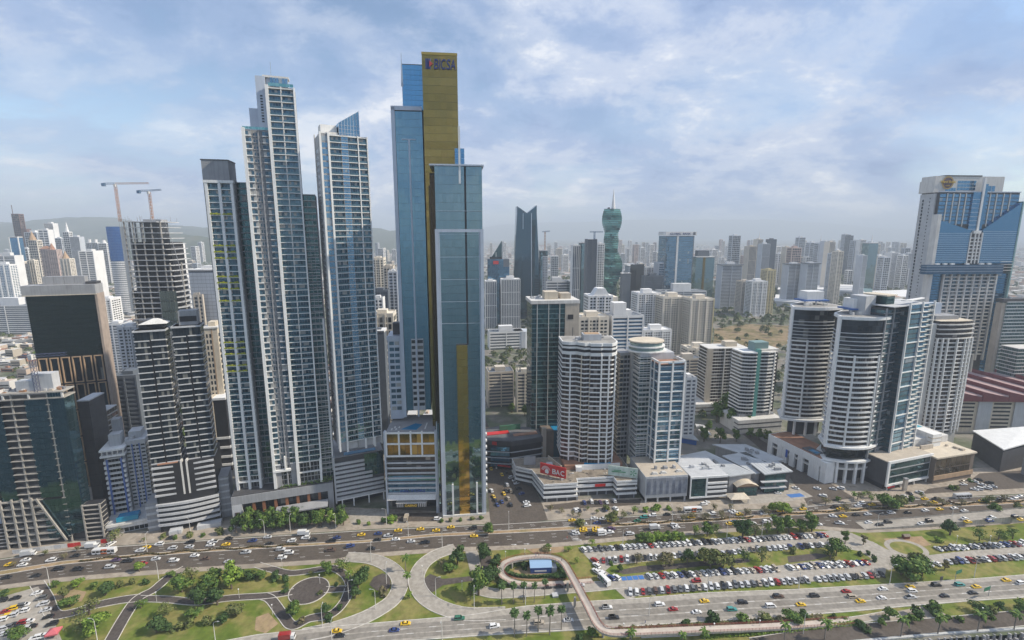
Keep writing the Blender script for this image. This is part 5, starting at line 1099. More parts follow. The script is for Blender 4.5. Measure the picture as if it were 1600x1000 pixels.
# podium of the drums
P = [gp(1283, 718, 16), gp(1201, 678, 16)]; d = P[0] - P[1]; a = atan2(d.y, d.x)
b = Bld('curved_tower_podium', 'white arcaded podium carrying the two curved towers', P[1].x, P[1].y, a, w=d.length, d=24)
l_ = d.length
b.box('upper_wall', W_WHITE, 0, l_, 0, 20, 11, 16); b.box('rear_wall', W_DARK, .5, l_ - .5, 2, 22, 0, 11); b.box('roof_terrace', W_TERRA, .6, l_ - .6, .7, 20, 16, 16.1)
b.fins('arcade_pier', W_WHITE, [(0, 0), (9, 0), (l_ * .30, 0), (l_ * .44, 0), (l_ * .60, 0), (l_ * .80, 0), (l_ - 5, 0)], 4.2, 2.2, 0, 11); b.slabs('arcade_beam', W_OFF, rect(0, l_, .3, 2), [7.2], 1.0)
b.box('garden_bed', W_ROOFD, l_ * .62, l_ * .88, 2, 9, 16.1, 16.9); b.box('pool', M_POOL, l_ * .72, l_ * .86, 3, 7, 16.9, 17.0); b.box('blue_banner', plain('banner_blue', (.03, .1, .4)), l_ * .37, l_ * .41, -.1, 0, 5, 11)
b.box('end_block', W_WHITE, l_, l_ + 4, .4, 8, 0, 15)
# --- blue balcony tower
p1, p2 = gp(1388, 717, 16), gp(1425, 706, 16); a = atan2(p2.y - p1.y, p2.x - p1.x); x, y = p1.x, p1.y; w = (p2 - p1).length
zt = ztop(1422, 474, y)
b = Bld('blue_grid_tower', 'sky blue glass tower with white grid frames beside the nearer curved tower', x, y, a, w=w, d=26)
sx = -16
b.box('wall', W_DARK, .3, w - .2, .5, 24, 14, zt - 2); nz = int((zt - 16) / 3.3); f_ = (zt - 16) / nz; wm = w * .52
glaze(b, G_SKY, [((.8, .5), (wm - .3, .5), 17, zt - 1, 4, nz, .12, .6), ((wm + .4, .5), (w * .76, .0), 17, zt - 1, 2, nz, .12, .7), ((w * .76, .5), (w - .3, .5), 17, zt - 1, 2, nz, .12, .7)])
b.slabs('frame_beam', W_WHITE, rect(0, w, -.2, .6), [16 + f_ * 3 * k for k in range(nz // 3 + 1)], .55); b.slabs('floor_edge', W_OFF, rect(wm, w * .77, -.9, .6), [16 + f_ * k for k in range(nz)], .35); b.slabs('floor_edge', W_OFF, rect(w * .76, w, -.5, .6), [16 + f_ * k + .7 for k in range(nz)], .35)
b.fins('frame_post', W_WHITE, [(-.2, -.5), (wm - .4, -.5), (w - .6, -.6)], .8, 1.1, 14, zt + .3)
b.box('side_wing', W_DARK, sx, -.1, 5, 24, 14, zt - 3); glaze(b, glass('deep_blue_glass', (.06, .13, .17), (.11, .20, .25), .65, .06, .08, (.25, .28, .3)), [((sx, 5), (-.1, 5), 17, zt - 4, 6, nz, .15, .8), ((-.1, 5), (-.1, .6), 17, zt - 2, 2, nz, .15, .8), ((sx, 24), (sx, 5), 17, zt - 4, 6, nz, .3, .9)])
b.slabs('wing_slab', W_GREY, rect(sx - .2, 0, 4.4, 6), [16 + f_ * 2 * k for k in range(nz // 2)], .4); b.fins('wing_post', W_GREY, [(sx, 4.2), (sx * .5, 4.2)], .7, .9, 14, zt - 3)
b.box('roof_sheet', W_LGREY, sx, w, .8, 24, zt - 2, zt - 1.5); b.box('penthouse', G_DGREEN, sx * .6, -1, 9, 22, zt - 1.5, zt + 4); b.box('penthouse_roof', W_CREAM, sx * .7, 0, 8, 23, zt + 4, zt + 4.8); b.add('curved_canopy', MB().prism([(0, 3), (5, 2), (w, 6), (w, 8), (4, 5), (0, 6)], zt + 1, zt + 1.6), W_WHITE)
b.box('roof_wall', W_LGREY, sx * 1.4, sx * .75, 14, 24, zt - 10, zt + 4)
# its street podium
x, y, w, a = base2(1383, 768, 1452, 753)
b = Bld('dark_glass_podium', 'street podium with a white frame around dark green glass below the blue grid tower', x, y, a, w=w, d=20)
zp = ztop(1390, 722, y); b.box('wall', W_DARK, .4, w - .4, .8, 26, 3.6, zp - 1); b.add('frame', MB().box(0, w, -.2, .8, zp - 1.6, zp).box(0, w, -.2, .8, 3.2, 4.4).box(0, 1.6, -.2, .8, 4.4, zp - 1.6).box(w - 1.6, w, -.2, .8, 4.4, zp - 1.6), W_WHITE); glaze(b, G_DGREEN, [((1.6, .7), (w - 1.6, .7), 4.4, zp - 1.6, 8, 3, .1, .5)]); b.slabs('glass_band', W_GREY, rect(1.6, w - 1.6, .2, .7), [4.4 + (zp - 6) * k / 3 for k in (1, 2)], .5)
b.box('shop_wall', W_BLACK, 1, w - 1, 3, 24, 0, 3.6); b.box('red_fascia', W_RED, 2, 8, -.1, .3, 1.8, 3.0); b.box('roof_deck', W_BEIGE, .4, w - .4, .9, 26, zp - 1, zp - .4); b.fins('ground_column', W_OFF, [(w * f_, .4) for f_ in (.05, .35, .65, .93)], .8, .8, 0, 3.4)
p = gp(1412, 768); b = Bld('stone_totem', 'square grey stone totem standing at the kerb before the dark glass podium', p.x, p.y, radians(8), 'totem'); b.box('shaft', W_BEIGE, 0, 2.4, 0, 1.6, 0, 8.5); b.box('cap', W_GREY, -.15, 2.55, -.15, 1.75, 8.5, 9)
# cream terrace building with pools, brown glass front
x, y, w, a = base2(1458, 758, 1520, 747)
b = Bld('cream_pool_terrace', 'cream flat-roofed building with brown glass front and two roof pools', x, y, a, w=w, d=30)
zq = ztop(1460, 716, y); b.box('wall', W_BROWN, .5, w - .5, 1, 50, 0, zq - 1); b.box('roof_slab', W_CREAM, 0, w, 0, 52, zq - 1, zq); glaze(b, glass('olive_brown_glass', (.06, .05, .035), (.12, .10, .07), .6, .08), [((1, 1), (w * .9, 1), 3.5, zq - 1.4, 7, 2, .25, .4)])
b.box('base_panel', W_TAN, .3, w - .3, .4, .9, 3, 6) ; b.box('terrace', W_OFF, 2, w - 1, 18, 50, zq, zq + 5); b.box('pool', plain('bright_pool', (.01, .30, .55), .05), 4, 12, 30, 38, zq + 5, zq + 5.1); b.box('pool', plain('pale_pool', (.1, .4, .5), .05), w - 12, w - 3, 34, 42, zq + 5, zq + 5.1); b.box('stair_house', W_WHITE, w * .40, w * .62, 14, 26, zq, zq + 9); b.slabs('stair_band', W_BEIGE, rect(w * .39, w * .63, 13.8, 17), [zq + 3, zq + 6], .5); b.box('shade_wall', W_BEIGE, 2, w * .36, 12, 13, zq, zq + 3); roof_kit(b, w * .6, w - 4, 3, 14, zq, 4, W_BEIGE, 8)
# --- white pillar tower with dark top
x, y, w, zt = face(1469, 503, 362, 1524, radians(8))
b = Bld('white_pillar_tower', 'white pillared tower with dark glass crown between the blue grid tower and the huge hotel', x, y, radians(8), w=w, d=22)
zd = ztop(1465, 530, y); bow = 2.0; poly = arc_front(w, bow, 22, 8)
b.add('wall', MB().prism(inset(poly, .9), 12, zt - 1), W_DARK); inn = inset(poly, .9); mb = MB(); nz = int((zd - 14) / 3.2)
for k in range(8): panes_into(mb, inn[k], inn[k + 1], 14, zd, 2, nz, .3, .8, .05); panes_into(mb, inn[k], inn[k + 1], zd + 1, zt - 1, 1, 4, .08, .9, .05)
b.add('window_pane', mb, G_BROWN, kind='stuff'); b.box('side_wall', W_OFF, -3.5, .1, 2, 22, 10, zt - 2)
b.slabs('balcony_band', W_WHITE, arc_front(w, bow, 4, 8), [14 + (zd - 14) * k / nz for k in range(nz + 1)], .6); b.slabs('crown_band', W_OFF, inset(poly, -.2), [zd, zd + (zt - zd) * .27, zd + (zt - zd) * .54, zd + (zt - zd) * .8], .8)
b.fins('fin', W_WHITE, [(w * f_ - .4, poly[int(f_ * 8)][1] - .6) for f_ in (0, .125, .25, .5, .75, .875, 1.0)], .8, 1.4, 12, zd + .5); b.add('roof_slab', MB().prism(inset(poly, .8), zt, zt + .5), W_CREAM); b.box('roof_house', W_GREY, w * .1, w * .75, 6, 16, zt + .5, zt + 3.5)
b.box('rear_house', W_STEEL, -2, w * .55, 15, 22, zt, zt + 12); b.box('base_wall', W_OFF, -3, w, 1, 22, 0, 13)
# --- huge blue hotel
AH = radians(5)
x, y, w, zt = face(1470, 300, 500, 1596, AH)
b = Bld('huge_blue_hotel', 'huge blue glass hotel tower with a round guitar-club emblem on its crown', x, y, AH, w=w, d=40)
D = 21
zM = ztop(1455, 412, y); zV = ztop(1470, 338, y); zC = ztop(1528, 365, y)
b.box('wall', W_DARK, .4, w - .4, .8, D, 0, zt)
G_HR = glass('hotel_azure_glass', (0.08, 0.225, 0.37), (0.105, 0.265, 0.42), .8, .06, .03, (.25, .34, .42))
mb = MB(); cxs = w * .47
nfl = 3.6
panes_into(mb, (0.6, .8), (w - .6, .8), zV - 8, zt - 1.5, 26, int((zt - zV + 8) / nfl), .12, .7, .05)
b.add('glass_panel', mb, G_HR, kind='stuff')
b.fins('fin', W_OFF, [(w * f_, .1) for f_ in (.09, .165, .245, .32, .62, .70, .79, .87)], .7, .9, zV - 10, zt - 1)
b.box('spine', W_WHITE, cxs + 3, cxs + 5.2, -1.2, .8, zC, ztop(1539, 277, y)); b.box('spine_glass', G_HR, cxs - 6, cxs + 2.9, -.4, .8, zC, zt); b.box('spine_glass', G_HR, cxs + 5.3, cxs + 9, -.4, .8, zC, zt + 8)
b.slabs('spine_band', W_STEEL, rect(cxs - 6.2, cxs + 2.9, -.6, .3), [zC + 4.2 * k for k in range(int((zt - zC) / 4.2))], .4)
# folded lower front: V-shaped top edge
def vfront(x0, x1, zl, zr_, yo, mat, nm):
    m_ = MB(); m_.v += [(x0, yo, zM), (x1, yo, zM), (x1, .9, zM), (x0, .9, zM), (x0, yo, zl), (x1, yo, zr_), (x1, .9, zr_), (x0, .9, zl)]
    for f2 in ((0, 1, 5, 4), (1, 2, 6, 5), (2, 3, 7, 6), (3, 0, 4, 7), (4, 5, 6, 7)): m_.f.append(f2); m_.m.append(0); m_.r.append(.3)
    o = b.add(nm, m_, mat); l2 = MB(); n2 = int((min(zl, zr_) - zM) / 1.9)
    for k in range(1, n2): l2.box(x0 + .1, x1 - .1, yo - .12, yo - .01, zM + 1.9 * k, zM + 1.9 * k + .28)
    b.add('glass_joint', l2, W_STEEL, o, kind='stuff')
vfront(2.5, cxs - 4, zV - 4, zC + 3, -2.2, G_HR, 'folded_glass'); vfront(cxs + 9, w + .8, zC + 4, zV + 14, -2.2, G_HR, 'folded_glass')
b.box('edge_frame', W_OFF, -1.2, 2.4, -2.6, 4, 0, zV + 2); b.box('edge_frame', wall('teal_edge', (.25, .42, .42), .5), w + .8, w + 2.2, -2.6, 4, 0, zV + 15)
b.box('bay_wall', W_DARK, cxs - 4, cxs + 9, -1.6, .8, zM, zC); b.slabs('bay_balcony', W_WHITE, rect(cxs - 4, cxs + 9, -2.4, -1.6), [zM + 3.6 * k for k in range(1, int((zC - zM) / 3.6))], 1.2); b.fins('bay_post', W_WHITE, [(cxs - 4.4, -2.8), (cxs + .8, -2.8), (cxs + 4.6, -2.8), (cxs + 8.6, -2.8)], .8, 1.2, zM, zC + 1); b.box('bay_head', W_WHITE, cxs - 1, cxs + 7, -2.6, 0, zC, zC + 3)
# belt
zN = ztop(1450, 428, y); b.box('belt', wall('belt_blue', (.05, .12, .20), .35, metal=.5), -9, w * .86, -6, .8, zN, zM - 1); b.slabs('belt_line', W_STEEL, rect(-9.1, w * .86, -6.15, 0), [zN + (zM - zN) * k / 4 for k in (1, 2, 3)], .3); b.copies('belt_light', MB().box(0, 4, -5, -3, 0, 1.6), W_WHITE, [(2 + 8.2 * k, 0, zM - 1) for k in (0, 1, 2, 4, 6, 7)])
b.slabs('belt_balcony', W_OFF, rect(w * .86, w + 1, -3, .8), [zN + 3 * k for k in range(1, 5)], .6)
# lower balconies
zL = 40; mb = MB(); x0, x1 = w * .17, w * .84
cols = 7; cw = (x1 - x0) / cols
b.box('base_panel', W_DARK, x0, x1, -.6, .8, zL, zN); panes_into(mb, (2, .2), (x0 - .3, .2), 20, zN, 4, 40, .1, .5, .7); panes_into(mb, (x1 + .4, .2), (w + .6, .2), 20, zN, 4, 40, .1, .5, .7); b.add('glass_panel', mb, G_HR, kind='stuff')
nb = int((zN - zL) / 3.6); m3 = MB()
for k in range(cols): panes_into(m3, (x0 + cw * k + 1.2, -.6), (x0 + cw * (k + 1) - .3, -.6), zL, zN, 2, nb, .2, 1.0, .05)
b.add('window_pane', m3, G_APT, kind='stuff')
bm_ = MB()
for k in range(cols): bm_.box(x0 + cw * k + 2.2, x0 + cw * (k + 1), -2.2, -.6, 0, 1.1)
b.copies('balcony', bm_, W_OFF, [(0, 0, zL + (zN - zL) * k / nb) for k in range(nb)])
b.fins('pier', W_OFF, [(x0 + cw * k - .2, -2.4) for k in range(cols + 1)], 1.6, 1.9, zL - 6, zN)
b.fins('base_frame', W_OFF, [(x0 + cw * 3, -3), (x0 + cw * 4.4, -3), (x0 + cw * 5.6, -3)], 1.2, 2, 18, zL); b.box('podium', wall('hotel_podium_blue', (.12, .19, .26), .5), w * .1, w, -14, 3, 0, 20); b.slabs('podium_band', W_LGREY, rect(w * .1 - .3, w + .4, -14.4, 0), [5, 10, 15, 19.4], 1.2)
# left side wall: dark slot, dotted windows
b.box('side_cladding', W_LGREY, -1.0, .4, 4.0, D, 0, zt - 1); mb = MB(); panes_into(mb, (-1, 18), (-1, 16), 10, zt - 6, 1, 56, .3, .9, .08); panes_into(mb, (-1, 10), (-1, 8.8), 60, zt - 4, 1, 42, .2, 2.2, .08); b.add('side_window', mb, G_DARK, kind='stuff')
# crown
zc1 = ztop(1463, 275, y + 6); b.box('crown_wall', W_OFF, -2, w * .84, 6, D, zt, zc1); b.box('crown_step', W_OFF, -.6, w * .25, 16, D + 3, zt, zt + 12) ; b.box('crown_cap', W_DARK, w * .10, w * .55, 5.6, D, zc1, zc1 + 1)
mb = MB(); panes_into(mb, (w * .26, 6), (w * .49, 6), zt + 2, zc1 - 4, 6, 3, .15, .6, .08); panes_into(mb, (w * .12, 6), (w * .25, 6), zt + 1, zt + 5, 4, 1, .15, .5, .08); panes_into(mb, (w * .60, 6), (w * .74, 6), zt + 1, zt + 7, 3, 1, .5, .3, .08); b.add('crown_window', mb, G_HR, kind='stuff'); b.box('crown_rail', W_STEEL, -1, w + .4, .2, 1, zt, zt + .9)
# emblem: ring with a gold bar across
em = Vector((w * .135, 5.8, zc1 - 6.5)); mb = MB(); ng = 24
for k in range(ng):
    t0, t1 = 2 * pi * k / ng, 2 * pi * (k + 1) / ng
    for (r0, r1, yy) in ((5.2, 6.4, -.3),): mb.face([(em.x + r0 * cos(t0), em.y + yy, em.z + r0 * sin(t0)), (em.x + r1 * cos(t0), em.y + yy, em.z + r1 * sin(t0)), (em.x + r1 * cos(t1), em.y + yy, em.z + r1 * sin(t1)), (em.x + r0 * cos(t1), em.y + yy, em.z + r0 * sin(t1))][::-1])
b.add('emblem_ring', mb, plain('emblem_gold', (.45, .30, .10), .4, .3)); b.add('emblem_disc', MB().face([(em.x + 5.2 * cos(-2 * pi * k / 20), em.y - .2, em.z + 5.2 * sin(-2 * pi * k / 20)) for k in range(20)][::-1]), plain('emblem_brown', (.10, .06, .08), .5))
sign_text(b, 'emblem_lettering', 'Hard Rock', 3.6, plain('emblem_yellow', (.62, .42, .06), .4), em.x - 8.2, em.y - .5, em.z - .2, 16.4, shear=.15); sign_text(b, 'emblem_lettering', 'CAFE', 1.6, plain('emblem_yellow', (.62, .42, .06), .4), em.x - 2.2, em.y - .5, em.z - 3.4, 4.4)
# --- striped grey green tower at the right edge
x, y, w, zt = face(1574, 472, 480, 1640, radians(5))
b = Bld('striped_edge_tower', 'grey green striped tower cut off by the right border', x, y, radians(5), w=w, d=24)
poly_tower(b, rect(0, w, 0, 8), 0, zt, 3.4, wall('grey_green_wall', (.30, .36, .34), .8), G_DGREEN, W_LGREY, .2, 1.1, 1.8, gz=1.2, slab_each=True, skip_edges=(1, 2, 3)); b.box('side_wall', W_BEIGE, -4, -.3, 1, 7, 0, zt - 1); b.box('roof_band', W_DARK, -4, w + .4, 0, 8, zt, zt + 3); roof_kit(b, 0, w - 5, 2, 6, zt + 3, 4, seed=5)
p = at(1592, 545, 440); b = Bld('low_edge_block', 'lower grey balcony block at the right border beside the striped tower', p.x, 440, radians(5), w=24, d=15); poly_tower(b, rect(0, 24, 0, 15), 0, p.z, 3.4, W_GREY, G_DGREEN, W_OFF, .3, .6, 2, slab_each=False)
# --- arena with ribbed maroon roof
x, y, w, a = base2(1488, 676, 1700, 668, 0); a = radians(-2)
b = Bld('maroon_roofed_mall', 'big beige mall with grey piers and a ribbed maroon roof at the right', x, y, a, w=w, d=60)
zr = ztop(1505, 618, y); b.box('wall', W_CREAM, 0, w, 0, 70, 0, zr - 5); b.fins('pier', W_LGREY, [(w * f_, -1.2) for f_ in (.13, .36, .62, .86)], w * .085, 2, 0, zr - 1); b.box('frieze', W_STEEL, -.3, w, -.5, 70, zr - 5, zr - 1)
mb = MB()
for (f0, f1) in ((.015, .12), (.225, .35), (.46, .61)):
    for k in range(8): mb.box(w * f0 + 1, w * f1 - 1, -.15, .1, 5 + 3.4 * k, 6.5 + 3.4 * k)
b.add('louvre', mb, W_BLACK, kind='stuff')
M_MAR = wall('maroon_sheet', (.20, .055, .06), .6, .15, .2, .05); M_PINK = wall('dusty_pink_sheet', (.42, .30, .29), .6, .15, .2, .05)
for k in range(6):
    x0 = -4 + k * w / 6; mb = MB().prism([(x0, -3), (x0 + w / 6 - 1, -3), (x0 + w / 6 - 12, 70), (x0 - 11, 70)], zr, zr + 1.2); b.add('roof_rib', mb, M_PINK)
    mb = MB(); mb.v += [(x0 - .5, -3.5, zr - 4), (x0 + w / 6 - 1, -3.5, zr - 4), (x0 + w / 6 - 1, -3.5, zr - .2), (x0 - .5, -3.5, zr + 4.5), (x0 - 11, 70, zr + 4.5), (x0 - 11, 70, zr - 4)]; mb.f += [(0, 1, 2, 3), (0, 3, 4, 5)]; mb.m += [0, 0]; mb.r += [0, 0]; b.add('roof_gable', mb, M_MAR)
b.box('roof_edge', M_MAR, -5, w, -2.8, 70, zr - 1, zr - .05)
# --- white-roofed hall
x, y, w, a = base2(1532, 768, 1660, 756)
P1, P2, P3, P4 = gp(1568, 704, 17), gp(1660, 678, 21), gp(1600, 668, 21), gp(1519, 674, 17)
b = Bld('white_roofed_hall', 'dark grey exhibition hall with a sloping white roof at the right border', P1.x, P1.y, 0, w=40, d=30)
q = [(p.x - P1.x, p.y - P1.y) for p in (P1, P2, P3, P4)]
b.add('wall', MB().prism(inset(q, .8), 0, 16), W_DARK); mb = MB(); zz4 = (17, 21, 21, 17)
mb.v += [(q[k][0], q[k][1], zz4[k]) for k in range(4)] + [(q[k][0], q[k][1], zz4[k] + .8) for k in range(4)]
for f2 in ((4, 5, 6, 7), (0, 1, 5, 4), (1, 2, 6, 5), (2, 3, 7, 6), (3, 0, 4, 7), (3, 2, 1, 0)): mb.f.append(f2); mb.m.append(0); mb.r.append(0)
b.add('roof', mb, W_WHITE); b.box('front_block', W_GREY, 14, 46, -14, -1, 0, 12); b.box('front_window', W_BLACK, 18, 30, -14.1, -14, 4, 8)
# --- white-teal residential tower left of the curved towers
x, y, w, zt = face(1166, 553, 395, 1221, radians(10))
b = Bld('teal_spine_tower', 'white banded tower with a teal spine on a stepped white podium', x, y, radians(10), w=w, d=18)
k_ = w / 26; poly = [(q_[0] * k_, q_[1]) for q_ in [(0, 4), (4, 1.5), (8, .5), (10, 2.5), (13, 2.2), (17, 1), (22, 2), (26, 5), (26, 18), (0, 18)]]
poly_tower(b, poly, 14, zt, 3.0, W_GREY, G_DARK, W_WHITE, .5, 1.1, 2.2, gz=.6); b.box('teal_spine', plain('teal_spine', (.10, .30, .28), .5), 9 * k_, 11.5 * k_, .6, 4, 12, zt + 3); b.box('crown_house', plain('teal_grey', (.18, .28, .28), .6), 9 * k_, 19 * k_, 5, 14, zt, zt + 8); b.box('dark_side', W_BLACK, 23 * k_, 26.3 * k_, 4, 18.2, 14, zt - 2); b.fins('fin', W_WHITE, [(22 * k_, 1.2)], .9, 1.4, 13, zt); b.box('roof_slab', W_OFF, 12 * k_, 26 * k_, 3, 17, zt + .4, zt + 2.4)
x2, y2, w2, a2 = base2(1142, 680, 1206, 702)
b.box('podium', W_OFF, -6, w + 2, -6, 20, 0, 12); b.slabs('podium_band', W_DARK, rect(-6.1, w + 2.1, -6.1, 0), [4, 8], 1.0); b.box('podium_core', W_GREY, 0, w, 2, 18, 12, 14)
# --- long curved apartment block behind it
x, y, w, zt = face(1108, 545, 440, 1168, radians(6))
b = Bld('tan_balcony_block', 'broad tan grey apartment block with rows of balconies behind the teal-spined tower', x, y, radians(6), w=w, d=18)
poly_tower(b, rect(0, w, 0, 18), 10, zt, 3.0, W_BEIGE, G_BROWN, W_OFF, .5, .7, 2.4, gz=.7); b.box('blank_wall', W_BEIGE, -1, w * .10, -.9, 1.5, 4, zt); b.fins('fin', W_OFF, [(w * .4, -.9), (w * .62, -.9), (w * .84, -.9)], .8, 1.2, 8, zt); b.box('roof_house', W_CREAM, w * .5, w * .8, 5, 13, zt, zt + 5); b.box('podium', W_OFF, -12, w, -6, 20, 0, 10); b.slabs('podium_band', W_BROWN, rect(-12.1, w + .1, -6.1, 0), [2.5, 6], 1.0)
# ------------------------------------------------------------------ towers behind the front row
F_W = wall('far_white', (.76, .755, .74), .8, .1, .05, .1); F_C = wall('far_cream', (.70, .64, .54), .8, .1, .05, .1); F_B = wall('far_beige', (.58, .52, .44), .8, .1, .05, .1)
F_G = wall('far_grey', (.50, .53, .57), .8, .1, .05, .1); F_D = wall('far_dark', (.13, .15, .175), .7, .1, .05, .1); F_P = wall('far_pink', (.55, .42, .37), .8, .1, .05, .1); F_Y = wall('far_yellow', (.58, .50, .30), .8, .1, .05, .1)
F_K = wall('far_brown', (.16, .10, .09), .8, .1, .05, .1)
FC = {'W': F_W, 'C': F_C, 'B': F_B, 'G': F_G, 'D': F_D, 'P': F_P, 'Y': F_Y, 'K': F_K, 'T': G_TEAL, 'A': G_BLUE}
def town(nm, lab, u1, u2, v, Y, col, style='grid', d=None, ang=ROAD_ANG, grp=None, roof=1, fh=3.2, gm=None, z0=0, taper=1.0):
    x, y, w, zt = face(u1, v, Y, u2, ang)
    if zt < 6: zt = 6
    d = d or max(10, min(26, w * .8)); b = Bld(nm, lab, x, y, ang, group=grp, w=w, d=d); m = FC[col]; g_ = gm or G_DARK
    nz = max(2, int(round(zt / fh))); far = Y > 1100
    if Y > 1200: nz = max(2, nz // 2)
    if style == 'glass':
        b.box('wall', F_D, .2, w - .2, .3, d, 0, zt); n_ = max(3, int(w / 3)); glaze(b, m, [((0, .3), (w, .3), 4, zt - 1, n_, nz, .1, .2), ((w - .2, .3), (w - .2, d), 4, zt - 1, max(2, int(d / 4)), nz, .1, .2), ((.2, d), (.2, .3), 4, zt - 1, max(2, int(d / 4)), nz, .1, .2)]); b.box('crown', F_W, -.2, w + .2, 0, d, zt, zt + 1.5)
    elif style == 'bands':
        b.box('wall', F_D, .6, w - .6, .8, d - .5, 0, zt); mb = MB(); f_ = zt / nz
        for k in range(1, nz + 1): mb.box(0, w, 0, d, k * f_ - f_ * .42, k * f_ - .02)
        b.add('floor_band', mb, m, kind='stuff'); b.fins('pier', m, [(-.2, -.2), (w * .48, -.3), (w - .9, -.2)], 1.1, .9, 0, zt)
        b.box('end_wall', m, w - .55, w + .05, .4, d + .1, 0, zt + .6); b.box('end_wall', m, -.05, .55, .4, d + .1, 0, zt + .6)
    elif style == 'piers':
        b.box('wall', F_D, .5, w - .5, .5, d - .5, 0, zt); n_ = max(3, int(w / 3.0)); mb = MB()
        for k in range(n_ + 1): xx = (w - .9) * k / n_; mb.box(xx, xx + .9, 0, 1, 0, zt)
        for k in range(1, 5): mb.box(0, w, .05, .9, zt * k / 4 - .8, zt * k / 4)
        b.add('pier', mb, m, kind='stuff'); b.box('end_wall', m, w - .5, w, 1.1, d, 0, zt + .2); b.box('end_wall', m, 0, .5, 1.1, d, 0, zt + .2); b.box('roof_slab', m, .5, w - .5, 1.1, d, zt, zt + .4)
    else:
        b.box('wall', m, 0, w, 0, d, 0, zt); n_ = max(2, int(w / (3.4 if not far else 5))); mb = MB()
        panes_into(mb, (w * .05, 0), (w * .95, 0), 4, zt - 1.5, n_, nz, 1.1, 1.5, .1); panes_into(mb, (w, d * .1), (w, d * .9), 4, zt - 1.5, max(2, int(d / 5)), nz, 1.6, 1.5, .1); panes_into(mb, (0, d * .9), (0, d * .1), 4, zt - 1.5, max(2, int(d / 5)), nz, 1.6, 1.5, .1)
        b.add('window', mb, g_, kind='stuff')
        if not far: b.fins('pilaster', m, [(w * .30, -.7), (w * .64, -.7)], max(.8, w * .06), .9, 0, zt)
    if roof and style != 'none':
        rb = F_W if col in 'WG' else m
        if col in 'TA': rb = F_G
        b.box('roof_house', rb, w * .3, w * .7, d * .3, d * .7, zt, zt + max(2.5, w * .16)); 
        if not far: parapet(b, rb, rect(0, w, 0, d), zt, 1.0, .3); roof_kit(b, w * .05, w * .3, d * .2, d * .8, zt, 2, rb, int(u1))
    return b, w, d, zt
LEFT = 'towers of the hazy quarter at the far left'
# far left
b, w, d, z = town('tapering_tower', 'dark brown stepped tower under construction on the far left skyline', 17, 29, 334, 1500, 'K', 'grid', grp=LEFT, roof=0); b.box('setback_wall', F_K, w, w + 14, 0, d, 0, z - 45); b.add('crane_mast', MB().bar((2, 4, z), (2, 4, z + 26), 1.2), F_K)
b, w, d, z = town('trapezoid_tower', 'deep blue glass tower with white edges far left', 14, 27, 371, 1050, 'A', 'glass', grp=LEFT, roof=0); b.fins('edge', F_W, [(-1, -1), (w, -1)], 1.5, 2, 0, z)
b, w, d, z = town('spired_tower', 'beige tower with a pointed tan spire, left of the domed pair', 43, 57, 375, 1250, 'C', 'grid', grp=LEFT, roof=0); b.add('spire', MB().cone((w * .35, 6), 8, .3, z, z + 22, 8), W_TAN)
town('far_left_tower', 'grey twin-topped tower behind the beige spired tower', 37, 57, 363, 1450, 'G', 'grid', grp=LEFT)
town('far_left_tower', 'white tower with yellowish panels near the far left hills', 59, 74, 359, 1350, 'W', 'bands', grp=LEFT); town('far_left_tower', 'pale slender tower rising highest beside the yellowish-panelled one', 68, 82, 349, 1600, 'W', 'piers', grp=LEFT)
b, w, d, z = town('domed_tower', 'pink beige tower with a tan hipped crown, middle of the beige trio', 62, 75, 389, 1200, 'P', 'grid', grp=LEFT, roof=0); b.add('hipped_roof', MB().prism(rect(-1, w + 1, -1, d), z, z + 7, top=rect(w * .4, w * .6, d * .4, d * .6)), W_TERRA)
b, w, d, z = town('domed_tower', 'pink beige tower with a small tan spire, right of the hipped crown', 74, 88, 390, 1200, 'P', 'grid', grp=LEFT, roof=0); b.add('spire', MB().cone((w * .3, 6), 7, .2, z, z + 16, 8), W_TERRA)
b, w, d, z = town('spired_tower', 'cream tower with a golden pointed cap behind the dark office block', 93, 108, 404, 1100, 'C', 'grid', grp=LEFT, roof=0); b.add('spire', MB().cone((w * .4, 7), 7, .2, z, z + 17, 8), W_TAN)
b, w, d, z = town('far_left_tower', 'pale needle-topped tower in the far left haze', 97, 107, 362, 1500, 'W', 'grid', grp=LEFT); b.add('spire', MB().cone((w * .5, 8), 5, .2, z, z + 30, 6), F_W)
town('far_left_tower', 'grey slab tower right of the needle-topped tower', 108, 123, 370, 1450, 'G', 'piers', grp=LEFT); town('far_left_tower', 'small pale blue tower left of the needle-topped tower', 84, 95, 372, 1600, 'G', 'grid', grp=LEFT)
town('banded_apartment', 'white banded apartment slab behind the dark office block roof', 122, 145, 393, 850, 'W', 'bands', 30, radians(12), LEFT)
for k, (a, c, v) in enumerate(((123, 132, 382), (134, 142, 379), (144, 152, 379), (153, 166, 380))):
    b, w, d, z = town('white_quad_tower', 'sunlit white apartment tower, %s from the left of four with round tanks' % ORD[k], a, c, v, 1600, 'W', 'grid', grp='four white tank-topped towers'); b.add('water_tank', MB().cone((w * .5, d * .4), 5, 5, z, z + 10, 10), F_W)
x, y, w, z = face(165, 354, 1000, 187); b = Bld('curved_blue_tower', 'bright blue curved glass tower left of the scaffolded tower', x, y, ROAD_ANG, group=LEFT, w=w, d=20)
arc_ = [(w * k / 8, -3 * sin(pi * k / 8)) for k in range(9)] + [(w, 18), (0, 18)]; b.add('wall', MB().prism(arc_, 0, z), F_D); zmid = ztop(175, 408, 1000); mb = MB(); m2 = MB()
for k in range(8): panes_into(mb, arc_[k], arc_[k + 1], zmid, z, 1, 22, .1, .5, .1); panes_into(m2, arc_[k], arc_[k + 1], 6, zmid, 1, 24, .2, 1.6, .1)
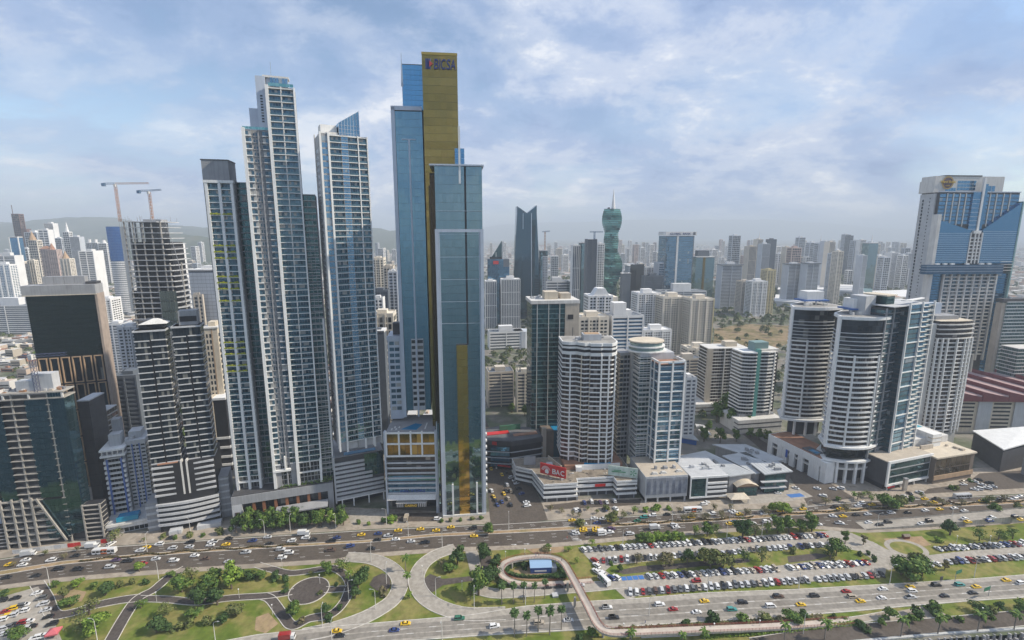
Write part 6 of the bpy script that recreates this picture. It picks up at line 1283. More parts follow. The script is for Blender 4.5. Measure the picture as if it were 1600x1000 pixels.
b.add('glass_panel', mb, glass('cobalt_glass', (.03, .13, .38), (.05, .19, .48), .7, .1), kind='stuff'); b.add('floor_band', m2, F_W, kind='stuff')
town('left_apartment', 'white apartment tower with blue glass bays at the left border', -12, 22, 400, 950, 'W', 'bands', 20, gm=G_BLUE, grp=LEFT); town('left_apartment', 'lower white tower before the blue-bayed one at the left border', -14, 14, 414, 900, 'W', 'grid', 18, gm=G_BLUE, grp=LEFT)
town('left_apartment', 'cream pair-topped tower left of the dark office block', 24, 36, 409, 1000, 'C', 'grid', grp=LEFT); town('left_apartment', 'cream tower with white crown just left of the dark office block roof', 42, 53, 407, 1000, 'C', 'grid', grp=LEFT); town('left_apartment', 'white tower with a dome between the cream towers, far left', 34, 43, 388, 1300, 'W', 'grid', grp=LEFT)
town('left_low_block', 'pinkish beige office block low at the left border', -20, 20, 448, 980, 'P', 'grid', 30, grp=LEFT); town('left_low_block', 'long white office block with dark window bands at the left border', -30, 44, 478, 800, 'W', 'bands', 30, radians(3), LEFT, fh=3.4); town('left_low_block', 'white low block above the long banded office at the left', 16, 44, 466, 900, 'W', 'bands', 30, grp=LEFT)
# dark office block
x, y, w, zt = face(35, 447, 296, 146, radians(19))
b = Bld('dark_office_block', 'massive dark green-black glass office block with a grey concrete crown', x, y, radians(19), w=w, d=26)
zc = ztop(36, 462, y); zo = ztop(60, 560, y); D = 10
b.box('wall', W_BLACK, .3, w - .3, .5, D, 0, zt - 5); glaze(b, glass('black_green_glass', (.02, .034, .032), (.028, .045, .042), .75, .04), [((.5, .5), (w - .5, .5), zo, zc - 1, 14, 13, .04, .15)]); b.box('crown', W_GREY, -.8, w + .8, -.8, D, zc, zt); b.box('crown_lip', W_CREAM, -.9, w + .9, -1, 0, zc - .5, zc)
nC = 6; rows = 5; cwid = (w - 1) / nC; bh = zo / rows; fr = MB(); mwin = MB()
for k in range(nC):
    for j in range(rows):
        x0, x1, z0, z1 = .5 + k * cwid + .8, .5 + (k + 1) * cwid - .5, j * bh + .6, (j + 1) * bh - .5
        fr.box(x0, x1, -.5, .4, z0, z0 + .5).box(x0, x1, -.5, .4, z1 - .5, z1).box(x0, x0 + .5, -.5, .4, z0 + .5, z1 - .5).box(x1 - .5, x1, -.5, .4, z0 + .5, z1 - .5); panes_into(mwin, (x0, .5), (x1, .5), z0 + .5, z1 - .5, 2, 2, .1, .1, .05)
b.add('bronze_frame', fr, W_TAN, kind='stuff'); b.add('window_pane', mwin, G_DARK, kind='stuff'); b.box('end_wall', wall('sunlit_apricot_tint', (.38, .31, .26), .8), w - .25, w + 1.0, 0, D, 0, zc);  # warm sunlight on the end wall is put into its apricot colour
b.fins('roof_wall', W_GREY, [(w * .24, 4), (w * .39, 4), (w * .54, 4), (w * .69, 4)], w * .145, 5, zt, zt + 5); b.box('roof_wall', W_DARK, w * .86, w + .6, 2, 9, zt, zt + 1.6)
# scaffold-wrapped tower with two cranes
x, y, w, zt = face(190, 344, 420, 262, radians(8)); zt -= 1
b = Bld('scaffolded_tower', 'bare concrete tower under construction with open floors and two cranes above', x, y, radians(8), w=w, d=30)
D = 30; nf = 38; f_ = zt / nf; b.box('core', W_GREY, w * .3, w * .7, D * .35, D * .7, 0, zt + 2); zg = ztop(200, 455, y)
cyl = lambda k: max(0.0, (k - nf * .62)) / (nf * .38)
for k in range(1, nf + 1):
    c_ = cyl(k) ** 2 * 9; b.add('floor_slab', MB().prism([(c_ * .2, 0), (w - c_, 0), (w + 4 - c_, 7), (w + 3 - c_, D), (0, D)], k * f_ - .6, k * f_), W_LGREY)
b.fins('column', W_CONC, [(w * f2, .3) for f2 in (.01, .2, .4, .6, .8)], .9, .9, 0, zt); b.fins('column', W_CONC, [(w * .9, .8), (w + 2.2, 8)], .9, .9, 0, zt * .8); b.fins('column', W_GREY, [(.2, 8), (.2, 16), (.2, 24)], .9, .9, 0, zt)
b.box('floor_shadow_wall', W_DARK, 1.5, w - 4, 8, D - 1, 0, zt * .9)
glaze(b, glass('green_grey_glass', (.10, .12, .10), (.16, .18, .15), .5, .15), [((w * .62, -.1), (w, -.1), 8, zg, 7, 12, .1, .5), ((-.1, D), (-.1, .5), 8, zg, 6, 12, .1, .4)])
sc = MB(); r_ = random.Random(8)
for k in range(9):
    for zz_ in range(10): t_ = zt * .55 + zt * .45 * zz_ / 10; sc.bar((-2.2, 3 * k, t_), (-2.2, 3 * k, t_ + zt * .05), .14); 
for zz_ in range(14): t_ = zt * .5 + zt * .5 * zz_ / 14; sc.bar((-2.2, 0, t_), (-2.2, 26, t_), .14); sc.bar((-2.4, -1, t_), (2, -1, t_), .14)
for k in range(30): xx = r_.uniform(0, w - 3); yy = r_.uniform(0, D); sc.bar((xx, yy, zt), (xx + r_.uniform(-.5, .5), yy, zt + r_.uniform(1.5, 5)), .16)
for k in range(14): q_ = 5 * sin(pi * .5 * k / 14); q2 = 5 * sin(pi * .5 * (k + 1) / 14); sc.bar((w + 5 - cyl(nf * (.6 + .4 * k / 14)) ** 2 * 9, 3, zt * (.6 + .4 * k / 14)), (w + 5 - cyl(nf * (.6 + .4 * (k + 1) / 14)) ** 2 * 9, 3, zt * (.6 + .4 * (k + 1) / 14)), .35)
b.add('scaffold', sc, W_GREY, kind='stuff')
for (u, v, vb, un, hue, rzz, lab) in ((187, 289, 340, 14, 1, .12, 'orange masted tower crane with a long jib on the scaffolded tower, the higher left one'), (238, 300, 340, 12, 2, -.05, 'orange masted tower crane on the scaffolded tower, the lower right one')):
    p = at(u, vb, y + 14); zt_ = at(u, v, y + 14).z; c_ = thing('tower_crane', lab, 'crane', (p.x, p.y, zt), rzz, 'cranes on the scaffolded tower'); H_ = zt_ - zt
    mb = MB(); lattice(mb, (0, 0, 0), (0, 0, H_), 1.5, 10, .2); solo('mast', mb, M_ORANGE, parent=c_); mb = MB(); lattice(mb, (-9, 0, H_ + 1), (0, 0, H_ + 1.2), 1.2, 4, .2); solo('counter_jib', mb, M_JIB, parent=c_); mb = MB(); lattice(mb, (0, 0, H_ + 1.2), (27 if hue == 1 else 11, 0, H_ + 1.8), 1.1, 10, .18); solo('jib', mb, M_ORANGE if hue == 1 else M_JIB, parent=c_)
    solo('counterweight', MB().box(-10.5, -8, -1, 1, H_ - 1.2, H_ + 1.4), M_JIB, parent=c_); solo('cab', MB().box(-.4, 1.2, -2.2, -.9, H_ - 1.6, H_ + .4), W_OFF, parent=c_)
town('white_slim_tower', 'sunlit white slim tower right of the scaffolded tower', 269, 283, 382, 900, 'W', 'piers', grp=LEFT); town('white_band_tower', 'white tower with dark bands in the gap left of the planted tower', 277, 294, 434, 720, 'W', 'bands', 20, grp=LEFT); town('gap_block', 'low white block with square windows right of the scaffolded tower', 280, 292, 476, 640, 'W', 'grid', 12, grp=LEFT)
town('grey_glass_block', 'dull grey green glass office slab half hidden by the planted tower', 294, 345, 424, 400, 'G', 'glass', 20, gm=G_DGREEN); town('gap_block', 'pale yellowish block before the grey glass slab', 301, 316, 462, 395, 'B', 'bands', 2, grp=LEFT)
town('gap_tower', 'white apartment tower with curved balconies behind the dark office block', 148, 172, 468, 640, 'W', 'grid', 24, radians(10), LEFT); town('gap_tower', 'pale grey blue balcony tower behind the dark office block', 160, 188, 508, 560, 'G', 'bands', 24, radians(10), LEFT); town('gap_tower', 'white and grey gridded balcony tower left of the twin black towers', 182, 213, 512, 430, 'G', 'grid', 16, radians(12), LEFT)
town('gap_tower', 'cream gabled tower between the two black towers', 258, 282, 520, 420, 'C', 'grid', 14, radians(10), LEFT); town('gap_block', 'dark deck building behind the narrow beige block', 172, 212, 590, 320, 'D', 'bands', 20, radians(10), LEFT)
# gap between the trio and the gold tower
MID = 'buildings seen in the gap left of the gold tower'
b, w, d, z = town('gap_tower', 'cream tower with a red crown seen between the wedge-topped tower and the hotel', 581, 599, 404, 600, 'C', 'grid', 20, grp=MID); town('gap_tower', 'beige tower right of the red-crowned one', 599, 614, 417, 560, 'B', 'grid', 16, grp=MID); town('gap_tower', 'grey banded tower close left of the hotel', 606, 620, 425, 500, 'G', 'bands', 14, grp=MID)
town('gap_block', 'dark green banded office low in that gap', 580, 606, 455, 480, 'D', 'bands', 14, grp=MID); town('gap_block', 'white banded office low in that gap', 582, 598, 467, 430, 'W', 'bands', 12, grp=MID); town('gap_block', 'cream flat-roofed hall low in that gap', 576, 614, 492, 390, 'C', 'grid', 20, grp=MID, fh=6); town('gap_block', 'dark office wedged beside the wedge-topped tower', 580, 600, 520, 350, 'D', 'glass', 12, grp=MID)
# right of the gold tower
CEN = 'buildings behind the cross street'
x, y, w, zt = face(762, 405, 880, 796); b = Bld('blue_peaked_tower', 'blue glass tower with two peaked fins beside the gold tower', x, y, ROAD_ANG, group=CEN, w=w, d=22)
b.box('wall', F_D, .2, w - .2, .3, 20, 0, zt); glaze(b, G_BLUE, [((0, .3), (w * .72, .3), 4, zt, 8, 36, .1, .2), ((w * .72, .3), (w, .3), 4, zt - 14, 3, 33, .1, .2), ((w - .2, .3), (w - .2, 20), 4, zt - 14, 6, 33, .1, .2)])
zk = ztop(782, 376, 880); b.add('peak', MB().prism([(w * .1, 4), (w * .66, 4), (w * .66, 9), (w * .1, 9)], zt, zt + 4), G_DARK)
mb = MB(); mb.v += [(w * .2, 5, zt + 4), (w * .66, 5, zt + 4), (w * .66, 5, zk), (w * .2, 8, zt + 4), (w * .66, 8, zt + 4), (w * .66, 8, zk)]; mb.f += [(0, 1, 2), (5, 4, 3), (1, 4, 5, 2), (0, 2, 5, 3)]; mb.m += [0] * 4; mb.r += [.3] * 4; b.add('peak', mb, G_DGREEN); b.fins('peak_fin', F_W, [(w * .38, 4.6), (w * .72, 1)], 1, 1.4, zt - 12, zt + 12); b.box('red_sign', W_RED, w * .25, w * .5, -.3, 0, zt - 9, zt - 3)
for (a, c, v, lab) in ((758, 776, 492, 'white vertical-striped pier block at the foot of the blue peaked tower'), (783, 813, 437, 'white vertical-striped tower right of the blue peaked tower')): town('white_stripe_block', lab, a, c, v if v < 480 else 440, 850, 'W', 'piers', 24, grp=CEN)
# dark sail tower with notched top
x, y, w, z1 = face(808, 322, 950, 839); b = Bld('notched_sail_tower', 'dark blue glass tower tapering up to a notched two-peaked top', x, y, ROAD_ANG, group=CEN, w=w, d=30)
e = 7.0; zn = ztop(823, 333, 950); D = 36
bot = [(-e * 1.6, -2), (w * .72, -4), (w + e * 1.6, 0), (w + e, D), (-e, D)]; top = [(0, 0), (w * .72, -1), (w, 2), (w - 1, D - 6), (0, D - 6)]
b.add('wall', MB().prism(bot, 0, zn, top=top), glass('navy_teal_glass', (.035, .095, .135), (.05, .115, .155), .8, .05)); mb = MB()
mb.v += [(0, 0, zn), (w * .5, -.7, zn), (w * .5, D - 6, zn), (0, D - 6, zn), (0, 0, z1), (0, D - 6, z1)]; mb.f += [(0, 1, 4), (1, 2, 5, 4), (2, 3, 5), (3, 0, 4, 5)]; mb.m += [0] * 4; mb.r += [.2] * 4
mb.v += [(w * .5, -.7, zn), (w * .72, -1, zn), (w, 2, zn), (w - 1, D - 6, zn), (w * .5, D - 6, zn), (w, 2, z1 + 2), (w - 1, D - 6, z1 + 2), (w * .8, 0, z1 - 4)]; k6 = 6
for f2 in ((0, 1, 7), (1, 2, 5, 7), (2, 3, 6, 5), (0, 7, 5, 6, 4), (3, 4, 6)): mb.f.append(tuple(k6 + q for q in f2)); mb.m.append(0); mb.r.append(.3)
b.add('peak', mb, MATS['navy_teal_glass']); b.add('edge_fin', MB().bar((w * .72, -1.4, zn), (w * .75, -4.6, 0), 1.2), W_STEEL); b.add('crown_fin', MB().bar((w * .3, -.9, zn - 30), (w * .3, -.5, zn), .8), W_STEEL)
town('teal_slim_tower', 'slim teal tower touching the notched tower on its right', 845, 856, 392, 900, 'T', 'glass', 20, grp=CEN)
b, w, d, z = town('far_crane_block', 'grey block with a small crane behind the slim teal tower', 848, 856, 400, 900, 'G', 'grid', grp=CEN, roof=0); c_ = thing('tower_crane', 'small distant tower crane right of the notched tower', 'crane', (at(852, 360, 900).x, 905, z)); mb = MB(); hz = ztop(852, 362, 900) - z; lattice(mb, (0, 0, 0), (0, 0, hz), 2, 8, .5); solo('mast', mb, M_ORANGE, parent=c_); mb = MB(); lattice(mb, (-5, 0, hz), (9, 0, hz + 1), 1.5, 6, .45); solo('jib', mb, M_JIB, parent=c_)
# spiral tower
p = at(959, 326, 1000); b = Bld('spiral_tower', 'green glass corkscrew tower with twisting floors and a pale spike', p.x, 1015, 0, group=CEN, w=36, d=36)
zt = p.z; nf = 52; R0 = 23.0; mbs = [MB(), MB()]
for k in range(nf):
    t_ = k / (nf - 1); r0 = R0 * (1.0 - .30 * max(0, t_ - .8) / .2); rot = radians(7.2) * k; sq = [(r0 * cos(rot + j * pi / 2) * (1.08 if j % 2 == 0 else .66), r0 * sin(rot + j * pi / 2) * (1.08 if j % 2 == 0 else .66)) for j in range(4)]
    rr = []
    for j in range(4):
        a_, c_ = Vector(sq[j]), Vector(sq[(j + 1) % 4]); rr += [tuple(a_), tuple(a_.lerp(c_, .33) * 1.12), tuple(a_.lerp(c_, .66) * 1.12)]
    o = b.add('floor', MB().prism(rr, zt * t_ * (nf - 1) / nf, zt * (k + 1) / nf - 1.2, r=min(.99, max(.02, .5 + .45 * sin(k * 1.15) + random.uniform(-.15, .15)))), glass('emerald_glass', (.03, .14, .13), (.20, .46, .42), .7, .08)); mbs[0].prism([(q[0] * .985, q[1] * .985) for q in rr], zt * (k + 1) / nf - 1.3, zt * (k + 1) / nf + .1)
b.add('floor_gap', mbs[0], plain('dark_emerald', (.015, .05, .048), .4), kind='stuff'); b.add('spike', MB().cone((2, 0), 4.2, .3, zt, ztop(962, 296, 1015), 8), F_W); b.box('side_fin', F_D, -9, -6, -6, 4, zt - 12, zt + 3)
b, w, d, z = town('far_center_tower', 'white and blue slim tower left of the corkscrew tower', 895, 907, 384, 820, 'W', 'piers', 16, grp=CEN); town('far_center_tower', 'dark teal tower between the white slim tower and the gridded shell', 907, 918, 380, 860, 'T', 'glass', 14, grp=CEN)
b, w, d, z = town('gridded_shell_tower', 'dark concrete grid tower under construction beside the corkscrew tower', 918, 933, 374, 800, 'D', 'bands', 18, grp=CEN, roof=0); c_ = thing('tower_crane', 'small distant tower crane atop the concrete grid tower', 'crane', (at(930, 372, 800).x, 808, z)); hz = 12; mb = MB(); lattice(mb, (0, 0, 0), (0, 0, hz), 2, 5, .5); solo('mast', mb, M_JIB, parent=c_); mb = MB(); lattice(mb, (-8, 0, hz), (14, 0, hz), 1.5, 8, .45); solo('jib', mb, M_JIB, parent=c_)
town('far_center_tower', 'white apartment tower just left of the corkscrew tower', 934, 945, 381, 880, 'W', 'grid', 16, grp=CEN)
# global bank slab
x, y, w, zt = face(1041, 362, 930, 1086); b = Bld('framed_bank_tower', 'blue glass bank tower in a white frame with lettering on its crown', x, y, ROAD_ANG, group=CEN, w=w, d=34)
b.box('wall', F_D, .3, w - .3, .5, 34, 0, zt - 8); glaze(b, G_SKY, [((1.5, .5), (w * .38, .5), 4, zt - 9, 6, 34, .15, .9), ((w * .44, .5), (w - 2, .5), 4, zt - 9, 9, 34, .15, .9), ((w - .3, .5), (w - .3, 34), 4, zt - 8, 8, 34, .15, .9), ((.3, 34), (.3, .5), 4, zt - 8, 8, 34, .15, .9)])
b.box('white_fin', F_W, w * .38, w * .44, -1.2, .6, 0, zt - 4); b.box('crown', F_W, -1, w + 3, -1.5, 34, zt - 7, zt); sign_text(b, 'crown_lettering', 'GLOBAL  BANK', 5.2, plain('sign_navy', (.02, .035, .16), .4), w * .12, -1.75, zt - 5.6, w * .72); b.box('side_wing', F_G, -9, .2, 2, 30, 0, zt - 58); mb = MB(); panes_into(mb, (-9, 2), (0, 2), 4, zt - 60, 4, 24, .3, 1.2, .1); b.add('wing_window', mb, G_BLUE, kind='stuff'); b.box('crown_emblem', F_D, w * .93, w * 1.01, -1.9, -1.5, zt - 6, zt - 1)
b, w, d, z = town('green_gold_tower', 'olive green glass tower right of the framed bank', 1088, 1117, 402, 960, 'T', 'glass', 28, grp=CEN, roof=0); b.box('gold_strip', G_GOLD, w * .38, w * .5, -.4, .2, 4, z); mb = MB().prism(rect(w * .15, w * .8, 6, 18), z, z + 13, top=rect(w * .15, w * .75, 6, 18)); b.add('dark_top', mb, F_D)
b, w, d, z = town('crystal_block', 'grey faceted glass block at the foot of the corkscrew tower', 983, 1008, 416, 980, 'G', 'glass', 26, grp=CEN, gm=G_DARK, roof=0); b.add('facet', MB().prism([(0, -1), (w * .5, -4), (w, -.2), (w, .2), (0, .2)], 0, z + 4, top=[(3, 0), (w * .45, -.6), (w - 2, 0), (w - 2, .1), (3, .1)]), glass('smoke_glass', (.10, .11, .11), (.15, .15, .15), .6, .08))
town('center_low', 'dark glass cube beside the faceted block', 973, 986, 428, 900, 'D', 'glass', 14, grp=CEN); town('center_low', 'dark hall right of the faceted block', 1008, 1036, 432, 900, 'D', 'bands', 18, grp=CEN); town('center_low', 'dark grey office behind the white apartment trio', 1010, 1034, 418, 1000, 'G', 'grid', 18, grp=CEN); town('center_low', 'long low glass hall below the framed bank', 1034, 1104, 456, 860, 'G', 'bands', 30, grp=CEN)
for k, (a, c, v, col) in enumerate(((997, 1033, 459, 'W'), (1037, 1074, 465, 'C'), (1081, 1117, 468, 'C'))):
    b, w, d, z = town('trio_apartment_tower', '%s apartment tower of the matching trio below the framed bank' % ('left white', 'middle cream', 'right cream')[k], a, c, v, 640 - 20 * k, col, 'grid', 24, radians(8), 'matching trio of apartment towers'); b.fins('lit_pier', FC['Y' if k else 'W'], [(w - 1.6, -.8)], 1.2, 1.2, 0, z)
town('center_block', 'white balcony block with square bays in front of the apartment trio', 1006, 1050, 517, 560, 'W', 'grid', 20, radians(8), CEN); town('center_block', 'pale block before the right cream tower of the trio', 1075, 1116, 545, 520, 'C', 'grid', 18, radians(6), CEN); town('center_block', 'low beige apartment block right of the round-penthouse tower', 1058, 1098, 562, 480, 'B', 'bands', 16, radians(6), CEN); town('center_block', 'narrow white slatted block just right of the round-penthouse tower', 1072, 1089, 592, 372, 'W', 'bands', 12, radians(8), CEN)
# arched cream tower etc. behind the green slab
b, w, d, z = town('arched_cream_tower', 'white tower with small arched windows and a stepped gable top', 920, 958, 462, 480, 'W', 'grid', 20, radians(6), CEN, roof=0); b.add('gable', MB().prism(rect(w * .2, w * .85, 1, 14), z, z + 7, top=rect(w * .38, w * .68, 1, 14)), F_W); b.box('side_wing', F_C, w, w + 6, 2, 20, 0, z - 2)
town('cream_stepped_tower', 'cream apartment tower right of the green slab tower', 905, 952, 497, 400, 'C', 'grid', 22, radians(7), CEN); b, w, d, z = town('blue_window_tower', 'white tower with bright blue windows behind the zigzag tower', 957, 1006, 495, 405, 'W', 'bands', 22, radians(8), CEN, gm=G_BLUE); glaze(b, G_BLUE, [((.8, .7), (w - .8, .7), 4, z - 2, 8, int(z / 3.2), .3, .9)]); b.box('white_box', F_W, w * .1, w * .5, 5, 15, z, z + 11)
town('cross_street_apartment', 'beige apartment block behind the gold tower by the cross street', 763, 803, 583, 452, 'B', 'bands', 20, radians(10), CEN); town('cross_street_apartment', 'cream balcony block between the beige block and the green slab tower', 808, 832, 583, 440, 'C', 'bands', 14, radians(6), CEN)
b, w, d, z = town('curved_office', 'long pale office with ribbon windows and a rounded grey end behind the trees', 765, 818, 520, 690, 'W', 'bands', 24, radians(10), CEN, fh=4); b.add('round_end', MB().cone((w, d * .5), 13, 13, 0, z, 14), F_G)
town('center_low', 'white ribbon-window hall right of the slim teal tower', 853, 890, 440, 900, 'W', 'bands', 30, grp=CEN, fh=5); town('center_low', 'pale blue glass hall before the white slim tower', 890, 905, 440, 880, 'T', 'glass', 24, grp=CEN); town('center_low', 'white cylinder-like hall left of the corkscrew tower', 906, 922, 432, 880, 'W', 'grid', 20, grp=CEN)
# right middle distance
RM = 'towers in the middle distance right of the framed bank'
R_ = [(1129, 1160, 415, 1080, 'G', 'bands', 'grey banded apartment tower with a flat brim roof, leftmost of the middle distance'), (1160, 1175, 440, 1020, 'B', 'grid', 'beige and brown tower right of the flat-brimmed one'), (1176, 1200, 440, 980, 'W', 'grid', 'white tower with blue windows in front of the yellow tower'), (1200, 1213, 422, 1000, 'Y', 'grid', 'tall narrow yellowish tower'),
      (1233, 1256, 414, 1150, 'G', 'bands', 'left of two slim grey louvred towers before the mall roofs'), (1262, 1281, 413, 1120, 'G', 'bands', 'right of two slim grey louvred towers before the mall roofs')]
for (a, c, v, Y, col, st, lab) in R_:
    b, w, d, z = town('mid_tower', lab, a, c, v, Y, col, st, 24, grp=RM)
    if 'flat brim' in lab or 'louvred' in lab: b.box('brim_roof', F_D, -2, w + 2, -2, 22, z + 1, z + 2.5)
SK = 'hazy skyline towers left of the huge hotel'
sk = [(1145, 1158, 368, 1500, 'G'), (1171, 1183, 385, 1200, 'B'), (1184, 1193, 374, 1500, 'C'), (1192, 1204, 381, 1350, 'G'), (1204, 1214, 374, 1400, 'D'), (1217, 1229, 396, 1600, 'W'), (1229, 1237, 386, 1400, 'C'), (1238, 1253, 387, 1300, 'P'), (1249, 1259, 371, 1900, 'G'), (1266, 1279, 379, 1700, 'G'), (1280, 1290, 380, 1500, 'G'), (1290, 1298, 377, 1450, 'G'), (1297, 1306, 378, 1400, 'C'), (1304, 1311, 396, 1150, 'G'), (1311, 1319, 393, 1130, 'C'), (1321, 1327, 366, 2100, 'G'), (1327, 1334, 368, 2000, 'D'), (1336, 1345, 376, 1700, 'G'), (1345, 1354, 375, 1680, 'W'), (1349, 1356, 399, 1250, 'G'), (1358, 1373, 380, 1300, 'T'), (1374, 1382, 403, 1400, 'B'), (1382, 1392, 402, 1350, 'G'), (1394, 1404, 395, 1500, 'W'), (1404, 1412, 397, 1500, 'G'), (1412, 1420, 399, 1450, 'W'), (1420, 1428, 396, 1550, 'G')]
rs = random.Random(21)
names = {'W': 'white', 'C': 'cream', 'B': 'beige', 'G': 'grey blue', 'D': 'dark', 'P': 'pinkish', 'T': 'teal glass', 'Y': 'yellowish', 'K': 'brown', 'A': 'blue'}
for k, (a, c, v, Y, col) in enumerate(sk):
    b, w, d, z = town('skyline_tower', '%s skyline tower, %s from the left in the haze before the huge hotel' % (names[col], ordn(k)), a, c, v, Y, col, 'glass' if col in 'TA' else rs.choice(('grid', 'piers')), 22, grp=SK)
    if k in (20, 10, 2): b.add('crown_spike', MB().cone((w * .5, 8), 3, .3, z, z + 22, 6), F_W)
# background skyline from the trio to the bank, farther and paler
SK2 = 'small far skyline towers near the horizon'
k = 0; zones = [(576, 612, 8), (764, 800, 5), (855, 900, 9), (966, 1038, 38), (1112, 1150, 18), (1150, 1435, 160), (2, 60, 12), (60, 125, 12), (270, 312, 7)]
lst = []
for (a, c, n) in zones:
    for i in range(n):
        u = a + (c - a) * (i + rs.random()) / n; Y = rs.uniform(1500, 3900); h = rs.uniform(40, 125) if rs.random() < .7 else rs.uniform(25, 60); lst.append((u, Y, h))
lst.sort()
for i, (u, Y, h) in enumerate(lst):
    wpx = rs.uniform(13, 26) * FPX / Y; sl = (h - CAM_H) / Y; vv = 500 + FPX * tan(math.atan(-sl) - PITCH); col = rs.choice('WWWCWGGBWPC')
    town('horizon_tower', 'tiny hazy %s tower near the horizon, %s from the left of its kind' % (names[col], ordn(i)), u, u + wpx, vv, Y, col, 'grid', 20, rs.uniform(-.3, .4), SK2, roof=rs.random() < .5)
# ------------------------------------------------------------------ low-rise city as one mass, wooded pockets, hills
r_ = random.Random(77); mb = MB(); grid = {}
for (ox, oy, orr) in OCC: grid.setdefault((int(ox // 60), int(oy // 60)), []).append((ox, oy, orr))
def free(x, y, r):
    i, j = int(x // 60), int(y // 60)
    for a in (-1, 0, 1):
        for c in (-1, 0, 1):
            for (ox, oy, orr) in grid.get((i + a, j + c), ()):
                if hypot(x - ox, y - oy) < r + orr: return False
    return True
def pix(x, y, z=0):
    dep = y * cos(PITCH) + (CAM_H - z) * sin(PITCH); up = (z - CAM_H) * cos(PITCH) + y * sin(PITCH); return 800 + FPX * x / dep, 500 - FPX * up / dep
PARKS = [(1116, 1245, 486, 520), (764, 832, 535, 600), (1280, 1400, 425, 445), (1120, 1180, 600, 690), (1216, 1420, 432, 470)]
def inpark(u, v): return any(a <= u <= c and e <= v <= f for a, c, e, f in PARKS)
WOODS = []; n_b = 0
Y = 318.0
while Y < 7000:
    step = 15 + Y * .006; half = Y * 1.12 + 60; X = -half
    while X < half:
        x, y = X + r_.uniform(-3, 3), Y + r_.uniform(-3, 3); u, v = pix(x, y); X += step * r_.uniform(.9, 1.5)
        if not free(x, y, 7): continue
        if 735 < u < 860 and v > 640: continue
        if u > 1120 and v > 640: continue
        if u > 848 and v > 700: continue
        if 1112 < u < 1248 and 508 < v < 549:
            if r_.random() < .4: WOODS.append((x, y))
            continue
        gv = sin(x * .0021 + 1.3) * sin(y * .0017) + sin((x + y) * .0009)
        if inpark(u, v) or (gv > .95) or r_.random() < .16: WOODS.append((x, y)); continue
        w_, d_, h_ = r_.uniform(.45, 1.0) * step, r_.uniform(.45, .9) * step, r_.choice((4, 4, 5, 7, 7, 9, 12)) * r_.uniform(.8, 1.2)
        if r_.random() < .05: h_ *= 2.6
        a_ = ROAD_ANG + r_.choice((0, 0, .12, -.2)); ca, sa = cos(a_), sin(a_); poly = [(x + ca * p - sa * q, y + sa * p + ca * q) for p, q in ((-w_ / 2, -d_ / 2), (w_ / 2, -d_ / 2), (w_ / 2, d_ / 2), (-w_ / 2, d_ / 2))]
        c_ = .001 + r_.random() * .55; mb.prism(poly, 0, h_, r=c_, rt=.001 + r_.random() * .998)
        if Y < 900:
            mb.prism([(x + ca * p - sa * q, y + sa * p + ca * q) for p, q in ((-w_ * .3, -d_ * .2), (-w_ * .05, -d_ * .2), (-w_ * .05, d_ * .1), (-w_ * .3, d_ * .1))], h_, h_ + 2, r=c_)
            for s_ in range(2):
                zz_ = 1.2 + s_ * 3
                if zz_ + 1.4 < h_: mb.prism([(x + ca * p - sa * q, y + sa * p + ca * q) for p, q in ((-w_ * .42, -d_ / 2 - .12), (w_ * .42, -d_ / 2 - .12), (w_ * .42, -d_ / 2), (-w_ * .42, -d_ / 2))], zz_, zz_ + 1.4, r=.999)
        n_b += 1
    Y += step * 1.25
solo('low_rise_quarter', mb, by_rnd('low_rise', [(.56, .54, .50), (.45, .40, .33), (.62, .60, .57), (.52, .42, .34), (.50, .49, .47), (.60, .57, .50), (.36, .20, .14), (.66, .64, .61), (.36, .36, .37), (.50, .50, .50), (.22, .21, .20), (.05, .055, .06)], .85), label='mass of low houses and roofs filling the city between the towers', cat='houses', kind='stuff')
# long mall roofs
for k, (pts, z_, lab) in enumerate((([(1215, 452), (1350, 456), (1362, 446), (1218, 441)], 14, 'long white wavy mall roof right of the slim grey towers'), ([(1210, 470), (1275, 474), (1280, 462), (1212, 460)], 12, 'grey striped hall before the slim louvred towers'), ([(1330, 476), (1430, 470), (1440, 452), (1335, 455)], 12, 'broad pale hall roof behind the curved towers'))):
    P = [gp(u, v, z_) for u, v in pts]; o = P[0]; q = [(p.x - o.x, p.y - o.y) for p in P]; b = Bld('mall_roof', lab, o.x, o.y, 0, group='long roofs beyond the curved towers'); b.add('wall', MB().prism(inset(q, 2), 0, z_ - 1), F_G); b.add('roof', MB().prism(q, z_ - 1, z_), F_W); b.add('roof_ridge', MB().prism([(q[0][0] * .9 + q[1][0] * .1, q[0][1] + 8), (q[1][0] * .9, q[1][1] + 8), (q[1][0] * .9, q[1][1] + 20), (q[0][0] * .9 + q[1][0] * .1, q[0][1] + 20)], z_, z_ + 2.5), F_W)
mb = MB(); fine = 0
def blob(mb, x, y, h, rr, n, s, r2):
    for k in range(n):
        a_, e_ = r2.uniform(0, 2 * pi), r2.uniform(-.2, 1.0); q = rr * r2.uniform(.6, 1.05); c = Vector((x + q * cos(a_) * cos(e_), y + q * sin(a_) * cos(e_), h * .45 + h * .5 * sin(e_)))
        d1 = Vector((cos(a_ + 1.6), sin(a_ + 1.6), r2.uniform(-.4, .4))) * s; d2 = Vector((-cos(a_) * .5, -sin(a_) * .5, .9)) * s
        mb.face([tuple(c - d1 - d2), tuple(c + d1 - d2 * .6), tuple(c + d1 * .7 + d2), tuple(c - d1 * .8 + d2 * .8)], r2.random())
r2 = random.Random(5); wcount = 0
